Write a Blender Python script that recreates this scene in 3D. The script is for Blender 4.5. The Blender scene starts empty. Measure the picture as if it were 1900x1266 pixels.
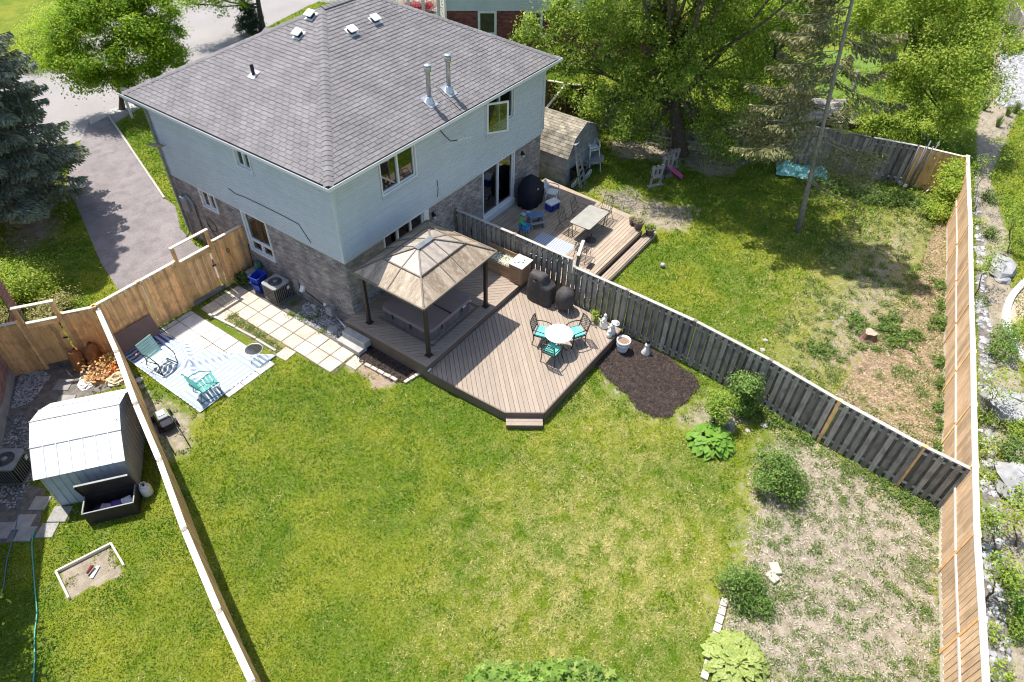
import bpy, math, random
import numpy as np
from math import sin, cos, pi, radians, atan2, hypot, sqrt
from mathutils import Vector, Matrix
random.seed(7); RG = np.random.default_rng(11)
SC = bpy.context.scene
COL = SC.collection

# ------------------------------------------------------------------ camera, sky, sun, exposure
CAM = np.array([-11.212, -14.203, 16.054]); FPX = 1245.8
YAW, PIT, ROL = 0.9746696, 0.7619257, -0.03226786
_f = np.array([cos(PIT)*sin(YAW), cos(PIT)*cos(YAW), -sin(PIT)])
_r = np.array([cos(YAW), -sin(YAW), 0.0]); _d = np.cross(_f, _r)
CR, CD = _r*cos(ROL)+_d*sin(ROL), -_r*sin(ROL)+_d*cos(ROL)
CM = np.array([CR, CD, _f])
cd = bpy.data.cameras.new('camera'); co = bpy.data.objects.new('camera', cd); COL.objects.link(co)
co.matrix_world = Matrix(((CR[0], -CD[0], -_f[0], CAM[0]), (CR[1], -CD[1], -_f[1], CAM[1]), (CR[2], -CD[2], -_f[2], CAM[2]), (0, 0, 0, 1)))
cd.sensor_width = 36; cd.lens = FPX/1900*36; cd.clip_end = 2000; cd.clip_start = .1
SC.camera = co
SUN_EL, SUN_AZ = radians(66.5), radians(6)          # azimuth from +y towards +x
wd = bpy.data.worlds.new('World'); SC.world = wd; wd.use_nodes = True
nt = wd.node_tree; bg = nt.nodes['Background']
sk = nt.nodes.new('ShaderNodeTexSky'); sk.sky_type = 'NISHITA'; sk.sun_disc = False
sk.sun_elevation = SUN_EL; sk.sun_rotation = SUN_AZ; sk.dust_density = 1.5
nt.links.new(sk.outputs[0], bg.inputs[0]); bg.inputs[1].default_value = 0.145
sl = bpy.data.lights.new('sun', 'SUN'); sl.energy = 4.7; sl.angle = radians(.53); sl.color = (1, .95, .87)
so = bpy.data.objects.new('sun', sl); COL.objects.link(so)
sd = Vector((cos(SUN_EL)*sin(SUN_AZ), cos(SUN_EL)*cos(SUN_AZ), sin(SUN_EL)))
so.rotation_euler = sd.to_track_quat('Z', 'Y').to_euler(); so.location = (0, 20, 40)
vs = SC.view_settings; vs.view_transform = 'Standard'; vs.look = 'None'; vs.gamma = 1; vs.use_curve_mapping = False
vs.exposure = 0.66
SC.cycles.filter_width = 1.15

# ------------------------------------------------------------------ surveying: where a point of the photograph lies in the place
def ray(px, py): return CM.T @ np.array([(px-950)/FPX, (py-633)/FPX, 1.0])
def P(px, py, z=0.0):
    d = ray(px, py); t = (z-CAM[2])/d[2]; q = CAM+t*d; return Vector((q[0], q[1], z))
def PX(px, py, x=0.0):
    d = ray(px, py); t = (x-CAM[0])/d[0]; q = CAM+t*d; return Vector(q)
def PY(px, py, y=0.0):
    d = ray(px, py); t = (y-CAM[1])/d[1]; q = CAM+t*d; return Vector(q)
def PP(px, py, p0, n):
    d = ray(px, py); t = np.dot(np.array(p0)-CAM, n)/np.dot(d, n); return Vector(CAM+t*d)
def near(px, py, b):
    """point of the sight line nearest to the vertical through b"""
    d = ray(px, py); t = ((b[0]-CAM[0])*d[0]+(b[1]-CAM[1])*d[1])/(d[0]**2+d[1]**2); return Vector(CAM+t*d)
def proj(p):
    v = CM @ (np.array(p)-CAM); return 950+FPX*v[0]/v[2], 633+FPX*v[1]/v[2]

# ------------------------------------------------------------------ materials
def N(nt, t, **kw):
    n = nt.nodes.new(t)
    for k, v in kw.items(): setattr(n, k, v)
    return n
def mixc(nt, fac, a, b, mode='MIX'):
    m = nt.nodes.new('ShaderNodeMix'); m.data_type = 'RGBA'; m.blend_type = mode
    for s, v in ((m.inputs[0], fac), (m.inputs[6], a), (m.inputs[7], b)):
        if hasattr(v, 'links'): nt.links.new(v, s)
        elif isinstance(v, (tuple, list)): s.default_value = (*v[:3], 1)
        else: s.default_value = v
    return m.outputs[2]
def mth(nt, op, a, b=None, c=None):
    m = nt.nodes.new('ShaderNodeMath'); m.operation = op
    for i, v in enumerate((a, b, c)):
        if v is None: continue
        if hasattr(v, 'links'): nt.links.new(v, m.inputs[i])
        else: m.inputs[i].default_value = v
    return m.outputs[0]
def ramp(nt, src, *st):
    r = nt.nodes.new('ShaderNodeValToRGB'); nt.links.new(src, r.inputs[0]); e = r.color_ramp.elements
    while len(e) < len(st): e.new(.5)
    for i, (p, c) in enumerate(st):
        e[i].position = p; e[i].color = (*c, 1) if isinstance(c, (tuple, list)) else (c, c, c, 1)
    return r.outputs[0]
def noise(nt, vec, scale, detail=3, rough=.55):
    n = nt.nodes.new('ShaderNodeTexNoise'); n.inputs['Scale'].default_value = scale; n.inputs['Detail'].default_value = detail; n.inputs['Roughness'].default_value = rough
    if vec is not None: nt.links.new(vec, n.inputs['Vector'])
    return n.outputs[0]
def newmat(name):
    m = bpy.data.materials.new(name); m.use_nodes = True; nt = m.node_tree
    b = nt.nodes['Principled BSDF']; return m, nt, b
def rnd(nt):
    """a random value per piece: per object and per loose island"""
    oi = nt.nodes.new('ShaderNodeObjectInfo'); g = nt.nodes.new('ShaderNodeNewGeometry')
    return mth(nt, 'FRACT', mth(nt, 'ADD', oi.outputs['Random'], g.outputs['Random Per Island']))
def mat(name, col, col2=None, rough=.7, metal=0, spec=.3, nscale=4, stretch=None, rv=0.0, bump=0.0, bscale=40, fine=.12, fscale=60, dirt=None, dscale=1.2, damt=.4):
    """procedural surface: two tones by noise, per-piece value change rv, fine grain, optional dirt tone and bump"""
    m, nt, b = newmat(name)
    tc = nt.nodes.new('ShaderNodeTexCoord'); g = nt.nodes.new('ShaderNodeNewGeometry')
    vec = g.outputs['Position']
    if stretch:
        mp = nt.nodes.new('ShaderNodeMapping'); mp.inputs['Scale'].default_value = stretch
        nt.links.new(tc.outputs['Object'], mp.inputs['Vector'])
        ad = nt.nodes.new('ShaderNodeVectorMath'); ad.operation = 'ADD'; nt.links.new(mp.outputs[0], ad.inputs[0])
        oi = nt.nodes.new('ShaderNodeObjectInfo'); cx = nt.nodes.new('ShaderNodeCombineXYZ')
        nt.links.new(mth(nt, 'MULTIPLY', oi.outputs['Random'], 37.0), cx.inputs[1]); nt.links.new(cx.outputs[0], ad.inputs[1]); vec = ad.outputs[0]
    c2 = col2 or tuple(min(1, c*.78) for c in col)
    c = mixc(nt, ramp(nt, noise(nt, vec, nscale, 4), (.35, 0), (.65, 1)), col, c2)
    if fine: c = mixc(nt, 1.0, c, ramp(nt, noise(nt, g.outputs['Position'], fscale, 2), (.3, 1-fine), (.7, 1+fine)), 'MULTIPLY')
    if dirt: c = mixc(nt, mth(nt, 'MULTIPLY', ramp(nt, noise(nt, g.outputs['Position'], dscale, 5, .65), (.48, 0), (.62, 1)), damt), c, dirt)
    if rv:
        r = rnd(nt); c = mixc(nt, 1.0, c, ramp(nt, r, (0, 1-rv), (1, 1+rv)), 'MULTIPLY')
    nt.links.new(c, b.inputs['Base Color'])
    b.inputs['Roughness'].default_value = rough; b.inputs['Metallic'].default_value = metal; b.inputs['Specular IOR Level'].default_value = spec
    if bump:
        bp = nt.nodes.new('ShaderNodeBump'); bp.inputs['Strength'].default_value = bump; bp.inputs['Distance'].default_value = .02
        nt.links.new(noise(nt, vec if stretch else g.outputs['Position'], bscale, 4), bp.inputs['Height']); nt.links.new(bp.outputs[0], b.inputs['Normal'])
    return m
def leafmat(name, c1, c2, trans=.35, nscale=.8, rough=.55, c3=None):
    m, nt, b = newmat(name); g = nt.nodes.new('ShaderNodeNewGeometry')
    r = g.outputs['Random Per Island']
    c = mixc(nt, ramp(nt, noise(nt, g.outputs['Position'], nscale, 3), (.35, 0), (.65, 1)), c1, c2)
    c = mixc(nt, 1.0, c, ramp(nt, r, (0, .6), (1, 1.4)), 'MULTIPLY')
    if c3: c = mixc(nt, ramp(nt, r, (.8, 0), (.9, 1)), c, c3)
    nt.links.new(c, b.inputs['Base Color']); b.inputs['Roughness'].default_value = rough; b.inputs['Specular IOR Level'].default_value = .25
    t = nt.nodes.new('ShaderNodeBsdfTranslucent'); nt.links.new(mixc(nt, 1.0, c, (1.25, 1.3, .55), 'MULTIPLY'), t.inputs[0])
    mx = nt.nodes.new('ShaderNodeMixShader'); mx.inputs[0].default_value = trans
    nt.links.new(b.outputs[0], mx.inputs[1]); nt.links.new(t.outputs[0], mx.inputs[2]); nt.links.new(mx.outputs[0], nt.nodes['Material Output'].inputs[0])
    return m

# ------------------------------------------------------------------ objects
def wm(o): return (wm(o.parent) @ o.matrix_basis) if o.parent else o.matrix_basis.copy()
def tag(o, label=None, cat=None, group=None, kind=None):
    if label: o['label'] = label
    if cat: o['category'] = cat
    if group: o['group'] = group
    if kind: o['kind'] = kind
    return o
def thing(name, label, cat, loc=(0, 0, 0), rz=0.0, group=None):
    o = bpy.data.objects.new(name, None); COL.objects.link(o); o.location = loc; o.rotation_euler = (0, 0, rz); o.empty_display_size = .2
    return tag(o, label, cat, group)
def link(name, me, m, parent=None, M=None, world=False):
    o = bpy.data.objects.new(name, me); COL.objects.link(o)
    if m is not None and len(me.materials) == 0:
        for x in (m if isinstance(m, (list, tuple)) else [m]): me.materials.append(x)
    if parent: o.parent = parent
    if M is not None or world:
        M = M if M is not None else Matrix.Identity(4)
        o.matrix_basis = (wm(parent).inverted() @ M) if parent else M
    return o
class MB:
    def __init__(s): s.v = []; s.f = []; s.mi = []; s.cur = 0; s.sm = []; s.smooth = False
    def m(s, i): s.cur = i; return s
    def add(s, vs, fs):
        n = len(s.v); s.v += [tuple(p) for p in vs]
        for f in fs: s.f.append(tuple(n+i for i in f)); s.mi.append(s.cur); s.sm.append(s.smooth)
        return s
    def box(s, x0, y0, z0, x1, y1, z1, M=None):
        vs = [Vector((x, y, z)) for z in (z0, z1) for y in (y0, y1) for x in (x0, x1)]
        if M: vs = [M @ v for v in vs]
        return s.add(vs, [(0, 2, 3, 1), (4, 5, 7, 6), (0, 1, 5, 4), (2, 6, 7, 3), (0, 4, 6, 2), (1, 3, 7, 5)])
    def cbox(s, c, d, M=None):
        return s.box(c[0]-d[0]/2, c[1]-d[1]/2, c[2]-d[2]/2, c[0]+d[0]/2, c[1]+d[1]/2, c[2]+d[2]/2, M)
    def beam(s, p0, p1, w, h, up=(0, 0, 1)):
        p0, p1 = Vector(p0), Vector(p1); d = p1-p0; L = d.length
        if L < 1e-6: return s
        return s.box(0, -w/2, -h/2, L, w/2, h/2, frame(p0, d, up))
    def tube(s, pts, r, n=8, cap=True):
        pts = [Vector(p) for p in pts]; rs = r if isinstance(r, (list, tuple)) else [r]*len(pts)
        vs = []; k = len(pts); x = None
        for i, p in enumerate(pts):
            d = (pts[min(i+1, k-1)]-pts[max(i-1, 0)]).normalized()
            if x is None: x = d.orthogonal().normalized()
            x = (x-d*x.dot(d))
            x = x.normalized() if x.length > 1e-6 else d.orthogonal().normalized()
            y = d.cross(x)
            for j in range(n): a = 2*pi*j/n; vs.append(p+(x*cos(a)+y*sin(a))*rs[i])
        fs = [(i*n+j, i*n+(j+1) % n, (i+1)*n+(j+1) % n, (i+1)*n+j) for i in range(k-1) for j in range(n)]
        if cap: fs += [tuple(range(n))[::-1], tuple(range((k-1)*n, k*n))]
        return s.add(vs, fs)
    def lathe(s, prof, n=20, c=(0, 0, 0), M=None, sx=1, sy=1):
        vs = []; c = Vector(c)
        for (r, z) in prof:
            for j in range(n):
                a = 2*pi*j/n; v = Vector((r*cos(a)*sx, r*sin(a)*sy, z))+c; vs.append(M @ v if M else v)
        k = len(prof)
        fs = [(i*n+j, i*n+(j+1) % n, (i+1)*n+(j+1) % n, (i+1)*n+j) for i in range(k-1) for j in range(n)]
        fs += [tuple(range(n))[::-1], tuple(range((k-1)*n, k*n))]
        return s.add(vs, fs)
    def prism(s, poly, z0, z1, M=None):
        n = len(poly)
        if area2(poly) < 0: poly = poly[::-1]
        vs = [Vector((p[0], p[1], z0)) for p in poly]+[Vector((p[0], p[1], z1)) for p in poly]
        if M: vs = [M @ v for v in vs]
        return s.add(vs, [tuple(range(n))[::-1], tuple(range(n, 2*n))]+[(i, (i+1) % n, n+(i+1) % n, n+i) for i in range(n)])
    def mesh(s, name, m=None):
        me = bpy.data.meshes.new(name); me.from_pydata(s.v, [], s.f)
        me.polygons.foreach_set('material_index', s.mi); me.polygons.foreach_set('use_smooth', s.sm); me.update()
        if m is not None:
            for x in (m if isinstance(m, (list, tuple)) else [m]): me.materials.append(x)
        return me
    def build(s, name, m, parent=None, world=False, bevel=0, M=None, sub=0):
        o = link(name, s.mesh(name, m), None, parent, M, world)
        if bevel:
            b = o.modifiers.new('bevel', 'BEVEL'); b.width = bevel; b.segments = 2; b.limit_method = 'ANGLE'
        if sub:
            b = o.modifiers.new('sub', 'SUBSURF'); b.levels = sub; b.render_levels = sub
        return o
def area2(p): return sum(p[i][0]*p[(i+1) % len(p)][1]-p[(i+1) % len(p)][0]*p[i][1] for i in range(len(p)))
def frame(o, d, up=(0, 0, 1)):
    x = Vector(d).normalized(); u = Vector(up); z = u-x*u.dot(x)
    if z.length < 1e-4: z = x.orthogonal()
    z.normalize(); y = z.cross(x); o = Vector(o)
    return Matrix(((x.x, y.x, z.x, o.x), (x.y, y.y, z.y, o.y), (x.z, y.z, z.z, o.z), (0, 0, 0, 1)))
_BC = {}
def board(name, p0, p1, w, t, m, parent, up=(0, 0, 1), q=.02, bev=0):
    """one straight piece of timber from p0 to p1 (world), alike pieces share mesh data"""
    p0, p1 = Vector(p0), Vector(p1); L = max(.02, round((p1-p0).length/q)*q); k = (L, round(w, 3), round(t, 3), m.name, name)
    if k not in _BC:
        b = MB(); e = min(.006, w*.12, t*.3)
        # chamfered long edges catch light
        pr = [(-w/2+e, -t/2), (w/2-e, -t/2), (w/2, -t/2+e), (w/2, t/2-e), (w/2-e, t/2), (-w/2+e, t/2), (-w/2, t/2-e), (-w/2, -t/2+e)]
        b.add([(0, y, z) for y, z in pr]+[(L, y, z) for y, z in pr], [tuple(range(8))[::-1], tuple(range(8, 16))]+[(i, (i+1) % 8, 8+(i+1) % 8, 8+i) for i in range(8)])
        _BC[k] = b.mesh(name, m)
    return link(name, _BC[k], None, parent, frame(p0, p1-p0, up))
def clip(poly, n, c):
    """keep the part of poly with dot(n,p) <= c"""
    out = []
    for i in range(len(poly)):
        a, b = poly[i], poly[(i+1) % len(poly)]; da, db = a[0]*n[0]+a[1]*n[1]-c, b[0]*n[0]+b[1]*n[1]-c
        if da <= 0: out.append(a)
        if da*db < 0: t = da/(da-db); out.append((a[0]+t*(b[0]-a[0]), a[1]+t*(b[1]-a[1])))
    return out
def cliptopoly(poly, region):
    if area2(region) < 0: region = region[::-1]
    for i in range(len(region)):
        a, b = region[i], region[(i+1) % len(region)]; n = (b[1]-a[1], -(b[0]-a[0]))
        poly = clip(poly, n, n[0]*a[0]+n[1]*a[1])
        if len(poly) < 3: return []
    return poly
def nmesh(name, V, k, m):
    """V: (n*k,3) array, n separate k-gons"""
    n = len(V)//k; me = bpy.data.meshes.new(name); me.vertices.add(n*k); me.vertices.foreach_set('co', np.ascontiguousarray(V, dtype=np.float32).ravel())
    me.loops.add(n*k); me.loops.foreach_set('vertex_index', np.arange(n*k, dtype=np.int32))
    me.polygons.add(n); me.polygons.foreach_set('loop_start', np.arange(0, n*k, k, dtype=np.int32)); me.polygons.foreach_set('loop_total', np.full(n, k, dtype=np.int32))
    me.update(calc_edges=True)
    me.materials.append(m); return me
def unit(a): return a/np.maximum(np.linalg.norm(a, axis=-1, keepdims=True), 1e-9)
def leaves(C, Nn, size, asp=.55, droop=0.0):
    """rhombic leaves centred on C with rough normals Nn"""
    n = len(C); Nn = unit(Nn+RG.normal(0, .55, (n, 3))); t = unit(np.cross(Nn, RG.normal(0, 1, (n, 3)))); t[:, 2] -= droop; t = unit(t); b = unit(np.cross(Nn, t))
    s = size*RG.uniform(.65, 1.35, (n, 1))
    V = np.stack([C-t*s*.5, C+b*s*asp*.5+Nn*s*.06, C+t*s*.5, C-b*s*asp*.5+Nn*s*.06], 1); return V.reshape(-1, 3)
def dup(root, loc=None, rz=None, label=None, par=None, name=None):
    c = root.copy(); COL.objects.link(c)
    if par is not None: c.parent = par
    if loc is not None: c.location = loc
    if rz is not None: c.rotation_euler = (0, 0, rz)
    if label: c['label'] = label
    for ch in KIDS(root): dup(ch, par=c)
    return c
def KIDS(o): return list(o.children)

def sdist(X, Y, poly):
    """signed distance (positive inside) of points to a polygon, numpy"""
    p = np.array([(q[0], q[1]) for q in poly]); n = len(p); ins = np.zeros(X.shape, bool); d = np.full(X.shape, 1e9)
    for i in range(n):
        a, b = p[i], p[(i+1) % n]; e = b-a; L = max(1e-9, e@e)
        t = np.clip(((X-a[0])*e[0]+(Y-a[1])*e[1])/L, 0, 1); d = np.minimum(d, np.hypot(X-a[0]-t*e[0], Y-a[1]-t*e[1]))
        if a[1] != b[1]:
            c = ((a[1] > Y) != (b[1] > Y)) & (X < (b[0]-a[0])*(Y-a[1])/(b[1]-a[1])+a[0]); ins ^= c
    return np.where(ins, d, -d)
def G(*pts, z=0.0): return [P(x, y, z) for x, y in pts]
# ------------------------------------------------------------------ shared materials
M = {}
M['siding'] = mat('siding_paint', (.575, .615, .63), (.545, .585, .60), rough=.5, rv=.03, fine=.05, dirt=(.44, .47, .48), damt=.25, dscale=.6)
M['brick'] = mat('grey_brick', (.40, .35, .32), (.25, .225, .215), rough=.9, rv=.28, nscale=2.2, bump=.4, bscale=90)
M['mortar'] = mat('mortar', (.36, .34, .32), rough=.95, fine=.2)
M['shingle'] = mat('asphalt_shingle', (.215, .203, .205), (.175, .165, .168), rough=.95, rv=.10, nscale=1.3, fine=.25, fscale=120, bump=.3, bscale=150)
M['roofbase'] = mat('roof_underlay', (.035, .034, .036), rough=.95)
M['white'] = mat('white_paint', (.76, .77, .77), (.7, .71, .72), rough=.45, fine=.04)
M['whiteplastic'] = mat('white_plastic', (.72, .74, .77), (.66, .68, .72), rough=.4, fine=.05, dirt=(.45, .45, .43), damt=.3, dscale=6)
M['galv'] = mat('galvanised_metal', (.5, .52, .54), (.36, .38, .4), rough=.35, metal=.8, nscale=8)
M['alu'] = mat('aluminium', (.62, .64, .66), (.5, .52, .54), rough=.35, metal=.7, nscale=9)
M['dark'] = mat('black_metal', (.022, .022, .024), rough=.45, fine=.1)
M['blackplastic'] = mat('black_plastic', (.02, .02, .021), rough=.5)
M['greyplastic'] = mat('grey_plastic', (.28, .29, .3), rough=.5)
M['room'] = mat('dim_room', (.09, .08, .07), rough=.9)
M['curtain'] = mat('curtain', (.6, .58, .54), (.48, .46, .44), rough=.9, nscale=10)
M['new'] = mat('new_fence_timber', (.93, .57, .27), (.74, .41, .17), rough=.75, rv=.26, nscale=2.5, stretch=(1.2, 14, 14), dirt=(.34, .19, .10), damt=.45, dscale=2.6, fine=.12)
M['rear'] = mat('rear_fence_timber', (.68, .47, .30), (.52, .35, .21), rough=.75, rv=.2, nscale=2.5, stretch=(1.2, 14, 14), dirt=(.36, .24, .15), damt=.4, dscale=1.5)
M['newcap'] = mat('fence_cap_timber', (.70, .63, .53), (.58, .50, .40), rough=.75, rv=.08, nscale=3, stretch=(1, 16, 16))
M['old'] = mat('weathered_fence_timber', (.36, .325, .285), (.22, .195, .17), rough=.9, rv=.36, nscale=2.5, stretch=(1.0, 16, 16), dirt=(.09, .085, .08), damt=.5, dscale=2.5)
M['oldcap'] = mat('weathered_cap_timber', (.5, .47, .43), (.36, .34, .31), rough=.9, rv=.12, nscale=3, stretch=(1, 18, 18))
M['brownfence'] = mat('brown_fence_timber', (.17, .10, .06), (.10, .06, .035), rough=.85, rv=.2, nscale=3, stretch=(1, 14, 14))
M['comp'] = mat('composite_decking', (.34, .275, .215), (.285, .228, .18), rough=.6, rv=.09, nscale=2.2, stretch=(1, 12, 12), fine=.08, dirt=(.27, .21, .17), damt=.3, dscale=1.4)
M['compdark'] = mat('composite_fascia', (.17, .13, .105), (.14, .105, .085), rough=.6, rv=.08, nscale=2, fine=.08)
M['deckwood'] = mat('pine_decking', (.40, .325, .25), (.315, .25, .19), rough=.8, rv=.14, nscale=2.5, stretch=(.8, 15, 15), dirt=(.2, .16, .12), damt=.35, dscale=1.8)
M['slab'] = mat('concrete_paver', (.56, .49, .41), (.48, .41, .34), rough=.9, rv=.09, nscale=3, fine=.15, fscale=90, dirt=(.3, .25, .19), damt=.35, dscale=2.0, bump=.25)
M['slabw'] = mat('pale_patio_paver', (.72, .69, .65), (.62, .59, .55), rough=.9, rv=.06, nscale=3, fine=.08, dirt=(.45, .38, .3), damt=.35, dscale=1.6, bump=.2)
M['stepping'] = mat('grey_stepping_slab', (.36, .345, .33), (.28, .27, .26), rough=.9, rv=.14, nscale=4, bump=.3)
M['concrete'] = mat('concrete', (.42, .41, .39), (.33, .32, .31), rough=.9, fine=.15, bump=.2)
M['bark'] = mat('bark', (.16, .125, .10), (.09, .07, .055), rough=.95, nscale=9, bump=.8, bscale=30)
M['palebark'] = mat('pale_bark', (.36, .33, .30), (.24, .215, .195), rough=.95, nscale=10, bump=.6, bscale=30)
M['blue'] = mat('blue_plastic', (.02, .06, .42), rough=.4, fine=.04)
M['teal'] = mat('teal_paint', (.06, .30, .27), (.05, .24, .22), rough=.5)
M['cushion'] = mat('turquoise_cushion', (.16, .66, .58), (.13, .58, .52), rough=.85, nscale=6, bump=.15)
M['cover'] = mat('grill_cover_fabric', (.075, .066, .065), (.05, .045, .045), rough=.7, nscale=5, bump=.5, bscale=12)
M['navycover'] = mat('navy_cover_fabric', (.014, .014, .026), (.01, .01, .018), rough=.65, nscale=4, bump=.5, bscale=7)
M['stone'] = mat('garden_stone', (.5, .46, .42), (.36, .33, .3), rough=.9, rv=.2, nscale=6, bump=.4)
M['whitestone'] = mat('river_stone', (.42, .41, .41), (.29, .29, .30), rough=.85, rv=.3, nscale=5)
M['boulder'] = mat('limestone_boulder', (.38, .38, .38), (.24, .24, .25), rough=.9, nscale=3, bump=.6, bscale=12)
M['statue'] = mat('painted_plaster', (.74, .73, .70), (.6, .59, .56), rough=.7, nscale=9)
M['tan'] = mat('planter_timber', (.42, .27, .17), (.30, .185, .11), rough=.8, rv=.16, nscale=3, stretch=(1, 12, 12))
M['copper'] = mat('brown_sheet', (.205, .125, .105), (.18, .105, .09), rough=.6, fine=.06)
M['steel'] = mat('bright_steel', (.6, .61, .63), rough=.25, metal=.9)
M['redbrick'] = mat('red_brick', (.27, .095, .085), (.17, .06, .055), rough=.9, rv=.3, nscale=4)
M['pinkbrick'] = mat('pink_brick', (.42, .24, .20), (.33, .18, .155), rough=.9, rv=.25, nscale=4)

def glassmat(name, tint, f=.25, rough=.02):
    m, nt, b = newmat(name); nt.nodes.remove(b)
    t = nt.nodes.new('ShaderNodeBsdfTransparent'); t.inputs[0].default_value = (*tint, 1)
    g = nt.nodes.new('ShaderNodeBsdfGlossy'); g.inputs['Roughness'].default_value = rough
    fr = nt.nodes.new('ShaderNodeFresnel'); fr.inputs[0].default_value = 1.5
    mx = nt.nodes.new('ShaderNodeMixShader'); nt.links.new(mth(nt, 'MULTIPLY_ADD', fr.outputs[0], 1.0, f), mx.inputs[0])
    nt.links.new(t.outputs[0], mx.inputs[1]); nt.links.new(g.outputs[0], mx.inputs[2]); nt.links.new(mx.outputs[0], nt.nodes['Material Output'].inputs[0])
    return m
M['glass'] = glassmat('window_glass', (.55, .6, .6), .12)
M['tableglass'] = mat('frosted_table_glass', (.36, .345, .315), (.30, .29, .265), rough=.25, spec=.6, fine=.03)
def panelmat(name, lo, hi, spot):
    """bronze polycarbonate with dried dirt that ran down each facet"""
    m, nt, b = newmat(name); tc = nt.nodes.new('ShaderNodeTexCoord'); mp = nt.nodes.new('ShaderNodeMapping'); mp.inputs['Scale'].default_value = (1.6, .3, 1)
    oi = nt.nodes.new('ShaderNodeObjectInfo'); cx = nt.nodes.new('ShaderNodeCombineXYZ'); nt.links.new(mth(nt, 'MULTIPLY', oi.outputs['Random'], 50), cx.inputs[0]); nt.links.new(cx.outputs[0], mp.inputs['Location'])
    nt.links.new(tc.outputs['Object'], mp.inputs['Vector'])
    mp2 = nt.nodes.new('ShaderNodeMapping'); mp2.inputs['Scale'].default_value = (2.6, .6, 1); nt.links.new(tc.outputs['Object'], mp2.inputs['Vector'])
    big = noise(nt, mp.outputs[0], 1.6, 3, .6); fine = noise(nt, mp2.outputs[0], 9, 4, .7); band = noise(nt, mp.outputs[0], 7, 3, .6)
    c = mixc(nt, ramp(nt, big, (.44, 0), (.58, 1)), lo, hi); c = mixc(nt, ramp(nt, band, (.5, 0), (.7, .5)), c, hi)
    c = mixc(nt, ramp(nt, fine, (.54, 0), (.60, spot)), c, (.56, .51, .43))
    nt.links.new(c, b.inputs['Base Color']); nt.links.new(ramp(nt, fine, (.3, .3), (.7, .7)), b.inputs['Roughness']); b.inputs['Specular IOR Level'].default_value = .6
    return m
M['panel'] = panelmat('bronze_roof_panel', (.215, .16, .10), (.385, .30, .215), .5)
M['panel_up'] = panelmat('upper_bronze_roof_panel', (.25, .215, .18), (.34, .295, .25), .4)
# ------------------------------------------------------------------ the ground: one sheet, its cover mapped zone by zone
def poly(*pts, z=0.0): return [(P(x, y, z).x, P(x, y, z).y) for x, y in pts]
Z = {}
Z['driveway'] = poly((203, 211), (305, 368), (326, 384), (335, 425), (362, 455), (440, 500), (300, 570), (222, 541), (188, 490), (150, 400), (122, 335), (150, 262), (165, 228))
Z['road'] = [(3.2, 20.6), (9.5, 22.6), (15.5, 25.2), (22, 26.8), (42, 29), (42, 39), (20, 37), (9, 33.5), (-6, 28.5), (-7, 19)]
Z['soil'] = poly((1395, 885), (1440, 800), (1560, 850), (1760, 955), (1765, 1300), (1335, 1300), (1345, 1120), (1390, 1030))
Z['soil2'] = poly((1445, 610), (1500, 520), (1560, 430), (1690, 370), (1758, 400), (1756, 860), (1700, 835), (1425, 680))
Z['straw'] = poly((1560, 730), (1620, 640), (1690, 560), (1735, 420), (1758, 420), (1756, 830), (1720, 830), (1640, 790))
Z['treedirt'] = poly((1125, 262), (1270, 262), (1400, 300), (1330, 330), (1240, 300), (1150, 290))
Z['deckdirt'] = poly((1075, 345), (1200, 370), (1290, 385), (1275, 430), (1215, 425), (1150, 385))
Z['rugdirt'] = poly((205, 665), (290, 735), (375, 770), (345, 850), (290, 860), (250, 780), (215, 715))
Z['fringe'] = poly((625, 665), (640, 655), (740, 705), (735, 716), (700, 716))
Z['fringe2'] = poly((1115, 690), (1215, 775), (1240, 780), (1305, 722), (1400, 745), (1400, 800), (1290, 800), (1180, 765), (1120, 710))
Z['strip'] = [tuple(P(1812, 240, 0).xy), tuple(P(1835, 1290, 0).xy), tuple(P(1990, 1300, 0).xy), tuple(P(1880, 620, 0).xy), tuple(P(1870, 440, 0).xy), tuple(P(1835, 330, 0).xy), tuple(P(1900, 180, 0).xy), tuple(P(1960, 60, 0).xy), tuple(P(1860, 40, 0).xy)]
Z['sand'] = poly((112, 1066), (206, 1014), (229, 1050), (180, 1085), (131, 1108))
Z['brownleaf'] = poly((0, 400), (100, 380), (110, 440), (40, 470), (0, 450))
Z['dry1'] = poly((900, 1010), (1020, 880), (1180, 900), (1330, 960), (1360, 1120), (1250, 1190), (1000, 1230), (860, 1190))
Z['dry2'] = poly((1040, 700), (1180, 770), (1300, 860), (1290, 960), (1180, 930), (1090, 830))
Z['mulch'] = poly((1105, 672), (1118, 655), (1150, 625), (1195, 640), (1303, 711), (1262, 745), (1230, 778), (1180, 757), (1172, 735), (1130, 705))
Z['mulchL'] = poly((660, 650), (690, 640), (830, 700), (790, 692), (741, 714), (680, 680))
Z['deckL'] = [(-.44, -3.8), (-.33, -6.68), (.36, -7.62), (5.25, -7.75), (5.6, -3.5), (5.7, 0), (-.44, 0)]
Z['deckR'] = [(5.9, -4.9), (7.4, -5.9), (12.1, -5.9), (12.6, -4.0), (12.2, -.2), (5.9, 0)]
Z['house'] = [(0, 0), (W0:=11.375, 0), (11.375, 9.3), (0, 9.3)]
Z['pavL'] = poly((300, 620), (398, 556), (512, 652), (505, 672), (455, 722), (230, 665))
Z['pav'] = poly((418, 580), (452, 533), (662, 652), (612, 690), (520, 645))
Z['rug'] = poly((225, 660), (280, 617), (515, 660), (372, 765))
Z['nbgravel'] = poly((0, 905), (60, 900), (85, 910), (70, 1000), (0, 1010), (-80, 1010), (-80, 800), (10, 700), (90, 680), (150, 660), (180, 690), (215, 720), (70, 760), (60, 890))
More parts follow.
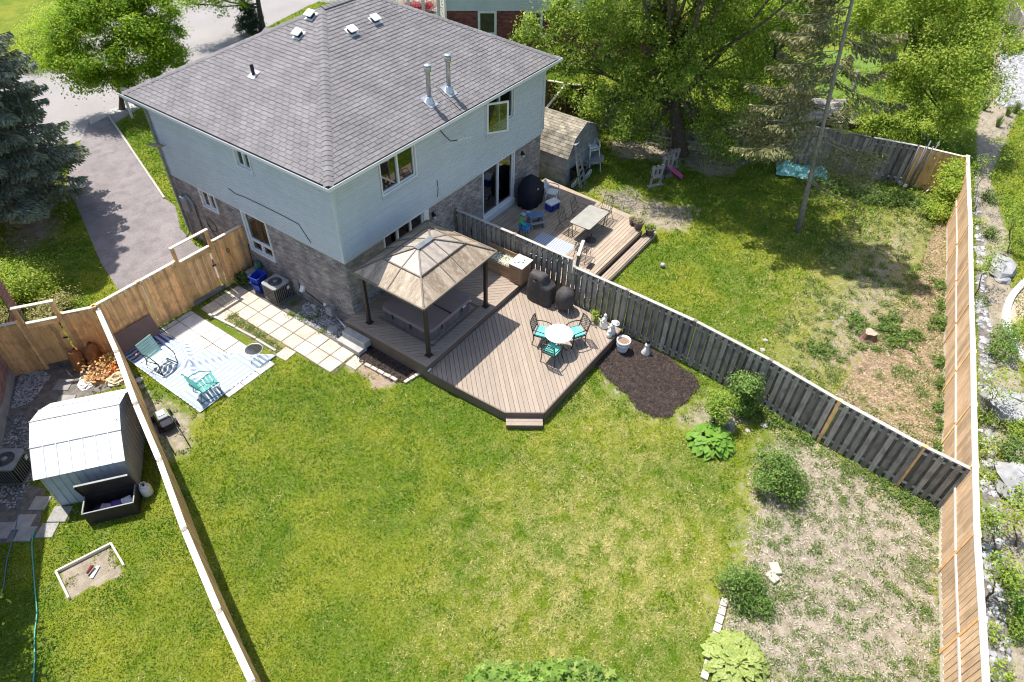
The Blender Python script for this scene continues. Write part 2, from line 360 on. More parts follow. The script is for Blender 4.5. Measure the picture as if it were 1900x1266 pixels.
Z['hgravel'] = [(-.94, -.9), (-.94, 5.4), (0, 5.4), (0, 0), (-.44, 0), (-.44, -.9)]
Z['rocks'] = poly((1808, 300), (1813, 560), (1822, 900), (1828, 1290), (1885, 1290), (1862, 1080), (1848, 900), (1840, 640), (1820, 400))
Z['rocks2'] = poly((1858, 100), (1905, 90), (1905, 205), (1850, 195))
def soften(pl, n=2):
    for _ in range(n): pl = [q for i in range(len(pl)) for a, b in ((pl[i], pl[(i+1) % len(pl)]),) for q in ((a[0]*.75+b[0]*.25, a[1]*.75+b[1]*.25), (a[0]*.25+b[0]*.75, a[1]*.25+b[1]*.75))]
    return [(x+.05*sin(i*2.3), y+.05*cos(i*1.9)) for i, (x, y) in enumerate(pl)]
Z['mulch'] = soften(Z['mulch']); Z['mulchL'] = soften(Z['mulchL'], 1)
NG = 0
def mask(X, Y, name, soft=.25):
    d = sdist(X, Y, Z[name]); return np.clip(d/soft*.5+.5, 0, 1)
def wobble(X, Y, a, s):
    return a*(np.sin(X*s+1.3*np.sin(Y*s*.7))+np.sin(Y*s*1.31+1.7*np.sin(X*s*.53)))*.5
def cover(X, Y):
    Xw = X+wobble(X, Y, .18, 3.1)+wobble(X, Y, .07, 9); Yw = Y+wobble(Y, X, .18, 2.7)+wobble(Y, X, .07, 10.3)
    soil = np.maximum.reduce([mask(Xw, Yw, 'soil', 1.4)*.93, mask(Xw, Yw, 'soil2', 2.2)*.55, mask(Xw, Yw, 'treedirt', .8)*.95, mask(Xw, Yw, 'deckdirt', .8)*.85, mask(Xw, Yw, 'rugdirt', .6)*.75, mask(Xw, Yw, 'fringe', .25), mask(Xw, Yw, 'fringe2', .7)*.75, mask(X, Y, 'strip', .3), mask(Xw, Yw, 'sand', .15), mask(Xw, Yw, 'brownleaf', 1.2)*.85])
    straw = np.maximum(mask(Xw, Yw, 'straw', 1.2), mask(Xw, Yw, 'fringe', .3)*.6)
    dry = np.maximum(mask(Xw, Yw, 'dry1', 2.2)*.85, mask(Xw, Yw, 'dry2', 1.6)*.6)
    dry = np.maximum(dry, mask(Xw, Yw, 'soil2', 3.5)*.6)
    return soil, straw, dry
def axis(a, b, s):
    c = list(np.arange(a, b+1e-6, s)); o = [2, 5, 10, 20, 40, 80, 160, 300, 600]
    return np.array([a-q for q in o[::-1]]+c+[b+q for q in o])
gx, gy = axis(-15, 36, .14), axis(-22, 34, .14)
GX, GY = np.meshgrid(gx, gy); so_, st_, dr_ = cover(GX, GY)
me = bpy.data.meshes.new('ground'); nx, ny = len(gx), len(gy)
me.vertices.add(nx*ny); me.vertices.foreach_set('co', np.stack([GX, GY, np.zeros_like(GX)], -1).astype(np.float32).ravel())
idx = np.arange(nx*ny).reshape(ny, nx); F4 = np.stack([idx[:-1, :-1], idx[:-1, 1:], idx[1:, 1:], idx[1:, :-1]], -1).reshape(-1, 4)
me.loops.add(F4.size); me.loops.foreach_set('vertex_index', F4.ravel().astype(np.int32)); me.polygons.add(len(F4))
me.polygons.foreach_set('loop_start', np.arange(0, F4.size, 4, dtype=np.int32)); me.polygons.foreach_set('loop_total', np.full(len(F4), 4, dtype=np.int32)); me.update(calc_edges=True)
for nme, arr in (('soil', so_), ('straw', st_), ('dry', dr_)):
    a = me.attributes.new(nme, 'FLOAT', 'POINT'); a.data.foreach_set('value', arr.astype(np.float32).ravel())
def patches(nt, pos):
    """the dry and lush patches of the lawn, shared by the ground and the blades"""
    a = ramp(nt, noise(nt, pos, .42, 4, .6), (.40, 0), (.62, 1)); c = ramp(nt, noise(nt, pos, 2.1, 4, .65), (.36, 0), (.7, 1))
    return a, c
def groundmat():
    m, nt, b = newmat('ground'); g = nt.nodes.new('ShaderNodeNewGeometry'); pos = g.outputs['Position']
    at = lambda n: N(nt, 'ShaderNodeAttribute', attribute_name=n).outputs['Fac']
    a, c = patches(nt, pos)
    grass = mixc(nt, a, (.09, .15, .010), (.18, .21, .018)); grass = mixc(nt, mth(nt, 'MULTIPLY', c, mth(nt, 'MULTIPLY_ADD', at('dry'), .9, .18)), grass, (.40, .34, .14))
    fn = noise(nt, pos, 28, 4, .7)
    grass = mixc(nt, 1.0, grass, ramp(nt, fn, (.3, .5), (.68, 1.35)), 'MULTIPLY')
    so1 = mixc(nt, ramp(nt, noise(nt, pos, 3.5, 5, .7), (.4, 0), (.6, 1)), (.36, .31, .24), (.25, .21, .16))
    so1 = mixc(nt, 1.0, so1, ramp(nt, noise(nt, pos, 45, 4, .7), (.3, .7), (.7, 1.25)), 'MULTIPLY')
    stc = mixc(nt, ramp(nt, noise(nt, pos, 14, 5, .8), (.4, 0), (.6, 1)), (.40, .28, .185), (.25, .17, .11))
    so2 = mixc(nt, at('straw'), so1, stc)
    edge = mth(nt, 'ADD', at('soil'), mth(nt, 'MULTIPLY', mth(nt, 'SUBTRACT', noise(nt, pos, 4.5, 6, .75), .5), 1.5))
    col = mixc(nt, ramp(nt, edge, (.38, 0), (.62, 1)), grass, so2)
    nt.links.new(col, b.inputs['Base Color']); b.inputs['Roughness'].default_value = .95; b.inputs['Specular IOR Level'].default_value = .1
    bp = nt.nodes.new('ShaderNodeBump'); bp.inputs['Strength'].default_value = .8; bp.inputs['Distance'].default_value = .03
    nt.links.new(mth(nt, 'ADD', fn, mth(nt, 'MULTIPLY', noise(nt, pos, 7, 4), 1.5)), bp.inputs['Height']); nt.links.new(bp.outputs[0], b.inputs['Normal'])
    return m
gr = link('ground', me, groundmat()); tag(gr, 'mown lawns with dry patches, bare soil and straw around the houses', kind='structure')

def sheet(name, pl, z, m, label, kind='structure', thick=None, bump_=0):
    b = MB()
    if thick: b.prism([tuple(p[:2]) for p in pl], z-thick, z)
    else: b.add([(p[0], p[1], z) for p in (pl if area2(pl) > 0 else pl[::-1])], [tuple(range(len(pl)))])
    return tag(b.build(name, m), label, kind=kind)
M['asphalt'] = mat('worn_asphalt', (.235, .21, .208), (.19, .17, .169), rough=.95, nscale=.8, fine=.25, fscale=35, dirt=(.13, .115, .115), damt=.5, dscale=1.7, bump=.3)
M['roadm'] = mat('pale_road', (.29, .27, .263), (.25, .232, .226), rough=.95, nscale=.3, fine=.1, fscale=12)
sheet('road', Z['road'], .008, M['roadm'], 'pale worn street surface beyond the houses')
sheet('driveway', Z['driveway'], .012, M['asphalt'], 'worn grey asphalt driveway beside the house')
dv = P(188, 214, 0), P(262, 190, 0)
sheet('sidewalk', poly((166, 222), (168, 232), (204, 214), (268, 196), (262, 188), (205, 204)), .016, M['concrete'], 'concrete kerb apron between driveway and street')
sheet('nbdrive', [(23.2, 27.0), (25.5, 17.0), (30, 18.5), (28, 27.5)], .012, M['roadm'], 'pale driveway of the house opposite').name = 'far_driveway'

# grass blades, a leaf each
EXC = ['driveway', 'road', 'deckL', 'deckR', 'house', 'pavL', 'pav', 'rug', 'mulch', 'mulchL', 'nbgravel', 'hgravel', 'rocks', 'rocks2', 'strip']
def grassmat():
    m, nt, b = newmat('grass_blades'); g = nt.nodes.new('ShaderNodeNewGeometry'); pos = g.outputs['Position']; r = g.outputs['Random Per Island']
    a, c = patches(nt, pos); at = N(nt, 'ShaderNodeAttribute', attribute_name='dry').outputs['Fac']
    col = mixc(nt, a, (.14, .235, .018), (.26, .31, .03))
    col = mixc(nt, ramp(nt, noise(nt, pos, 1.1, 4, .65), (.46, 0), (.60, 1)), col, (.062, .16, .008)); col = mixc(nt, ramp(nt, noise(nt, pos, 3.4, 3), (.56, 0), (.66, .6)), col, (.30, .33, .03))
    isd = mth(nt, 'GREATER_THAN', mth(nt, 'ADD', mth(nt, 'MULTIPLY', c, mth(nt, 'MULTIPLY_ADD', at, .95, .12)), mth(nt, 'MULTIPLY', at, .12)), r)
    col = mixc(nt, isd, col, (.52, .46, .20))
    r2 = mth(nt, 'FRACT', mth(nt, 'MULTIPLY', r, 13.7))
    col = mixc(nt, 1.0, col, ramp(nt, r2, (0, .8), (1, 1.4)), 'MULTIPLY')
    nt.links.new(col, b.inputs['Base Color']); b.inputs['Roughness'].default_value = .6; b.inputs['Specular IOR Level'].default_value = .2
    t = nt.nodes.new('ShaderNodeBsdfTranslucent'); nt.links.new(mixc(nt, 1.0, col, (1.2, 1.25, .6), 'MULTIPLY'), t.inputs[0]); mx = nt.nodes.new('ShaderNodeMixShader'); mx.inputs[0].default_value = .3
    nt.links.new(b.outputs[0], mx.inputs[1]); nt.links.new(t.outputs[0], mx.inputs[2]); nt.links.new(mx.outputs[0], nt.nodes['Material Output'].inputs[0]); return m
M['grass'] = grassmat()
def inview(X, Y, pad=260):
    v = np.stack([X-CAM[0], Y-CAM[1], np.full_like(X, -CAM[2])], -1) @ CM.T; u, w = 950+FPX*v[:, 0]/v[:, 2], 633+FPX*v[:, 1]/v[:, 2]
    return (v[:, 2] > 0) & (u > -pad) & (u < 1900+pad) & (w > -pad) & (w < 1266+pad), np.linalg.norm(v, axis=1)
def blades(n, hmul=1.0):
    X = RG.uniform(-14, 36, n); Y = RG.uniform(-21.5, 36, n); ok, dist = inview(X, Y); X, Y, dist = X[ok], Y[ok], dist[ok]
    keep = RG.random(len(X)) < np.minimum(1, (17/dist)**2.2); X, Y, dist = X[keep], Y[keep], dist[keep]
    soil, straw, dry = cover(X, Y)
    cl = np.sin(X*5.1+2*np.sin(Y*3.3))*np.sin(Y*4.7+2*np.sin(X*2.9))
    p = np.where(soil > .3, (cl > .05+.3*soil)*(1.1-soil*.75), 1.0); 
    ok = RG.random(len(X)) < p
    for e_ in EXC:
        if e_ == 'strip': continue
        ok &= sdist(X, Y, Z[e_]) < (.0 if e_ != 'rug' else 0)
    ok &= ~((sdist(X, Y, Z['strip']) > 0) & (RG.random(len(X)) > .12))
    X, Y, dist, soil, dry = X[ok], Y[ok], dist[ok], soil[ok], dry[ok]; n = len(X); s = np.clip(dist/18, 1, 2.2)
    h = RG.uniform(.028, .062, n)*s*hmul*np.where(soil > .3, 1.35, 1); w = RG.uniform(.007, .013, n)*s*1.15; a = RG.uniform(0, 2*pi, n); ln = RG.normal(0, .035, (n, 2))*s[:, None]
    B = np.stack([X, Y, np.zeros(n)], -1); t = np.stack([np.cos(a), np.sin(a), np.zeros(n)], -1)*w[:, None]
    V = np.stack([B-t, B+t, B+np.concatenate([ln, h[:, None]], 1)], 1).reshape(-1, 3)
    me = nmesh('grass', V, 3, M['grass']); at = me.attributes.new('dry', 'FLOAT', 'POINT'); at.data.foreach_set('value', np.repeat(np.maximum(dry, (soil > .3)*.25), 3).astype(np.float32))
    o = link('grass', me, None); tag(o, 'short lawn grass with pale dry blades', kind='stuff'); print('blades', n)
blades(3300000)
# ------------------------------------------------------------------ the semi-detached house
W, D, ZS, ZE = 11.375, 9.3, 2.85, 5.94
house = thing('house', 'grey brick and pale blue siding semi-detached house with a hipped shingle roof', 'house')
SLX, RISE = .507, .507
TH = math.atan(SLX)
def wallpt(ax):
    if ax == 'y': return lambda u, z, o: Vector((u, -o, z))       # back wall, faces -y
    return lambda u, z, o: Vector((-o, u, z))                     # side wall, faces -x
def wbox(b, T, u0, u1, z0, z1, o0, o1):
    a = T(u0, z0, o0); c = T(u1, z1, o1)
    b.box(min(a.x, c.x), min(a.y, c.y), z0, max(a.x, c.x), max(a.y, c.y), z1)
openings = {
 'x': [(3.87, 5.11, 1.15, 2.80), (6.66, 7.50, 2.10, 2.80), (3.78, 4.50, 4.80, 5.50)],
 'y': [(1.99, 3.60, 4.38, 5.52), (7.51, 9.27, 4.36, 5.53), (1.80, 3.80, .68, 2.82), (7.32, 9.38, .70, 2.82)]}
def core(name, ax, L, m):
    T = wallpt(ax); b = MB(); ops = openings[ax]
    us = sorted({0, L, *[v for o in ops for v in o[:2]]}); zs = sorted({0, ZE-.1, ZS, *[v for o in ops for v in o[2:]]})
    for i in range(len(us)-1):
        for j in range(len(zs)-1):
            cu, cz = (us[i]+us[i+1])/2, (zs[j]+zs[j+1])/2
            if any(o[0] < cu < o[1] and o[2] < cz < o[3] for o in ops): continue
            wbox(b, T, us[i], us[i+1], zs[j], zs[j+1], -.2, 0)
    return b.build(name, m, house)
wall_side = core('side_wall', 'x', D, M['mortar']); wall_back = core('back_wall', 'y', W, M['mortar'])
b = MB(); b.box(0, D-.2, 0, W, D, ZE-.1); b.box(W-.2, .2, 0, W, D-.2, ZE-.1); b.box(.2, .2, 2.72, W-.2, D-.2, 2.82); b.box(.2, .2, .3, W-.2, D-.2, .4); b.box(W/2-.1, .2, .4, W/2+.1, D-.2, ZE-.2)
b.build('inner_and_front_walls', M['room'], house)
b = MB(); b.box(.02, D, 0, W-.02, D+.02, ZS); b.box(W, .02, 0, W+.02, D-.02, ZS); b.build('far_wall_facing', M['brick'], house)
b = MB(); b.box(.02, D, ZS, W-.02, D+.03, ZE-.15); b.box(W, .02, ZS, W+.03, D-.02, ZE-.15); b.build('far_wall_siding', M['siding'], house)

# bricks: real blocks proud of the mortar; the nearest ones single, the rest one field
def bricks():
    bl, bh, px_, pz = .206, .064, .217, .0755
    items = []
    for ax, L in (('x', D), ('y', W)):
        T = wallpt(ax)
        ops = [o for o in openings[ax] if o[2] < ZS]
        nrow = int((ZS-.02)/pz)
        for r in range(nrow):
            z0 = .01+r*pz; z1 = min(z0+bh, ZS-.012); u = -(r % 2)*px_/2
            while u < L:
                segs = [(max(u, .0), min(u+bl, L))]
                for o in ops:
                    if z1 > o[2]-.02 and z0 < o[3]+.02:
                        ns = []
                        for s0, s1 in segs:
                            if s1 <= o[0]-.06 or s0 >= o[1]+.06: ns.append((s0, s1)); continue
                            if s0 < o[0]-.08: ns.append((s0, o[0]-.06))
                            if s1 > o[1]+.08: ns.append((o[1]+.06, s1))
                        segs = ns
                for s0, s1 in segs:
                    if s1-s0 < .03: continue
                    d = (Vector(CAM)-T((s0+s1)/2, z0, 0)).length
                    hid = ax == 'x' and (s0 > 5.4 and z0 < 1.7) or ax == 'y' and z0 < .66
                    items.append((d if s1-s0 > bl*.98 and z1-z0 > bh*.9 and not hid else 1e9, ax, s0, s1, z0, z1))
                u += px_
    items.sort(key=lambda t: t[0])
    near_, rest = items[:300], items[300:]
    tm = {}
    for ax in 'xy':
        for k in range(3):
            b = MB(); e = .004
            b.add([(0, 0, 0), (bl, 0, 0), (bl, 0, bh), (0, 0, bh), (e, -.016-k*.002, e), (bl-e, -.016-k*.002, e), (bl-e, -.016-k*.002, bh-e), (e, -.016-k*.002, bh-e)], [(4, 5, 6, 7), (0, 1, 5, 4), (1, 2, 6, 5), (2, 3, 7, 6), (3, 0, 4, 7)])
            me = b.mesh('brick', M['brick'])
            tm[ax, k] = me
    for d, ax, s0, s1, z0, z1 in near_:
        par = wall_side if ax == 'x' else wall_back
        me = tm[ax, random.randrange(3)]
        o = link('brick', me, None, par)
        if ax == 'y': o.location = (s0, 0, z0)
        else: o.matrix_basis = Matrix(((0, 1, 0, 0), (1, 0, 0, s0), (0, 0, 1, z0), (0, 0, 0, 1)))
    for ax in 'xy':
        T = wallpt(ax); b = MB()
        for d, a, s0, s1, z0, z1 in rest:
            if a != ax: continue
            e = .004; k = random.choice((.016, .018, .02))
            q = [T(s0, z0, 0), T(s1, z0, 0), T(s1, z1, 0), T(s0, z1, 0), T(s0+e, z0+e, k), T(s1-e, z0+e, k), T(s1-e, z1-e, k), T(s0+e, z1-e, k)]
            b.add(q, [(4, 5, 6, 7), (0, 1, 5, 4), (1, 2, 6, 5), (2, 3, 7, 6), (3, 0, 4, 7)])
        tag(b.build('brickwork', M['brick'], wall_side if ax == 'x' else wall_back), kind='stuff')
bricks()

# siding: every course a board, lower edge proud
def siding(ax, L):
    T = wallpt(ax); h = .1045; z = ZS; n = 0
    ops = [o for o in openings[ax] if o[3] > ZS+.1]
    while z < ZE-.16:
        z1 = z+h
        segs = [(-.03, L+.03)]
        for o in ops:
            if z1 > o[2]-.07 and z < o[3]+.07:
                ns = []
                for s0, s1 in segs:
                    if s1 < o[0] or s0 > o[1]: ns.append((s0, s1)); continue
                    ns += [(s0, o[0]-.07), (o[1]+.07, s1)]
                segs = ns
        for s0, s1 in segs:
            b = MB()
            A = [(.0, .030), (.003, .034), (h*.62, .030), (h*.97, .004), (h*.97, .0), (0, .0)]
            vs = [T(s, z+a, o) for s in (s0, s1) for a, o in A]; k = len(A)
            b.add(vs, [tuple(range(k)), tuple(range(k, 2*k))[::-1]]+[(i, i+k, (i+1) % k+k, (i+1) % k) for i in range(k)])
            b.build('siding_board', M['siding'], wall_side if ax == 'x' else wall_back)
        z = z1
siding('x', D); siding('y', W)
b = MB()
for x, y in ((0, 0), (0, D), (W, 0)):
    b = MB(); b.box(x-.055, y-.055, ZS-.01, x+.055, y+.055, ZE-.12); b.build('corner_trim', M['siding'], house)
b = MB()
for ax, L in (('x', D), ('y', W)):
    T = wallpt(ax); wbox(b, T, -.03, L+.03, ZS-.045, ZS-.001, .02, .042)
b.build('starter_trim', M['siding'], house)

def window(ax, u0, u1, z0, z1, nm='window', parts=(.5,), curtain=None, sill=True, fw=.055, hbar=None, frame_m='white'):
    T = wallpt(ax); b = MB()
    for s in ((u0-.05, u1+.05, z1, z1+.05), (u0-.05, u1+.05, z0-.05, z0), (u0-.05, u0, z0, z1), (u1, u1+.05, z0, z1)):
        wbox(b, T, *s, -.05, .052)
    for s in ((u0, u1, z1-fw, z1), (u0, u1, z0, z0+fw), (u0, u0+fw, z0+fw, z1-fw), (u1-fw, u1, z0+fw, z1-fw)): wbox(b, T, *s, -.09, -.01)
    for p in parts:
        c = u0+(u1-u0)*p; wbox(b, T, c-.035, c+.035, z0+fw, z1-fw if hbar is None else hbar, -.085, 0)
    if hbar: wbox(b, T, u0+fw, u1-fw, hbar-.04, hbar+.04, -.084, .001)
    f = b.build(nm, M[frame_m], house)
    ps = [0, *parts, 1]
    for i in range(len(ps)-1):
        g = MB(); wbox(g, T, u0+(u1-u0)*ps[i]+.02, u0+(u1-u0)*ps[i+1]-.02, z0+.02, z1-.02, -.075+.012*(i % 2), -.070+.012*(i % 2)); g.build('pane', M['glass'], f)
    if curtain:
        c = MB(); n = 14; c0, c1 = curtain
        vs = []
        for i in range(n+1):
            u = u0+(u1-u0)*(c0+(c1-c0)*i/n); o = -.24-.035*(i % 2); vs += [T(u, z0+.02, o), T(u, z1, o)]
        c.add(vs, [(2*i, 2*i+2, 2*i+3, 2*i+1) for i in range(n)]); c.build('curtain', M['curtain'], f)
    if sill:
        s = MB(); wbox(s, T, u0-.08, u1+.08, z0-.11, z0-.052, .0, .075); s.build('sill', M['siding' if z0 > 3 else 'brick'], f)
    return f
window('x', *openings['x'][0], curtain=(0.25, 1), hbar=1.62)
window('x', *openings['x'][1])
window('x', *openings['x'][2], curtain=(.55, 1))
window('y', *openings['y'][0])
f = window('y', *openings['y'][1], parts=(.5,), sill=True)
# sash swung open on the near half
b = MB(); u0, z0, z1 = 7.50, 4.32, 5.50; w_ = .86
for s in ((0, w_, z1-.07, z1), (0, w_, z0, z0+.07), (0, .07, z0+.07, z1-.07), (w_-.07, w_, z0+.07, z1-.07)): b.box(s[0], -.02, s[2], s[1], .02, s[3])
Ms = Matrix.Translation((u0, -.07, 0)) @ Matrix.Rotation(radians(-33), 4, 'Z')
sash = b.build('open_sash', M['white'], f, M=Ms)
b = MB(); b.box(.05, -.005, z0+.05, w_-.05, .005, z1-.05); b.build('pane', M['glass'], f, M=Ms).name = 'sash_pane'
window('y', *openings['y'][2], nm='patio_door', parts=(.34, .67), sill=False, fw=.05)
d2 = window('y', *openings['y'][3], nm='sliding_door', parts=(.5,), sill=False, fw=.06)
b = MB(); b.box(7.25, -.12, .42, 9.45, -.002, .66); b.build('door_step_board', M['siding'], d2)
b = MB(); b.box(8.42, -.03, 1.55, 8.45, .0, 1.85); b.build('door_handle', M['dark'], d2)
b = MB(); b.box(3.86, -.05, 1.9, 4.06, -.002, 2.83); b.build('white_door_panel', M['white'], house)
for (x, z) in ((4.29, 2.36), (9.95, 2.40)):
    b = MB(); b.smooth = True; b.lathe([(.05, 0), (.055, .03), (.03, .1)], 10, (x, -.12, z+.06)); b.smooth = False; b.box(x-.04, -.06, z+.02, x+.04, -.0, z+.2)
    l = b.build('wall_light', M['dark'], house); b = MB(); b.smooth = True; b.lathe([(.03, -.1), (.045, -.06), (.045, .0)], 10, (x, -.12, z+.06)); b.build('lamp_glass', M['whiteplastic'], l)

# roof
o_ = .4; EW, ED = W+2*o_, D+2*o_
run = ED/2; zr = ZE+run*RISE
e = [Vector((-o_, -o_, ZE)), Vector((W+o_, -o_, ZE)), Vector((W+o_, D+o_, ZE)), Vector((-o_, D+o_, ZE))]
r0, r1 = Vector((-o_+run, D/2, zr)), Vector((W+o_-run, D/2, zr))
b = MB(); lo = [v-Vector((0, 0, .16)) for v in e]
b.add([*e, r0, r1, *lo], [(0, 1, 5, 4), (2, 3, 4, 5), (3, 0, 4), (1, 2, 5), (6, 7, 1, 0), (7, 8, 2, 1), (8, 9, 3, 2), (9, 6, 0, 3), (9, 8, 7, 6)])
roof = b.build('roof', M['roofbase'], house)
def shingle_faces():
    tw, th_, ex = .305, .013, .143
    S = run/cos(TH); items = []
    faces = [(e[0], Vector((1, 0, 0)), Vector((0, cos(TH), sin(TH))), EW), (e[3], Vector((0, -1, 0)), Vector((cos(TH), 0, sin(TH))), ED),
             (e[1], Vector((0, 1, 0)), Vector((-cos(TH), 0, sin(TH))), ED), (e[2], Vector((-1, 0, 0)), Vector((0, -cos(TH), sin(TH))), EW)]
    for fi, (p, U, V, L) in enumerate(faces):
        nrm = U.cross(V).normalized(); k = 0; v = -.02
        while v < S-.04:
            v1 = min(v+ex+.02, S); a0, a1 = max(v, 0)*cos(TH), v1*cos(TH)
            u = -((k*.37) % 1)*tw
            while u < L:
                x0, x1 = u+.007, u+tw-.007
                lo0, hi0, lo1, hi1 = a0-.01, L-a0+.01, a1-.01, L-a1+.01
                if x1 > lo0 and x0 < hi0:
                    full = x0 > lo1 and x1 < hi1
                    q = [(max(x0, lo0), v), (min(x1, hi0), v), (max(min(x1, hi1), lo1), v1), (min(max(x0, lo1), hi1), v1)]
                    if q[1][0]-q[0][0] > .01: items.append((fi, full, q, p, U, V, nrm, random.random()))
                u += tw
            v += ex; k += 1
    full = [it for it in items if it[1] and it[0] < 2]
    full.sort(key=lambda t: (Vector(CAM)-(t[3]+t[4]*t[2][0][0]+t[5]*t[2][0][1])).length)
    ns = set(id(t) for t in full[:300])
    mes = []
    for kx in range(3):
        b = MB(); t0 = th_+.003*kx; w, h = tw-.014, ex+.02
        b.add([(0, 0, .001), (w, 0, .001), (w, 0, t0), (0, 0, t0), (0, h, .002), (w, h, .002)], [(0, 1, 2, 3), (3, 2, 5, 4), (0, 3, 4), (1, 5, 2)]); mes.append(b.mesh('shingle', M['shingle']))
    for t in full[:300]:
        fi, _, q, p, U, V, nrm, r = t; o0 = p+U*q[0][0]+V*q[0][1]+nrm*.002
        o = link('shingle', mes[int(r*3)], None, roof); o.matrix_basis = Matrix(((U.x, V.x, nrm.x, o0.x), (U.y, V.y, nrm.y, o0.y), (U.z, V.z, nrm.z, o0.z), (0, 0, 0, 1)))
    b = MB()
    for t in items:
        if id(t) in ns: continue
        fi, _, q, p, U, V, nrm, r = t; tt = th_+.003*int(r*3); Q = [p+U*x+V*y+nrm*.003 for x, y in q]
        b.add([Q[0], Q[1], Q[1]+nrm*tt, Q[0]+nrm*tt, Q[3], Q[2]], [(0, 1, 2, 3), (3, 2, 5, 4), (0, 3, 4), (1, 5, 2)])
    tag(b.build('shingle_field', M['shingle'], roof), kind='stuff')
shingle_faces()
# hip and ridge caps
b = MB(); n_ = 8; vs = []
for i in range(n_+1):
    a = -1+2*i/n_; zz = -abs(a)**1.4*.062; vs += [(0, a*.15, zz+.03), (.26, a*.14, zz+.012), (0, a*.15, zz+.005)]
b.add(vs, [(3*i, 3*i+1, 3*i+4, 3*i+3) for i in range(n_)]+[(3*i, 3*i+3, 3*i+5, 3*i+2) for i in range(n_)])
cap = b.mesh('hip_cap', M['shingle'])
for p0, p1 in ((e[0], r0), (e[3], r0), (e[1], r1), (r0, r1)):
    d = p1-p0; L = d.length; k = int(L/.19)
    for i in range(k): link('hip_cap', cap, None, roof).matrix_basis = frame(p0+d*(i*.19/L)+Vector((0, 0, .012)), d)
b = MB(); cx = W/2-.02; b.beam((cx, -o_+.05, ZE+.045), (cx, D/2-.1, zr-.12), .014, .03); b.build('party_seam', M['roofbase'], roof)
# gutters, fascia, downspouts
b = MB(); t = .11
for p0, p1, n in ((e[0], e[1], Vector((0, -1, 0))), (e[3], e[0], Vector((-1, 0, 0))), (e[1], e[2], Vector((1, 0, 0)))):
    ex = (p1-p0).normalized()*.1; a = p0-ex+n*.05; c = p1+ex+n*.05
    b.beam(a+Vector((0, 0, -.1)), c+Vector((0, 0, -.1)), .1, .012); b.beam(a+n*.055+Vector((0, 0, -.055)), c+n*.055+Vector((0, 0, -.055)), .014, .11)
b.build('gutter', M['white'], house)
b = MB(); b.box(-o_, -o_, ZE-.2, 0, D+o_, ZE-.165); b.box(0, -o_, ZE-.2, W+o_, 0, ZE-.165); b.box(W, 0, ZE-.2, W+o_, D+o_, ZE-.165); b.box(0, D, ZE-.2, W, D+o_, ZE-.165); b.build('soffit', M['white'], house)
b = MB(); b.smooth = True
b.tube([(-o_, D-.1, ZE-.12), (-o_+.05, D-.1, ZE-.3), (-.1, D-.1, ZE-.5), (-.1, D-.1, .25), (-.3, D-.1, .1)], .045, 8); b.build('downspout', M['greyplastic'], house)
b = MB(); b.smooth = True; b.tube([(W+o_, .1, ZE-.12), (W+.09, .0, ZE-.5), (W+.07, -.06, 3)], .04, 8); b.build('downspout', M['siding'], house)

# things standing on the roof, as parts of the house
def roofz(x, y): return ZE+min(y+o_, x+o_, W+o_-x, D+o_-y)*RISE
for i, (px, py, left) in enumerate(((555, 66, 1), (578, 31, 1), (652, 60, 0), (695, 39, 0))):
    n = Vector((-sin(TH), 0, cos(TH))) if left else Vector((0, -sin(TH), cos(TH))); q = PP(px, py, e[0], np.array(n)); up = Vector((1, 0, 0)) if left else Vector((0, 1, 0))
    Mv = frame(q+n*.015, (up-n*up.dot(n)), n)
    b = MB(); b.cbox((0, 0, .005), (.38, .34, .01)); v = b.build('roof_vent', M['white'], house, M=Mv)
    b = MB(); b.box(-.11, -.12, .01, .11, .12, .12); b.build('vent_body', M['dark'], v, M=Mv)
    b = MB(); b.box(-.15, -.17, .12, .15, .17, .16); b.build('vent_hood', M['white'], v, M=Mv, bevel=.02)
nb = np.array([0, -SLX, 1]); q = PP(471, 140, e[0], np.array([-SLX, 0, 1.0]))
b = MB(); b.smooth = True; b.lathe([(.06, -.05), (.06, .34), (.045, .36)], 12, q); v = b.build('plumbing_vent', M['dark'], house)
b = MB(); b.cbox((0, 0, 0), (.34, .3, .012), frame(q+Vector((0, 0, .03)), (cos(TH), 0, sin(TH)))); b.build('flashing', M['white'], v)
for px, py, tx, ty in ((797, 190, 792, 121), (833, 170, 829, 102)):
    q = PP(px, py, e[0], nb); top = near(tx, ty, q); h = top.z-q.z
    b = MB(); b.smooth = True; b.lathe([(.075, 0), (.075, h-.22), (.075, h-.21)], 16, q)
    v = b.build('chimney_pipe', M['galv'], house)
    b = MB(); b.smooth = True; b.lathe([(.09, h-.22), (.115, h-.2), (.115, h-.04), (.1, h-.03)], 16, q); b.smooth = False; b.lathe([(.06, h-.03), (.118, h-.02), (.118, h+.01), (.05, h+.03)], 16, q); b.build('rain_cap', M['galv'], v)
    b = MB(); b.smooth = True; b.lathe([(.19, -.06), (.17, .02), (.1, .16), (.085, .2)], 16, q); b.smooth = False; b.cbox((0, 0, 0), (.5, .42, .012), frame(q+Vector((0, 0, .03)), (0, cos(TH), sin(TH)))); b.build('storm_collar', M['alu'], v)
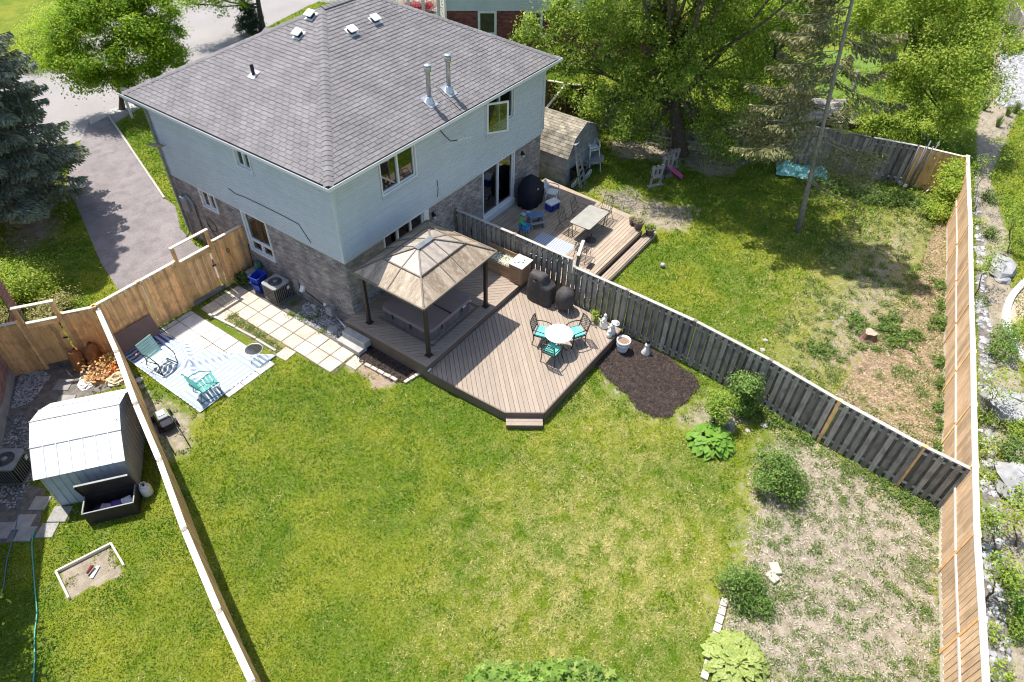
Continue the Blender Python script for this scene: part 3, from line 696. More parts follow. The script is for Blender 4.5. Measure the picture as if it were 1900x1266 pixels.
# antenna on the back wall
q = PY(816, 241, -.04); a = q+Vector((.12, -.35, -.35)); c = q+Vector((.75, -.5, -.45))
ant = thing('antenna', 'white yagi aerial on a bent dark mast below the eaves of the back wall', 'antenna', q)
b = MB(); b.smooth = True; b.tube([q, q+Vector((.02, -.12, -.12)), a, a+Vector((.3, -.08, -.06))], .018, 8); b.build('mast', M['dark'], ant, world=True)
b = MB(); a2 = a+Vector((.25, -.08, -.06)); d = Vector((.75, -.12, -.1)); b.beam(a2, a2+d, .025, .025); b.build('boom', M['white'], ant, world=True)
for k in range(8):
    c = a2+d*(.2+.1*k); b = MB(); b.beam(c-Vector((0, .02, .15)), c+Vector((0, .02, .15)), .012, .012) if k % 2 == 0 else b.beam(c-Vector((.02, .14, .0)), c+Vector((.02, .14, .0)), .012, .012); b.build('director', M['white'], ant, world=True)
# satellite dish near the far corner
q = PX(289, 272, -.38); dsh = thing('satellite_dish', 'small grey satellite dish on the far corner of the house', 'satellite dish', q)
b = MB(); b.smooth = True; b.lathe([(.0, .0), (.14, .012), (.26, .05), (.27, .05), (.14, .0), (0, -.012)], 20, M=Matrix.Rotation(radians(35), 4, 'Y') @ Matrix.Rotation(radians(-25), 4, 'X')); b.build('reflector', M['greyplastic'], dsh)
b = MB(); b.tube([(0, 0, 0), (.2, 0, -.1), (.36, 0, -.1)], .02, 6); b.tube([(.0, .0, -.02), (-.18, -.02, .22)], .012, 6); b.build('arm', M['greyplastic'], dsh)
# loose black cable down the side wall
pts = [(423.6, 350), (436.5, 359.7), (453.5, 366), (487.6, 382), (504.6, 390.6), (526, 401.3), (553.7, 416.2), (577.2, 451.4)]
b = MB(); b.smooth = True; b.tube([PX(x, y, -.05) for x, y in pts], .011, 5); tag(b.build('cable', M['dark']), 'thin black cable sagging across the siding of the house side wall', 'cable')
b = MB(); b.tube([PY(811, 334, -.05), PY(813, 350, -.05), PY(812, 366, -.05)], .01, 5); tag(b.build('cable', M['dark']), 'short black cable hanging on the back wall siding above the gazebo', 'cable')
# service entrance on the side wall
mt = thing('electric_meter', 'grey meter box with conduit pipes by the driveway end of the side wall', 'electric meter', (-.1, 8.6, 0))
b = MB(); b.box(-.12, -.2, 1.5, .1, .2, 2.1); b.build('meter_box', M['greyplastic'], mt, bevel=.02)
b = MB(); b.smooth = True
for dy in (-.32, -.42, .3): b.tube([(0, dy, .0), (0, dy, 2.0), (0, dy*.4, 2.2)], .035, 8)
b.build('conduit', M['greyplastic'], mt)
b = MB(); b.smooth = True; b.tube([(-.03+.0*cos(a), .28*cos(a), .27*sin(a)) for a in np.linspace(0, 2*pi, 25)]+[(-.03, .05, -.4), (-.03, -.5, -.7)], .014, 6)
o = b.build('coiled_hose', M['blackplastic']); o.location = (-.05, 7.35, 1.3); tag(o, 'black hose hung in a loop on the brick side wall', 'hose')
# lower front roof beyond the ridge
b = MB(); b.box(6.2, D+.03, 0, 11.2, 13.2, 3.4); gw = b.build('garage_walls', M['brick'], house)
b = MB(); rz_ = 4.9
b.add([(5.9, D, 3.4), (8.7, D, rz_), (11.5, D, 3.4), (5.9, 13.6, 3.4), (8.7, 13.6, rz_), (11.5, 13.6, 3.4), (5.9, D, 3.25), (11.5, D, 3.25), (5.9, 13.6, 3.25), (11.5, 13.6, 3.25)], [(0, 1, 4, 3), (1, 2, 5, 4), (3, 4, 5), (0, 3, 8, 6), (2, 7, 9, 5), (3, 5, 9, 8), (6, 8, 9, 7)])
b.build('garage_roof', M['shingle'], house)
# ------------------------------------------------------------------ paving, beds, edgings
_SM = {}
def slabs(name, label, rects, z, m, dz=.0, kind='structure', thick=.05, base=None, jit=.006, cat=None):
    root = thing(name, label, cat, (rects[0][0], rects[0][1], 0)); 
    if kind: root['kind'] = kind
    for (x, y, w, d, a) in rects:
        k = (round(w, 2), round(d, 2), thick, m.name, name)
        if k not in _SM:
            b = MB(); e = .012; w2, d2 = w/2-.008, d/2-.008
            b.add([(-w2, -d2, 0), (w2, -d2, 0), (w2, d2, 0), (-w2, d2, 0), (-w2, -d2, thick-e), (w2, -d2, thick-e), (w2, d2, thick-e), (-w2, d2, thick-e), (-w2+e, -d2+e, thick), (w2-e, -d2+e, thick), (w2-e, d2-e, thick), (-w2+e, d2-e, thick)],
                  [(8, 9, 10, 11)]+[(i, (i+1) % 4, 4+(i+1) % 4, 4+i) for i in range(4)]+[(4+i, 4+(i+1) % 4, 8+(i+1) % 4, 8+i) for i in range(4)]); _SM[k] = b.mesh('slab', m)
        Mx = Matrix.Translation((x+w/2+random.uniform(-jit, jit), y+d/2+random.uniform(-jit, jit), z-thick+random.uniform(-.003, .006))) @ Matrix.Rotation(a+random.uniform(-.008, .008), 4, 'Z')
        link('slab', _SM[k], None, root, Mx)
    return root
M['joint'] = mat('joint_sand', (.16, .13, .09), (.10, .11, .04), rough=1, nscale=6)
sheet('path_bed', [(-2.1, -1), (-.93, -1), (-.93, 5.4), (-2.1, 5.4)], .010, M['joint'], 'sandy joints under the walkway slabs')
r = []
for j in range(10):
    for i in range(2): r.append((-2.08+i*.558, 5.16-.605*(j+1), .552, .599, 0))
r += [(-2.64, 4.55, .55, .6, 0), (-2.64, 3.95, .55, .6, 0) , (-2.63, .62, .5, .5, .05)]
r = r[:-1]+[(-2.62, .7, .5, .5, .08), (-1.52, -1.45, .5, .48, .04)]
slabs('walkway', 'two rows of sandy concrete slabs along the house side wall', r, .034, M['slab'])
sheet('patio_bed', [(-4.76, .85), (-2.86, .85), (-2.86, 5.36), (-4.76, 5.36)], .010, M['joint'], 'joints under the pale patio')
r = [(-4.72+i*.61, 5.13-.61*(j+1), .603, .603, 0) for j in range(7) for i in range(3)]+[(-4.72+i*.61, 5.14, .603, .2, 0) for i in range(3)]
slabs('patio', 'pale square patio slabs below the gate fence, partly under the rug', r, .034, M['slabw'])
b = [(-2.66, 4.63), (-2.55, 3.3), (-2.5, 2.27), (-2.5, 1.25)]
for i in range(3):
    o = board('edging_timber', (b[i][0], b[i][1], .04), (b[i+1][0]+.02, b[i+1][1]+.06, .03), .085, .08, M['oldcap'], None)
    tag(o, ['pale timber edging by the patio, nearest the gate', 'pale timber edging along the middle of the patio side', 'pale timber edging by the small round glass table'][i], 'edging')
M['mulch'] = mat('dark_mulch', (.045, .034, .029), (.025, .019, .017), rough=1, nscale=20, fine=.5, fscale=55, bump=1.0, bscale=60)
sheet('mulch_bed', Z['mulch'], .03, M['mulch'], 'dark brown mulch bed beside the lower deck', kind='stuff')
sheet('mulch_bed', Z['mulchL'], .03, M['mulch'], 'dark mulch bed below the upper deck edge', kind='stuff')
def inpoly(n, name, pad=0):
    p = np.array(Z[name]) if isinstance(name, str) else np.array(name); lo, hi = p.min(0), p.max(0); X = RG.uniform(lo[0], hi[0], n); Y = RG.uniform(lo[1], hi[1], n); ok = sdist(X, Y, p) > pad; return X[ok], Y[ok]
def chips(name, label, zone, n, z, m, l=.05, w=.012):
    q_ = np.array(Z[zone] if isinstance(zone, str) else zone); c_ = q_.mean(0); X, Y = inpoly(n, (q_-c_)*1.06+c_, 0); X = X+RG.normal(0, .03, len(X)); Y = Y+RG.normal(0, .03, len(Y)); k = len(X); a = RG.uniform(0, 2*pi, k); t = np.stack([np.cos(a), np.sin(a), RG.normal(0, .25, k)], -1)*(RG.uniform(.4, 1, k)*l)[:, None]; s = np.stack([-np.sin(a), np.cos(a), RG.normal(0, .3, k)], -1)*w
    C = np.stack([X, Y, z+RG.uniform(0, .03, k)], -1); V = np.stack([C-t-s, C+t-s, C+t+s, C-t+s], 1).reshape(-1, 3)
    return tag(link(name, nmesh(name, V, 4, m), None), label, kind='stuff')
M['chip'] = mat('mulch_chips', (.085, .062, .052), (.038, .028, .025), rough=.95, rv=.5, nscale=9)
chips('mulch_chips', 'wood chips of the mulch bed beside the lower deck', 'mulch', 26000, .035, M['chip'], .035, .008)
chips('mulch_chips', 'wood chips of the mulch bed below the upper deck', 'mulchL', 9000, .035, M['chip'], .035, .008)
M['strawb'] = mat('straw_litter', (.50, .38, .26), (.33, .23, .145), rough=.95, rv=.4, nscale=6)
M['strawp'] = mat('pale_straw_litter', (.60, .52, .42), (.46, .38, .28), rough=.95, rv=.3, nscale=6)
chips('straw', 'brown straw litter lying along the rear fence of the neighbouring yard', 'straw', 42000, .02, M['strawb'], .05, .007)
chips('straw', 'pale straw scattered on the bare soil below the fence', 'soil', 6000, .02, M['strawp'], .05, .005)
chips('straw', 'pale straw scattered over the neighbouring yard', 'soil2', 14000, .02, M['strawb'], .05, .005)

def stones(name, label, zone, n, r0, r1, m, z=0.0, flat=.55, sep=None, kind='stuff', dens=None):
    X, Y = inpoly(n, zone)
    V, F = [], []; b = MB()
    base = [Vector(v) for v in ((1, 0, 0), (.45, .8, .1), (-.5, .85, 0), (-1, .05, 0), (-.5, -.8, .05), (.5, -.85, 0), (.5, .05, .75), (-.45, .1, .8))]
    fs = [(0, 1, 6), (1, 2, 7, 6), (2, 3, 7), (3, 4, 7), (4, 5, 6, 7), (5, 0, 6)]
    k = len(X); r = RG.uniform(r0, r1, k)**1.0; a = RG.uniform(0, 2*pi, k); J = RG.uniform(.75, 1.25, (k, 8, 3)); A = np.array([tuple(v) for v in base])
    Vv = A[None]*J*r[:, None, None]; Vv[:, :, 2] *= flat*1.2; c, s_ = np.cos(a)[:, None], np.sin(a)[:, None]
    x, y = Vv[:, :, 0]*c-Vv[:, :, 1]*s_, Vv[:, :, 0]*s_+Vv[:, :, 1]*c
    Vv = np.stack([x+X[:, None], y+Y[:, None], Vv[:, :, 2]+z+RG.uniform(0, .02, (k, 1))], -1).reshape(-1, 3)
    faces = [tuple(8*i+j for j in f) for i in range(k) for f in fs]
    me = bpy.data.meshes.new(name); me.from_pydata(Vv.tolist(), [], faces); me.materials.append(m); me.update()
    return tag(link(name, me, None), label, kind=kind)
M['gravelbase'] = mat('gravel_dirt', (.20, .18, .165), (.12, .11, .10), rough=1, nscale=5, fine=.4)
sheet('gravel', Z['hgravel'], .010, M['gravelbase'], 'pale decorative gravel along the foot of the house wall', kind='stuff')
stones('gravel_stones', 'white stones scattered in the gravel by the house wall', poly((545, 592), (570, 560), (655, 603), (640, 640), (600, 615)), 1100, .02, .045, M['whitestone'], .012)
sheet('gravel', Z['nbgravel'], .009, M['gravelbase'], 'white gravel along the foot of the left neighbour wall', kind='stuff')
for q in (poly((40, 685), (70, 680), (95, 700), (55, 750), (20, 760)), poly((0, 830), (40, 760), (55, 800), (60, 890), (30, 945), (0, 940))):
    stones('gravel_stones', 'white stones along the left neighbour wall', q, 1500, .018, .045, M['whitestone'], .012)
sheet('river_rock_bed', Z['rocks'], .010, M['gravelbase'], 'bed under the river rock strip behind the rear fence', kind='stuff')
stones('river_rocks', 'grey white river rock strip behind the rear fence', 'rocks', 4800, .05, .135, M['whitestone'], .01)
sheet('river_rock_bed', Z['rocks2'], .010, M['gravelbase'], 'bed under the far river rock patch', kind='stuff')
stones('river_rocks', 'far patch of river rock at the upper right edge', 'rocks2', 2600, .06, .17, M['whitestone'], .01)
# stepping slabs of the left yard
st = [((5, 985), .5), ((45, 970), .48), ((12, 1030), .0), ((112, 955), .5), ((88, 985), .45), ((118, 715), .5), ((122, 745), .5), ((165, 690), .45), ((75, 935), .45), ((20, 1000), .0), ((48, 992), .45)]
q = [P(*p) for p, s in st if s]; sz = [s for p, s in st if s]
slabs('stepping_path', 'worn grey stepping slabs beside the left metal shed', [(v.x-s/2, v.y-s/2, s, s, radians(37)) for v, s in zip(q, sz)], .04, M['stepping'])
# stones bordering the small mulch bed
def rockobj(name, label, c, r, m, flat=.6, seed=0, sub=2, cat='stone', group=None, sx=1):
    rr = random.Random(seed); bm = MB(); n = 10; prof = [(.0, 0), (.85, .0), (1, .35), (.85, .8), (.45, 1.0), (.0, 1.02)]
    vs = []
    for (pr, pz) in prof:
        for j in range(n): a = 2*pi*j/n; k = rr.uniform(.82, 1.15); vs.append(Vector((pr*k*cos(a)*r*sx, pr*k*sin(a)*r, pz*r*flat*rr.uniform(.88, 1.08))))
    k = len(prof); bm.add(vs, [(i*n+j, i*n+(j+1) % n, (i+1)*n+(j+1) % n, (i+1)*n+j) for i in range(k-1) for j in range(n)])
    o = bm.build(name, m); o.location = c; o.rotation_euler = (0, 0, rr.uniform(0, 6)); return tag(o, label, cat, group)
def stonerow(name, label, a, b_, n, w, m):
    root = thing(name, label, 'stone edging', a); d = (Vector(b_)-Vector(a))
    for i in range(n):
        p = Vector(a)+d*((i+.5)/n); bb = MB(); l = d.length/n*.46; bb.box(-l, -w/2, 0, l, w/2, .08); bb.build('edging_stone', m, root, M=Matrix.Translation(p) @ Matrix.Rotation(atan2(d.y, d.x)+random.uniform(-.08, .08), 4, 'Z'), bevel=.015)
    return root
stonerow('stone_edging', 'row of flat stones closing the long side of the small mulch bed', P(677, 677), P(737, 708), 5, .12, M['slab'])
stonerow('stone_edging', 'short row of stones at the corner of the small mulch bed by the deck', P(750, 712), P(780, 694), 3, .12, M['slab'])
stonerow('stone_edging', 'row of pale kerb blocks between the lawn and the bare soil', P(1345, 1112), P(1305, 1262), 9, .17, M['slab'])

# ------------------------------------------------------------------ decks
def deckboards(root, region, dirv, pitch, w, z, m, t=.028, gap_name='deck_board'):
    d = Vector((dirv[0], dirv[1])).normalized(); n = Vector((-d.y, d.x)); cs = [n.dot(Vector(p)) for p in region]; c = min(cs); i = 0
    while c < max(cs):
        far = 40; base = n*c
        pl = [tuple(base-d*far), tuple(base+d*far), tuple(base+d*far+n*w), tuple(base-d*far+n*w)]
        pl = cliptopoly(pl, region)
        if len(pl) >= 3 and abs(area2(pl)) > .01:
            b = MB(); b.prism(pl, z-t, z+random.uniform(-.0012, .0012)); o = b.build(gap_name, m, root, world=True)
            # own frame along the board so that the grain follows it
            me = o.data; cx = Vector((sum(p[0] for p in pl)/len(pl), sum(p[1] for p in pl)/len(pl), z)); Mf = frame(cx, (d.x, d.y, 0)); me.transform(Mf.inverted()); o.matrix_basis = wm(root).inverted() @ Mf
        c += pitch; i += 1
lowreg = [(-.42, -3.66), (-.3, -6.64), (.38, -7.58), (5.12, -7.66), (5.35, -3.66)]
low = thing('lower_deck', 'lower composite deck with diagonal boards and a clipped corner step', 'deck', (2.5, -5.5, 0))
deckboards(low, lowreg, (-1, -1), .148, .134, .40, M['comp'])
def rim(root, pts, z, h, t, m, name='fascia', closed=False):
    for i in range(len(pts)-1+closed):
        a, c = Vector((*pts[i], 0)), Vector((*pts[(i+1) % len(pts)], 0)); d = (c-a).normalized(); n = Vector((d.y, -d.x, 0))
        b = MB(); b.box(0, 0, z-h, (c-a).length+t*.4, t, z+.004, Matrix(((d.x, n.x, 0, a.x), (d.y, n.y, 0, a.y), (0, 0, 1, 0), (0, 0, 0, 1)))); b.build(name, m, root, world=True)
rim(low, lowreg[:4][::1], .40, .36, .045, M['compdark']) if area2(lowreg[:4]) > 0 else rim(low, lowreg[:4], .40, .36, .045, M['compdark'])
b = MB(); a, c = Vector((-.3, -6.64, 0)), Vector((.38, -7.58, 0)); d = (c-a).normalized(); n = Vector((d.y, -d.x, 0)); 
if n.dot(Vector((-1, -1, 0))) < 0: n = -n
Mt = Matrix(((d.x, n.x, 0, a.x), (d.y, n.y, 0, a.y), (0, 0, 1, 0), (0, 0, 0, 1))); L = (c-a).length
for k in range(2):
    b = MB(); b.box(.02, .05+k*.155, .17, L-.02, .05+k*.155+.148, .20, Mt); b.build('step_board', M['comp'], low, world=True)
b = MB(); b.box(.03, .05, .0, L-.03, .34, .168, Mt); b.build('step_riser', M['compdark'], low, world=True)
b = MB(); b.prism([(p[0]*.985+.03, p[1]*.985-.05) for p in lowreg], .0, .365); b.build('deck_frame', M['compdark'], low, world=True)
upreg = [(-.30, -3.5), (5.55, -3.5), (5.6, -.02), (-.30, -.02)]
up = thing('upper_deck', 'upper composite deck with diagonal boards round the hot tub', 'deck', (2.5, -1.8, 0))
deckboards(up, upreg, (1, -1), .148, .134, .63, M['comp'])
for a, c in (((-.44, -3.57), (5.6, -3.57)), ((-.37, -3.5), (-.37, .0))): board('border_board', (*a, .618), (*c, .618), .14, .03, M['comp'], up)
rim(up, [(5.6, -3.645), (-.445, -3.645)], .60, .2, .03, M['compdark']); rim(up, [(-.445, -3.66), (-.445, 0)], .60, .42, .03, M['compdark'])
b = MB(); b.box(-.41, -3.6, .0, 5.55, -.02, .595); b.build('deck_frame', M['compdark'], up, world=True)
for k, (x0, x1, y0, y1, z) in enumerate(((-.86, -.48, -1.15, -.1, .42), (-1.02, -.62, -1.12, -.06, .21))): pass
cs = thing('concrete_steps', 'two rough grey concrete step blocks up to the upper deck', 'steps', (-.8, -.6, 0))
for (x0, x1, y0, y1, z0, z1) in ((-.76, -.45, -1.17, -.12, .2, .45), (-1.0, -.62, -1.13, -.08, .0, .22)):
    b = MB(); b.box(x0, y0, z0, x1, y1, z1); b.build('step_block', M['concrete'], cs, world=True, bevel=.02)
b = MB(); b.box(-.15, -.03, 0, .15, .03, .09); o = b.build('deck_light', M['white'], up); o.matrix_basis = wm(up).inverted() @ Matrix.Translation((-.38, -3.70, .46)) @ Matrix.Scale(.5, 4)

# hot tub
ht = thing('hot_tub', 'square hot tub with brown folding cover sunk in the upper deck', 'hot tub', (1.58, -1.95, .63))
def rrect(w, d, r, n=5):
    out = []
    for cx, cy, a0 in ((w-r, d-r, 0), (-w+r, d-r, 90), (-w+r, -d+r, 180), (w-r, -d+r, 270)):
        for k in range(n+1): a = radians(a0+90*k/n); out.append((cx+r*cos(a), cy+r*sin(a)))
    return out
M['tubside'] = mat('hot_tub_cabinet', (.16, .14, .145), (.125, .11, .115), rough=.6, rv=.12)
M['tubcover'] = mat('hot_tub_cover_vinyl', (.28, .205, .185), (.24, .175, .16), rough=.42, nscale=1.8, dirt=(.26, .2, .17), damt=.2, dscale=3, bump=.1, bscale=8)
b = MB(); b.prism(rrect(1.12, 1.07, .22), 0, .42); b.build('cabinet', M['tubside'], ht)
for i in range(-9, 10):
    for sx in (0, 1):
        b = MB()
        if sx == 0: b.box(i*.09-.04, -1.084, .02, i*.09+.04, -1.07, .38)
        else: b.box(-1.134, i*.085-.038, .02, -1.12, i*.085+.038, .38)
        b.build('cabinet_slat', M['tubside'], ht)
b = MB(); P0 = rrect(1.17, 1.12, .26); n = len(P0)
vs = [(x, y, z) for (k, z) in ((.99, .39), (1.0, .41), (1.0, .46), (.97, .51)) for x, y in [(p[0]*k, p[1]*k) for p in P0]]
vs += [(0, 0, .555)]
fs = [(r_*n+j, r_*n+(j+1) % n, (r_+1)*n+(j+1) % n, (r_+1)*n+j) for r_ in range(3) for j in range(n)]+[(3*n+j, 3*n+(j+1) % n, 4*n) for j in range(n)]+[tuple(range(n))[::-1]]
b.smooth = False; b.add(vs, fs); cvr = b.build('cover', M['tubcover'], ht)
b = MB(); b.box(-.008, -1.08, .50, .008, 1.08, .556); b.build('cover_seam', M['dark'], cvr)
for (x, y, r_) in ((-.55, -1.135, 0), (.5, -1.135, 0), (-1.185, -.3, 1), (-1.185, .5, 1)):
    b = MB(); b.cbox((x, y, .36), (.05, .012, .2) if r_ == 0 else (.012, .05, .2)); b.build('strap', M['dark'], ht)
b = MB(); b.cbox((.62, -1.134, .43), (.16, .01, .05)); b.cbox((.98, -1.128, .43), (.08, .01, .04)); b.build('sticker', M['white'], ht)
for a, c in (((.42, -3.16), (2.95, -3.16)), ((.40, -3.2), (.40, -.8)), ((2.86, -3.1), (2.86, -.8))): board('tub_trim', (*a, .636), (*c, .636), .1, .02, M['compdark'], ht)

# gazebo
gz = thing('gazebo', 'hardtop gazebo with dirt streaked bronze roof panels over the hot tub', 'gazebo', (1.5, -2.12, .63))
M['bronze'] = mat('bronze_metal', (.05, .035, .03), (.04, .03, .025), rough=.45)
M['bronzelight'] = mat('tan_roof_frame', (.20, .165, .13), rough=.5)
gx0, gx1, gy0, gy1, zg = -.33, 3.33, -3.62, -.64, 2.95
for (x, y) in ((.0, -3.36), (3.05, -3.36), (3.05, -.72), (.0, -.72)):
    b = MB(); b.cbox((x, y, .63+1.13), (.11, .11, 2.26)); b.cbox((x, y, .65), (.2, .2, .03)); b.build('post', M['bronze'], gz, world=True)
for a, c in (((0, -3.36), (3.05, -3.36)), ((3.05, -3.36), (3.05, -.72)), ((3.05, -.72), (0, -.72)), ((0, -.72), (0, -3.36))): board('beam', (*a, 2.84), (*c, 2.84), .06, .12, M['bronze'], gz)
cr = [Vector((gx0, gy0, zg)), Vector((gx1, gy0, zg)), Vector((gx1, gy1, zg)), Vector((gx0, gy1, zg))]
zt = 3.68; R0, R1 = Vector((1.22, -2.13, zt)), Vector((1.78, -2.13, zt))
tops = [(R0, R1), (R1, R1), (R1, R0), (R0, R0)]
def facet(i):
    a, c = cr[i], cr[(i+1) % 4]; ta, tc = tops[i]; mid = .47; bow = Vector((0, 0, .075))
    def pt(u, v):
        lo = a+(c-a)*u; hi = ta+(tc-ta)*u
        return lo+(hi-lo)*v+bow*(v/mid if v < mid else (1-v)/(1-mid))
    return pt
for i in range(4):
    pt = facet(i); e_ = (cr[(i+1) % 4]-cr[i]).normalized()
    if i % 2 == 0:      # long sides: rafters run square to the eave from the ridge ends
        us = lambda v, x: (x-pt(0, v).x)/((pt(1, v).x-pt(0, v).x) or 1e-9)
        xs = (R0.x, R1.x) if i == 0 else (R1.x, R0.x)
        cols = lambda v: [0, 0 if v == 1 else us(v, xs[0]), 1 if v == 1 else us(v, xs[1]), 1]
    else: cols = lambda v: [0, .5, 1]
    for (v0, v1) in ((0, .47), (.47, 1)):
        c0_, c1_ = cols(v0), cols(v1)
        for k in range(len(c0_)-1):
            q = [pt(c0_[k], v0), pt(c0_[k+1], v0), pt(c1_[k+1], v1), pt(c1_[k], v1)]
            q = [p for j, p in enumerate(q) if j == 0 or (p-q[j-1]).length > 1e-3]
            if (q[-1]-q[0]).length < 1e-3: q = q[:-1]
            nrm = (q[1]-q[0]).cross(q[2]-q[0]).normalized(); Mf = frame(q[0], e_, nrm); inv = Mf.inverted()
            b = MB(); lv = [inv @ p for p in q]; n_ = len(q)
            b.add(lv+[p-Vector((0, 0, .012)) for p in lv], [tuple(range(n_)), tuple(range(n_, 2*n_))[::-1]]+[(j, (j+1) % n_, n_+(j+1) % n_, n_+j)[::-1] for j in range(n_)]); b.build('roof_panel', M['panel'] if v0 == 0 else M['panel_up'], gz, M=Mf)
    for k in range(1, len(cols(0))-1):
        b = MB()
        for v0, v1 in ((0, .47), (.47, 1)): b.beam(pt(cols(v0)[k], v0)+Vector((0, 0, .006)), pt(cols(v1)[k], v1)+Vector((0, 0, .006)), .036, .03)
        b.build('rafter', M['bronzelight'], gz, world=True)
    b = MB(); b.beam(pt(0, .47)+Vector((0, 0, .012)), pt(1, .47)+Vector((0, 0, .012)), .05, .04); b.build('purlin', M['bronze'] if i == 0 else M['bronzelight'], gz, world=True)
    b = MB(); b.beam(pt(0, 0), pt(1, 0), .05, .06); b.build('eave_rail', M['bronzelight'], gz, world=True)
    b = MB()
    for v0, v1 in ((0, .47), (.47, 1)): b.beam(pt(0, v0)+Vector((0, 0, .014)), pt(0, v1)+Vector((0, 0, .014)), .05, .035)
    b.build('hip_rail', M['bronzelight'], gz, world=True)
b = MB(); b.add([(1.12, -2.24, zt+.02), (1.88, -2.24, zt+.02), (1.88, -2.02, zt+.02), (1.12, -2.02, zt+.02), (1.2, -2.13, zt+.1), (1.8, -2.13, zt+.1)], [(0, 1, 5, 4), (2, 3, 4, 5), (3, 0, 4), (1, 2, 5), (3, 2, 1, 0)]); b.build('ridge_cap', M['greyplastic'], gz, world=True)

# neighbour's deck
M['nd'] = M['deckwood']
nd = thing('pine_deck', 'sun bleached pine deck of the neighbouring half with one long step', 'deck', (9, -3, 0))
ndreg = [(6.0, -5.38), (10.95, -5.42), (11.45, -4.9), (11.75, -.02), (6.0, -.02)]
deckboards(nd, ndreg, (1, 0), .148, .134, .40, M['nd'], t=.035)
board('edge_board', (11.5, -4.85, .395), (11.83, 0, .395), .30, .03, M['nd'], nd)
rim(nd, [(6.0, -5.4), (10.95, -5.44)], .36, .2, .03, M['compdark'])
for k in range(3): board('step_board', (6.0, -5.62-k*.11+.05, .19), (11.5, -5.66-k*.11+.05, .19), .1, .03, M['nd'], nd)
rim(nd, [(6.0, -5.86), (11.5, -5.9)], .17, .17, .02, M['deckwood'])
b = MB(); b.prism([(6.02, -5.35), (10.9, -5.38), (11.4, -4.9), (11.65, -.05), (6.02, -.05)], .0, .36); b.prism([(6.02, -5.8), (11.4, -5.84), (11.4, -5.5), (6.02, -5.5)], 0, .17); b.build('deck_frame', M['compdark'], nd, world=True)
for x, y in ((8.2, -2.6),):
    pass

# ------------------------------------------------------------------ fences
def vfence(name, label, posts, m, mcap, style='board', bw=.14, gap=.0, pw=.09, hb=0.0, rails=True, capw=.12, side=1, capz=.03, postm=None, rail_z=(.35, 1.0, 1.6)):
    """posts: list of (x, y, height). style 'board' = close boards, 'shadow' = boards alternating on both sides"""
    root = thing(name, label, 'fence', (posts[0][0], posts[0][1], 0))
    for i, (x, y, h) in enumerate(posts):
        b = MB(); b.cbox((0, 0, (h+.04)/2), (pw, pw, h+.04)); b.cbox((0, 0, h+.05), (pw+.03, pw+.03, .025)); d = Vector((posts[min(i+1, len(posts)-1)][0]-posts[max(i-1, 0)][0], posts[min(i+1, len(posts)-1)][1]-posts[max(i-1, 0)][1], 0))
        b.build('post', (postm or {}).get(i, m), root, M=Matrix.Translation((x, y, 0)) @ Matrix.Rotation(atan2(d.y, d.x), 4, 'Z'))
    for i in range(len(posts)-1):
        a, c = Vector((posts[i][0], posts[i][1], 0)), Vector((posts[i+1][0], posts[i+1][1], 0)); ha, hc = posts[i][2], posts[i+1][2]; L = (c-a).length; d = (c-a)/L; n = Vector((-d.y, d.x, 0))*side
        hh = min(ha, hc) if style == 'shadow' and abs(ha-hc) > .3 else None
        H = lambda t: hh if hh else ha+(hc-ha)*t
        board('cap_rail', a+d*.04+Vector((0, 0, H(0)+capz)), c-d*.04+Vector((0, 0, H(1)+capz)), capw, .035, mcap, root)
        for rz_ in ((.3, H(.5)-.12) if style == 'board' else (.28, H(.5)-.2)): board('rail', a+Vector((0, 0, rz_)), c+Vector((0, 0, rz_)), .04, .085, mcap if style == 'shadow' else m, root)
        p = .06; k = 0
        while p < L-.05:
            t = p/L; h = H(t)-.012-random.uniform(0, .012); off = n*(.056 if style == 'board' else (.055 if k % 2 == 0 else -.05)); q = a+d*(p+bw/2)+off
            if style == 'board' and k % 2: off = n*.018; q = a+d*(p+bw/2)+off
            board('fence_board', q+Vector((0, 0, random.uniform(.02, .05))), q+Vector((random.uniform(-.004, .004), random.uniform(-.004, .004), h)), bw-(.0 if style == 'board' else .0), .018, m, root, up=n)
            p += bw*.84+gap+random.uniform(-.004, .004) if style == 'board' else bw*.80; k += 1
    return root
def topposts(pts, h): return [(*P(x, y, hh).xy, hh) for (x, y, hh) in [(q[0], q[1], q[2] if len(q) > 2 else h) for q in pts]]
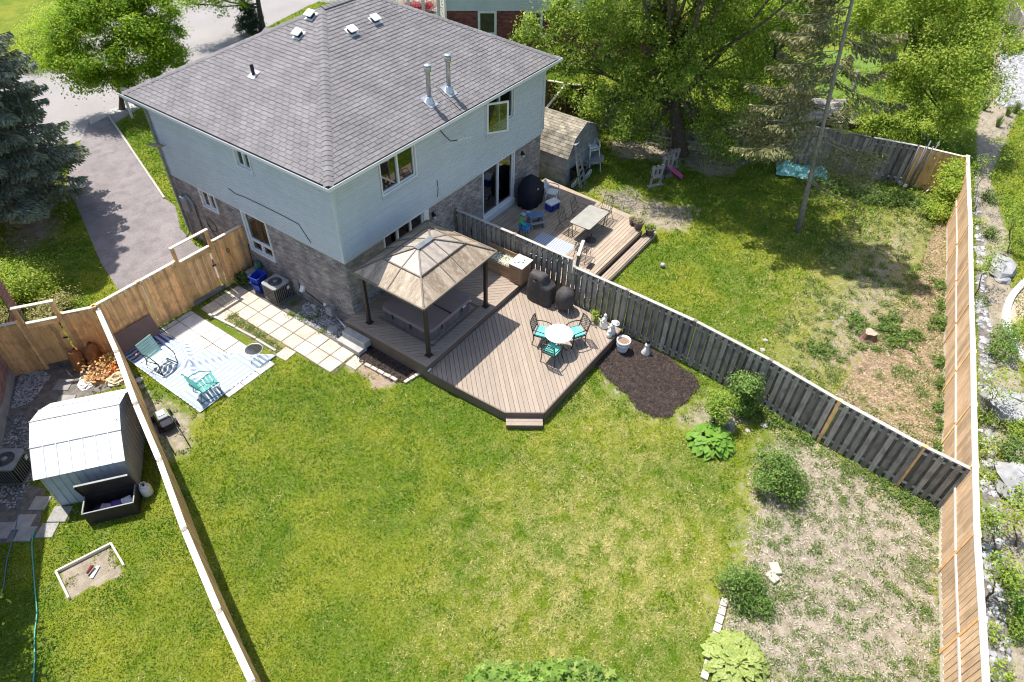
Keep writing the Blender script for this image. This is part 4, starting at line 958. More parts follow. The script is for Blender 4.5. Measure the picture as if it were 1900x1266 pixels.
# gate fence between the house and the left lot line
YF = 5.47
fa = vfence('gate_fence', 'new tan board fence from the house wall to the left lot line', [(-5.62, YF, 2.0), (-4.1, YF, 2.0), (-2.72, YF, 2.0)], M['new'], M['newcap'], side=-1, bw=.135)
fb = vfence('gate_fence', 'short tan fence panel between the garden gate and the house wall', [(-1.28, YF, 2.0), (-.03, YF, 2.0)], M['new'], M['newcap'], side=-1, bw=.135)
def gate(name, label, x0, y0, x1, y1, h, bars=True):
    g_ = thing(name, label, 'gate', (x0, y0, 0)); a, c = Vector((x0, y0, 0)), Vector((x1, y1, 0)); d = (c-a).normalized(); n = Vector((d.y, -d.x, 0)); L = (c-a).length
    for p in (a, c): b = MB(); b.cbox((0, 0, 1.27), (.1, .1, 2.54)); b.build('post', M['new'], g_, M=Matrix.Translation(p) @ Matrix.Rotation(atan2(d.y, d.x), 4, 'Z'))
    board('top_rail', a-d*.08+Vector((0, 0, 2.55)), c+d*.08+Vector((0, 0, 2.55)), .12, .04, M['newcap'], g_)
    board('cross_rail', a+d*.07+Vector((0, 0, h+.06)), c-d*.07+Vector((0, 0, h+.06)), .12, .04, M['newcap'], g_)
    board('header', a+d*.07+n*.03+Vector((0, 0, h-.04)), c-d*.07+n*.03+Vector((0, 0, h-.04)), .03, .15, M['new'], g_)
    p = .055; k = 0
    while p < L-.15:
        q = a+d*(p+.065)+n*.02; board('gate_board', q+Vector((0, 0, .08)), q+Vector((0, 0, h-.1)), .134, .018, M['new'], g_, up=n); p += .137+(.008 if k % 2 else 0); k += 1
    b = MB(); b.box(L-.2, -.06, 1.1, L-.06, -.045, 1.16); b.build('latch', M['dark'], g_, M=Matrix.Translation(a) @ Matrix.Rotation(atan2(d.y, d.x), 4, 'Z'))
    board('sill_board', a+d*.0+n*.06+Vector((0, 0, .12)), c+n*.06+Vector((0, 0, .12)), .04, .2, M['old'], g_)
    return g_
gate('garden_gate', 'tan board gate under a pale overhead rail beside the house', -2.66, YF, -1.34, YF, 1.86)
# fence across the left neighbour's side
A2 = P(175, 571, 2.0); dirL = (P(0, 606, 2.0)-A2).normalized()
g1 = P(117, 577, 2.0); g0 = P(42, 588, 2.0)
line = lambda s: A2+dirL*s
s1 = (g1-A2).dot(dirL)+.05; s0 = (g0-A2).dot(dirL)-.0
vfence('side_fence', 'short tan fence panel between the left lot line and the left garden gate', [(*A2.xy, 2.0), (*line(s1).xy, 2.0)], M['new'], M['newcap'], side=1)
gate('garden_gate', 'tan board gate under a pale overhead rail near the left picture edge', *line(s0).xy, *line(s1+.07).xy, 1.86)
vfence('side_fence', 'tan fence panel meeting the pink brick house at the left edge', [(*line(s0+.1).xy, 2.0), (*line(s0+1.5).xy, 2.0)], M['new'], M['newcap'], side=1)
# lot line fence running to the lower edge
pl = [(182, 578), (217, 655), (252, 751), (296, 855), (343, 985), (406, 1135), (470, 1270), (520, 1385)]
lot = [(*P(x, y, 1.9).xy, 1.9) for x, y in pl]; lot = [(x, y, h+random.uniform(-.02, .02)) for x, y, h in lot]; lot[0] = (A2.x+.03, A2.y-.1, 1.9)
M['capw'] = mat('pale_cap_timber', (.74, .71, .66), (.66, .62, .56), rough=.7, rv=.05, nscale=3, stretch=(1, 16, 16), fine=.05)  # paler, more even cap timber for the lot line rail
vfence('lot_line_fence', 'long tan board fence with pale cap rail along the left lot line', lot, M['new'], M['capw'], side=1, bw=.14, capw=.14, postm={i: M['old'] for i in range(9)})
# weathered fence between the two halves
mp_ = [(848, 391, 2.02), (955, 436, 2.02), (1060, 482, 2.02), (1066, 497, 1.86), (1165, 540, 1.86), (1290, 597, 1.85), (1430, 670, 1.85), (1558, 745, 1.82), (1715, 830, 1.8), (1806, 874, 1.78)]
mid = [(*P(x, y, h).xy, h) for x, y, h in mp_]; mid[0] = (mid[0][0], -.05, 2.02)
vfence('shadow_board_fence', 'weathered grey shadow board fence, taller part beside the two decks', mid[:3], M['old'], M['oldcap'], style='shadow', side=1, bw=.14)
vfence('shadow_board_fence', 'weathered grey shadow board fence stepping down across the yards', mid[3:], M['old'], M['oldcap'], style='shadow', side=1, bw=.14, postm={4: M['new'], 5: M['new']})
# rear louvred fence
rt = [(1795, 292), (1797, 352), (1800, 420), (1800, 487), (1802, 565), (1804, 654), (1806, 752), (1808, 866), (1812, 993), (1822, 1150), (1832, 1330)]
rp = [(*P(x, y, 1.9).xy, 1.9+random.uniform(-.02, .02)) for x, y in rt]
rf = thing('rear_fence', 'tan louvred fence with sloping slats and pale cap rail along the back lot line', 'fence', (*rp[0][:2], 0))
for i, (x, y, h) in enumerate(rp):
    d = Vector((rp[min(i+1, len(rp)-1)][0]-rp[max(0, i-1)][0], rp[min(i+1, len(rp)-1)][1]-rp[max(0, i-1)][1], 0)); b = MB(); b.cbox((0, 0, h/2), (.1, .1, h)); b.cbox((0, 0, h+.04), (.16, .16, .06)); b.build('post', M['newcap'], rf, M=Matrix.Translation((x, y, 0)) @ Matrix.Rotation(atan2(d.y, d.x), 4, 'Z'))
for i in range(len(rp)-1):
    a, c = Vector((*rp[i][:2], 0)), Vector((*rp[i+1][:2], 0)); L = (c-a).length; d = (c-a)/L; n = Vector((-d.y, d.x, 0)); n = n if n.y > 0 else -n
    board('cap_rail', a+d*.08+Vector((0, 0, rp[i][2]+.03)), c-d*.08+Vector((0, 0, rp[i+1][2]+.03)), .15, .04, M['newcap'], rf)
    board('base_board', a+Vector((0, 0, .1))+n*.02, c+Vector((0, 0, .1))+n*.02, .04, .18, M['newcap'], rf)
    board('middle_batten', a+d*.06+n*.07+Vector((0, 0, 1.0)), c-d*.06+n*.07+Vector((0, 0, 1.0)), .035, .07, M['newcap'], rf)
    b = MB(); b.beam(a+n*.05+Vector((0, 0, .06)), a+n*.05+Vector((0, 0, 1.9)), .09, .05, n); b.build('side_batten', M['new'], rf, world=True)
    k = int((L-.1)/.175)
    for j in range(k):
        q = a+d*(.1+j*(L-.1)/k); board('fence_board', q+Vector((0, 0, .2))+n*.03, q+Vector((0, 0, 1.9))+n*.03+d*random.uniform(-.006, .006), .135, .034, M['rear'], rf, up=(n+d*.2)); board('backing_board', q+Vector((0, 0, .2))-n*.035+d*.087, q+Vector((0, 0, 1.9))-n*.035+d*.087, .09, .018, M['rear'], rf, up=n)
# far side fence of the neighbouring yard
fp = [(1083, 161, 2.1), (1150, 174, 2.0), (1262, 195, 2.0), (1360, 211, 2.0), (1453, 227, 2.0), (1535, 240, 2.0), (1618, 256, 2.0), (1704, 272, 1.9)]
fq = [(*P(x, y, h).xy, h) for x, y, h in fp]
vfence('dark_fence', 'dark weathered fence behind the trees at the far side of the yard', fq[:7], M['old'], M['old'], side=-1)
vfence('leaning_fence', 'grey shadow board fence section near the bundle of metal poles', fq[6:], M['old'], M['oldcap'], style='shadow', side=-1, bw=.17)
vfence('corner_fence', 'new tan corner fence panel at the far end of the louvred fence', [fq[-1], (rp[0][0]-.1, rp[0][1]+.1, 1.9)], M['new'], M['newcap'], side=-1)
bf = [(1014, 150, 2.2), (1050, 156, 2.2), (1081, 160, 2.15)]
bq = [(*P(x, y, h).xy, h) for x, y, h in bf]
vfence('brown_fence', 'dark brown board fence with pale cap behind the barn shed', bq, M['brownfence'], M['newcap'], side=-1)
vfence('brown_fence', 'short brown fence return running from the fence corner to the house', [bq[1], (*P(1013, 203, 2.2).xy, 2.2)], M['brownfence'], M['newcap'], side=-1)
# ------------------------------------------------------------------ things on the two decks of the near half
def ring(name, r, z0, z1, m, root, c=(0, 0), n=20, sm=True):
    b = MB(); b.smooth = sm; b.lathe([(r, z0), (r, z1)], n, (c[0], c[1], 0)); return b.build(name, m, root)
T0 = P(1037, 619, 1.12)
tb = thing('patio_table', 'round white patio table among the three lattice back chairs', 'table', (T0.x, T0.y, .4))
M['tabletop'] = mat('white_table_top', (.86, .87, .86), (.82, .83, .83), rough=.35, fine=.02)
b = MB(); b.smooth = False; b.lathe([(.44, .69), (.46, .70), (.46, .725), (.44, .735), (.0, .737)], 40); b.build('tabletop', M['tabletop'], tb)
for k in range(4):
    a = k*pi/2+.5; b = MB(); b.smooth = True; b.tube([(.06*cos(a), .06*sin(a), .69), (.05*cos(a), .05*sin(a), .3), (.18*cos(a), .18*sin(a), .1), (.34*cos(a), .34*sin(a), .0)], .016, 6); b.build('leg', M['dark'], tb)
M['bronzechair'] = mat('dark_cast_metal', (.045, .04, .042), (.03, .027, .03), rough=.4)
def lattice_chair(label):
    """faces +y (seat front at +y), back at -y"""
    t = thing('patio_chair', label, 'chair', group='lattice back chairs at the round white table'); m = M['bronzechair']
    b = MB(); b.box(-.25, -.22, .40, .25, .25, .425); b.build('seat', m, t)
    b = MB(); b.prism(rrect(.24, .23, .06), .43, .50, Matrix.Translation((0, .02, 0))); b.build('cushion', M['cushion'], t, bevel=.015)
    for sx in (-1, 1):
        b = MB(); b.smooth = True; b.tube([(sx*.25, -.26, 0), (sx*.245, -.215, .22), (sx*.245, -.23, .44), (sx*.245, -.30, .72), (sx*.25, -.36, .96)], .018, 6); b.build('leg', m, t)
        b = MB(); b.smooth = True; b.tube([(sx*.27, .30, 0), (sx*.255, .24, .2), (sx*.26, .24, .42), (sx*.275, .22, .64)], .018, 6); b.build('leg', m, t)
        b = MB(); b.smooth = True; b.tube([(sx*.25, -.29, .66), (sx*.285, -.1, .68), (sx*.29, .12, .67), (sx*.275, .24, .63), (sx*.27, .27, .58)], .019, 6); b.build('armrest', m, t)
    bk = thing_part = None
    def bp(u, v): return Vector((u*.235, -.255-.11*v, .56+.38*v))
    b = MB(); b.smooth = True; b.tube([bp(-1, 1), bp(-.5, 1.07), bp(.5, 1.07), bp(1, 1)], .02, 6); b.tube([bp(-1, 0), bp(1, 0)], .016, 6); b.build('back_frame', m, t)
    b = MB()
    for k in range(-4, 5):
        for s in (-1, 1):
            pts = []
            for v in (0, 1):
                u = k*.4+s*(v-.5)*1.5; pts.append((u, v))
            (ua, va), (ub, vb) = pts; lo_, hi_ = [], []
            for q in (0, 1): pass
            # clip to |u|<=1
            t0, t1 = 0., 1.; du = ub-ua
            for lim, sg in ((1, 1), (-1, -1)):
                f0 = sg*ua-1; f1 = sg*ub-1
                if f0 > 0 and f1 > 0: t0, t1 = 1, 0; break
                if f0 > 0: t0 = max(t0, f0/(f0-f1))
                elif f1 > 0: t1 = min(t1, f0/(f0-f1))
            if t1-t0 > .08: b.tube([bp(ua+du*t0, t0), bp(ua+du*t1, t1)], .0095, 5)
    tag(b.build('lattice', m, t)); return t
CH = [(P(1006, 616, .85), 'upper left of the white table, beside the gazebo side of the deck'), (P(1069.5, 616, .85), 'right of the white table, nearest the covered kettle grill'), (P(1024, 650, .85), 'nearest the front edge of the deck, its back to the camera')]
c0 = lattice_chair('')
for i, (q, lb) in enumerate(CH):
    lab = 'dark lattice back chair with turquoise cushion, '+['on the gazebo side of the table', 'on the kettle grill side of the table', 'on the lawn side of the table'][i]
    a = atan2(T0.y-q.y, T0.x-q.x)-pi/2; a += (.25, -.12, -.12)[i]
    o = c0 if i == 0 else dup(c0)
    o.location = (q.x, q.y, .4); o.rotation_euler = (0, 0, a); o['label'] = lab

def draped(name, label, cat, loc, rz, sections, m, n=36, folds=.02, seed=3, square=True, logo=None):
    """a fabric cover: cross sections (z, halfwidth, halfdepth, cx, cy, roundness)"""
    rr = random.Random(seed); t = thing(name, label, cat, loc, rz); b = MB(); b.smooth = True; vs = []; ph = [rr.uniform(0, 6) for _ in range(6)]
    for (z, w, d, cx, cy, p) in sections:
        for j in range(n):
            a = 2*pi*j/n; c, s = cos(a), sin(a); k = (abs(c)**p+abs(s)**p)**(-1/p); f = 1+folds*(sin(5*a+ph[0]+z*2)+.7*sin(9*a+ph[1]-z*3)+.5*sin(13*a+ph[2]))*(1.4-z)
            vs.append((cx+c*k*w*f, cy+s*k*d*f, z+.012*sin(4*a+ph[3]) if z > .1 else z))
    k = len(sections); b.add(vs, [(i*n+j, i*n+(j+1) % n, (i+1)*n+(j+1) % n, (i+1)*n+j) for i in range(k-1) for j in range(n)]+[tuple(range((k-1)*n, k*n))])
    b.build('cover', m, t); return t
g = draped('covered_grill', 'large barbecue under a dark brown fabric cover beside the bar cabinet', 'grill', (4.78, -4.55, .4), radians(90), [(0, .50, .30, 0, 0, 5), (.12, .52, .31, 0, 0, 5), (.5, .5, .30, .0, 0, 5), (.72, .49, .29, .0, 0, 4.5), (.8, .47, .28, .02, 0, 4.5), (.86, .34, .27, .12, 0, 4.5), (1.0, .33, .26, .12, 0, 4.5), (1.1, .31, .2, .12, .03, 4), (1.16, .28, .13, .12, .05, 3.5), (1.17, .15, .06, .12, .05, 3)], M['cover'], folds=.034)
b = MB(); b.smooth = True; b.lathe([(.07, -.01), (.05, .02), (.0, .02)], 10, sx=1, sy=.5); o = b.build('vent_flap', M['navycover'], g); o.location = (.12, .27, 1.02); o.rotation_euler = (radians(-70), 0, 0)
b = MB(); b.cbox((.12, .285, .93), (.13, .012, .035)); b.build('logo_patch', mat('patch_grey_red', (.4, .25, .24), rough=.8), g)
kt = draped('covered_kettle_grill', 'round kettle grill under a black fabric cover by the weathered fence', 'grill', (4.82, -5.52, .4), 0, [(.22, .30, .30, 0, 0, 2), (.35, .315, .315, 0, 0, 2), (.55, .335, .335, 0, 0, 2), (.72, .32, .32, 0, 0, 2), (.82, .27, .27, 0, 0, 2), (.9, .17, .17, 0, 0, 2), (.95, .07, .08, 0, 0, 2), (.96, .03, .03, 0, 0, 2)], M['cover'], folds=.03, seed=8)
for a in (0, 2.1, 4.2):
    b = MB(); b.tube([(.2*cos(a), .2*sin(a), .5), (.33*cos(a), .33*sin(a), .03)], .014, 6); b.build('leg', M['alu'], kt)
b = MB(); b.smooth = True; b.lathe([(.08, -.02), (.085, 0), (.08, .02)], 12, M=Matrix.Translation((.33, -.1, .09)) @ Matrix.Rotation(pi/2, 4, 'Y')); b.build('wheel', M['greyplastic'], kt)
# bar cabinet and planter along the fence on the upper deck
cb = thing('bar_cabinet', 'wooden bar cabinet with chevron door and pale top against the fence', 'cabinet', (5.05, -3.42, .63))
b = MB(); b.box(-.31, -.28, 0, .31, .28, .76); b.build('carcass', M['tan'], cb)
b = MB(); b.box(-.36, -.33, .765, .36, .31, .795); b.build('countertop', mat('worn_white_top', (.68, .66, .62), (.45, .42, .38), rough=.6, nscale=7), cb, bevel=.006)
for z in range(5):
    for s in (-1, 1): board('chevron_slat', Vector((4.725, -3.42+s*.005, .63+.12+z*.1)), Vector((4.725, -3.42+s*.19, .63+.24+z*.1)), .012, .05, M['tan'], cb)
for y in (-.22, .22): board('stile', (4.72, -3.42+y, .68), (4.72, -3.42+y, 1.34), .02, .06, M['tan'], cb, up=(0, 1, 0))
for z in (.70, 1.33): board('rail', (4.715, -3.66, z), (4.715, -3.18, z), .02, .06, M['tan'], cb)
for y0, y1 in ((-.25, 0), (.0, .25)):
    board('chevron_slat', (5.05+(-.2 if y0 < 0 else 0), -3.712, .8), (5.05+(0 if y0 < 0 else .2), -3.712, 1.0), .012, .06, M['tan'], cb)
dishes = thing('serving_tray', 'white plate and small white bowls standing on the bar cabinet', 'tray', (5.02, -3.36, 1.426))
for (x, y, r, h) in ((-.05, .06, .13, .03), (.15, -.1, .06, .07), (.05, -.16, .05, .04)):
    b = MB(); b.smooth = True; b.lathe([(r*.6, 0), (r, h), (r*.92, h), (r*.5, .012)], 16, (x, y, 0)); b.build('bowl', M['white'], dishes)
pt_ = thing('planter_box', 'long slatted wooden planter filled with white flowering plants beside the bar cabinet', 'planter', (5.08, -2.45, .63))
for z in range(4): board('slat', (4.80, -3.12, .70+z*.13), (4.80, -1.75, .70+z*.13), .02, .12, M['tan'], pt_)
for z in range(4): board('slat', (5.36, -3.12, .70+z*.13), (5.36, -1.75, .70+z*.13), .02, .12, M['tan'], pt_)
b = MB(); b.box(-.26, -.66, 0, .27, .69, .5); b.build('soil_box', M['compdark'], pt_)
board('back_rail', (5.36, -3.12, 1.3), (5.36, -1.75, 1.3), .03, .2, M['tan'], pt_)
C = np.stack([RG.uniform(-.24, .25, 3800), RG.uniform(-.64, .66, 3800), .52+RG.normal(0, .035, 3800)], -1)
M['whiteflower'] = leafmat('white_blossom', (.84, .84, .80), (.78, .78, .70), trans=.2, nscale=6)
link('flowers', nmesh('flowers', leaves(C, np.tile([0, 0, 1.], (3800, 1)), .04), 4, M['whiteflower']), None, pt_)['kind'] = 'stuff'
bn = thing('corner_bench', 'dark timber corner bench in the shade between planter and house', 'bench', (5.1, -1.0, .63))
for k in range(5): board('slat', (4.78+k*.13, -1.65, 1.08), (4.78+k*.13, -.35, 1.08), .12, .03, M['old'], bn)
b = MB(); b.box(-.33, -.63, 0, .3, .63, .42); b.build('base', M['compdark'], bn)

# garden figures
def figurine(name, label, cat, loc, parts, m, rz=0):
    t = thing(name, label, cat, loc, rz)
    for nm, fn in parts: b = MB(); b.smooth = True; fn(b); b.build(nm, m if nm != 'hair' else M['dark'], t)
    return t
def L(prof, c=(0, 0, 0), sx=1, sy=1, M_=None): return lambda b: b.lathe(prof, 14, c, M_, sx, sy)
figurine('garden_statue', 'white seated lady figurine on the deck corner, nearest the covered grills', 'statue', (4.87, -7.12, .4), [('skirt', L([(.17, 0), (.19, .05), (.13, .2), (.09, .26)], sx=.9)), ('torso', L([(.07, .22), (.09, .3), (.1, .4), (.05, .45)], sy=.75)), ('head', L([(.03, .44), (.055, .49), (.055, .54), (.02, .58)])), ('arm', lambda b: b.tube([(.09, 0, .4), (.12, .08, .3), (.03, .13, .27)], [.03, .026, .022], 8)), ('arm', lambda b: b.tube([(-.09, 0, .4), (-.13, .05, .3), (-.06, .12, .24)], [.03, .026, .022], 8))], M['statue'])
figurine('garden_statue', 'white figurine with a broad hat on the deck corner by the flower pot', 'statue', (4.72, -7.5, .4), [('skirt', L([(.13, 0), (.15, .06), (.11, .22), (.08, .28)])), ('torso', L([(.07, .25), (.1, .34), (.1, .42), (.04, .46)], sy=.8)), ('head', L([(.03, .45), (.06, .5), (.055, .55), (.02, .58)])), ('hat', L([(.05, .54), (.14, .545), (.13, .56), (.07, .57), (.06, .62), (.02, .63)], M_=Matrix.Rotation(.2, 4, 'X'))), ('arm', lambda b: b.tube([(.1, 0, .4), (.15, .06, .32), (.06, .12, .28)], [.03, .028, .024], 8)), ('arm', lambda b: b.tube([(-.1, 0, .4), (-.15, .06, .32), (-.06, .12, .28)], [.03, .028, .024], 8))], M['statue'])
figurine('garden_statue', 'small white crouching figurine in front of the other two on the deck', 'statue', (4.52, -7.52, .4), [('body', L([(.07, 0), (.1, .05), (.09, .15), (.04, .2)])), ('head', L([(.02, .18), (.06, .22), (.06, .28), (.02, .31)])), ('foot', L([(.04, 0), (.045, .03), (.02, .05)], c=(.06, .08, 0)))], M['statue'])
figurine('garden_statue', 'white standing figurine with dark hair in the mulch bed by the fence', 'statue', (4.93, -8.78, .03), [('skirt', L([(.15, 0), (.16, .04), (.08, .2), (.07, .3)])), ('torso', L([(.06, .28), (.085, .36), (.07, .44), (.03, .47)])), ('head', L([(.03, .46), (.055, .5), (.05, .56), (.02, .59)])), ('hair', L([(.062, .5), (.066, .55), (.05, .61), (.01, .63)])), ('arm', lambda b: b.tube([(.08, 0, .42), (.12, .05, .33), (.04, .1, .3)], [.028, .024, .02], 8))], M['statue'])
pot = thing('flower_pot', 'large white ribbed flower pot with bare soil in the mulch bed', 'flower pot', (4.57, -8.06, .03))
b = MB(); b.smooth = True; b.lathe([(.17, 0), (.185, .1), (.2, .2), (.21, .24), (.225, .25), (.23, .36), (.22, .37), (.235, .38), (.245, .50), (.215, .50), (.21, .42)], 28); b.build('pot', M['whiteplastic'], pot)
b = MB(); b.lathe([(.0, .41), (.212, .42), (.1, .44), (0, .45)], 20); b.build('soil', mat('potting_soil', (.3, .2, .14), (.2, .13, .09), rough=1, nscale=20), pot)

# ------------------------------------------------------------------ along the side wall
ac = thing('air_conditioner', 'grey air conditioning unit standing against the brick side wall', 'air conditioner', (-.52, 3.42, .02))
M['acbody'] = mat('ac_casing', (.22, .21, .20), (.17, .16, .155), rough=.5)
def acunit(ac, w=.37):
    b = MB(); b.prism(rrect(w-.01, w-.01, .08), 0, .06); b.build('base', M['acbody'], ac)
    b = MB(); b.prism(rrect(w-.04, w-.04, .08), .06, .66); b.build('coil', M['dark'], ac)
    for s in (-1, 1):
        for k in range(9):
            for ax in (0, 1):
                u = -w+.07+k*(2*w-.14)/8; b = MB(); b.cbox((u, s*w*.97, .36) if ax == 0 else (s*w*.97, u, .36), (.02, .01, .6) if ax == 0 else (.01, .02, .6)); b.build('louvre', M['acbody'], ac)
    b = MB(); pr = rrect(w, w, .1); b.prism(pr, .66, .72); b.build('top_panel', M['greyplastic'], ac, bevel=.01)
    b = MB(); b.smooth = True; b.lathe([(.25, .725), (.25, .728), (.0, .728)], 28); b.build('fan_opening', M['blackplastic'], ac)
    for k in range(7): ring_ = MB(); ring_.smooth = True; r = .06+k*.03; ring_.tube([(r*cos(a), r*sin(a), .735) for a in np.linspace(0, 2*pi, 25)], .0035, 4, cap=False); ring_.build('grille_ring', M['greyplastic'], ac)
    b = MB(); b.smooth = True; b.lathe([(.08, .735), (.07, .755), (0, .757)], 18); b.build('fan_cap', M['greyplastic'], ac)
    b = MB(); b.cbox((w*.6, -w-.002, .5), (.1, .006, .13)); b.build('sticker', M['white'], ac); return ac
acunit(ac)
a2 = acunit(thing('air_conditioner', 'beige air conditioning unit on gravel by the pink brick house at the left edge', 'air conditioner', (-10.05, 3.2, .02), radians(37)))
bx = thing('recycling_boxes', 'stack of two blue plastic recycling boxes beside the air conditioner', 'recycling boxes', (-.62, 4.28, .03), radians(8))
for k in range(2):
    b = MB(); z0 = k*.27; w0, w1 = (.19, .25); d0, d1 = .15, .20
    o_v = [(-w0, -d0, z0), (w0, -d0, z0), (w0, d0, z0), (-w0, d0, z0), (-w1, -d1, z0+.4), (w1, -d1, z0+.4), (w1, d1, z0+.4), (-w1, d1, z0+.4), (-w1+.02, -d1+.02, z0+.4), (w1-.02, -d1+.02, z0+.4), (w1-.02, d1-.02, z0+.4), (-w1+.02, d1-.02, z0+.4), (-w0+.02, -d0+.02, z0+.03), (w0-.02, -d0+.02, z0+.03), (w0-.02, d0-.02, z0+.03), (-w0+.02, d0-.02, z0+.03)]
    b.add(o_v, [(3, 2, 1, 0)]+[(4*r_+i, 4*r_+(i+1) % 4, 4*r_+4+(i+1) % 4, 4*r_+4+i) for r_ in range(3) for i in range(4)]+[(12, 13, 14, 15)]); q = b.build('box', M['blue'], bx)
    b = MB(); z = z0+.385; b.box(-w1-.02, -d1-.02, z, w1+.02, -d1+.004, z+.03); b.box(-w1-.02, d1-.004, z, w1+.02, d1+.02, z+.03); b.box(-w1-.02, -d1, z, -w1+.004, d1, z+.03); b.box(w1-.004, -d1, z, w1+.02, d1, z+.03); b.build('rim', M['blue'], q)
b = MB(); b.lathe([(.06, 0), (.06, .001)], 3, M=Matrix.Translation((0, -.19, .2)) @ Matrix.Rotation(radians(80), 4, 'X')); b.build('recycling_mark', M['white'], bx)
# gas meter, vents
gm = thing('gas_meter', 'pale grey gas meter with pipes at the corner of the side wall', 'gas meter', (-.22, .95, 0))
b = MB(); b.box(-.13, -.16, .28, .1, .14, .62); b.build('meter', M['greyplastic'], gm, bevel=.03)
b = MB(); b.smooth = True; b.tube([(-.02, .2, 0), (-.02, .2, .75), (-.02, .05, .78), (-.02, .05, .6)], .02, 7); b.tube([(-.02, -.1, .6), (-.02, -.1, .78), (.1, -.3, .78), (.2, -.3, .95)], .02, 7); b.build('pipe', M['greyplastic'], gm)
b = MB(); b.smooth = True; b.lathe([(.07, 0), (.08, .03), (.03, .09)], 14, M=Matrix.Translation((-.02, .2, .66)) @ Matrix.Rotation(-pi/2, 4, 'Y')); b.build('regulator', M['alu'], gm)
dv_ = thing('dryer_vent', 'white hooded vent on the brick wall beside the air conditioner', 'vent', (-.05, 2.55, .55))
b = MB(); b.box(-.02, -.1, -.1, .03, .1, .1); b.build('plate', M['white'], dv_); b = MB(); b.add([(-.02, -.08, -.08), (-.02, .08, -.08), (-.02, .08, .08), (-.02, -.08, .08), (-.12, -.07, -.08), (-.12, .07, -.08)], [(3, 2, 5, 4), (0, 4, 5, 1), (0, 3, 4), (1, 5, 2)]); b.build('hood', M['white'], dv_)
b = MB(); b.smooth = True; b.tube([(-.06, 2.9, .7), (-.05, 2.2, .42), (-.06, 1.6, .3), (-.05, 1.2, .25)], .014, 6); tag(b.build('wall_cable', M['blackplastic']), 'black cable drooping along the foot of the side wall', 'cable')
b = MB(); b.box(-.09, 2.72, .3, -.02, 2.98, .82); tag(b.build('disconnect_box', M['greyplastic'], None, bevel=.01), 'small grey electrical box on the wall behind the air conditioner', 'electrical box')
b = MB(); b.cbox((0, 0, .18), (.04, .22, .36)); o = b.build('upright_paver', M['concrete']); o.location = (-.28, 1.75, 0); o.rotation_euler = (0, -.15, 0); tag(o, 'small grey slab leaning against the foot of the side wall', 'slab')
b = MB(); b.smooth = True; b.lathe([(.2, 0), (.2, .05), (.17, .07), (0, .07)], 18); o = b.build('drain_cover', M['concrete']); o.location = (-.62, .55, .01); tag(o, 'round grey drain cover in the gravel by the gas meter', 'drain cover')
b = MB(); b.smooth = True; b.tube([(-.12, .85, .12), (-.34, .05, .08)], .03, 8); tag(b.build('drain_pipe', M['white']), 'short white pipe along the wall foot at the upper deck corner', 'pipe')
gp = thing('garden_pot', 'dark round plant pot with leafy plant in the corner by the gate', 'plant pot', (-.62, 5.12, .02))
b = MB(); b.smooth = True; b.lathe([(.26, 0), (.31, .2), (.33, .28), (.28, .28), (.27, .22), (0, .22)], 20); b.build('pot', M['blackplastic'], gp)
wc = thing('watering_can', 'green plastic watering can beside the blue recycling boxes', 'watering can', (-.2, 4.78, .5), .6)
M['green'] = mat('green_plastic', (.06, .17, .13), rough=.45)
b = MB(); b.smooth = True; b.lathe([(.13, 0), (.14, .05), (.12, .26), (.06, .3)], 16, sx=1.3); b.build('body', M['green'], wc)
b = MB(); b.smooth = True; b.tube([(-.1, 0, .28), (-.06, 0, .4), (.1, 0, .38), (.15, 0, .2)], .014, 6); b.build('handle', M['green'], wc)
b = MB(); b.smooth = True; b.tube([(.14, 0, .06), (.36, 0, .32)], [.03, .015], 8); b.build('spout', M['green'], wc)
b = MB(); b.box(-.3, -.22, 0, .3, .22, .48); o = b.build('storage_crate', M['greyplastic']); o.location = (-.3, 4.85, .0); tag(o, 'low grey crate under the green watering can by the wall', 'crate')
def tool(name, label, cat, p0, p1, hm, kind, cat2=None):
    t = thing(name, label, cat, p0); d = Vector(p1)-Vector(p0); b = MB(); b.smooth = True; b.tube([(0, 0, 0), d], .016, 7); b.build('handle', hm, t)
    if kind == 'shovel': b = MB(); b.smooth = True; e = d; u = d.normalized(); b.tube([e, e+u*.05+Vector((.05, 0, 0)), e+u*.12+Vector((.05, 0, 0)), e+u*.14, e+u*.12-Vector((.05, 0, 0)), e+u*.05-Vector((.05, 0, 0)), e], .012, 6); b.build('grip', M['blackplastic'], t); b = MB(); b.box(-.1, -.01, -.02, .1, .01, .2); b.build('blade', M['galv'], t)
    elif kind == 'broom': b = MB(); b.box(-.14, -.03, 0, .14, .03, .12); b.build('head', M['greyplastic'], t)
    return t
M['yellow'] = mat('yellow_handle', (.62, .36, .05), rough=.5)
tool('shovel', 'shovel with yellow shaft and black grip leaning on the gate fence', 'shovel', (-.66, 5.14, .26), (-.8, 5.38, 1.35), M['yellow'], 'shovel')
tool('broom', 'broom with pale grey shaft leaning at the fence corner by the wall', 'broom', (-.3, 5.2, .05), (-.24, 5.4, 1.75), M['greyplastic'], 'broom')
tool('rake', 'dark garden rake leaning upright against the brick wall beside the broom', 'rake', (-.22, 5.1, .05), (-.04, 5.28, 1.3), M['dark'], 'broom')
# brown sheet leaning on the gate fence
q0, q1 = P(268, 653, 0), P(338, 630, 0); y0 = 5.1
b = MB(); b.box(-.72, -.012, 0, .72, .012, .78); o = b.build('brown_sheet', M['copper']); o.location = (-4.95, 5.12, .03); o.rotation_euler = (radians(-17), 0, 0); tag(o, 'brown sheet of board leaning against the gate fence above the striped rug', 'board')

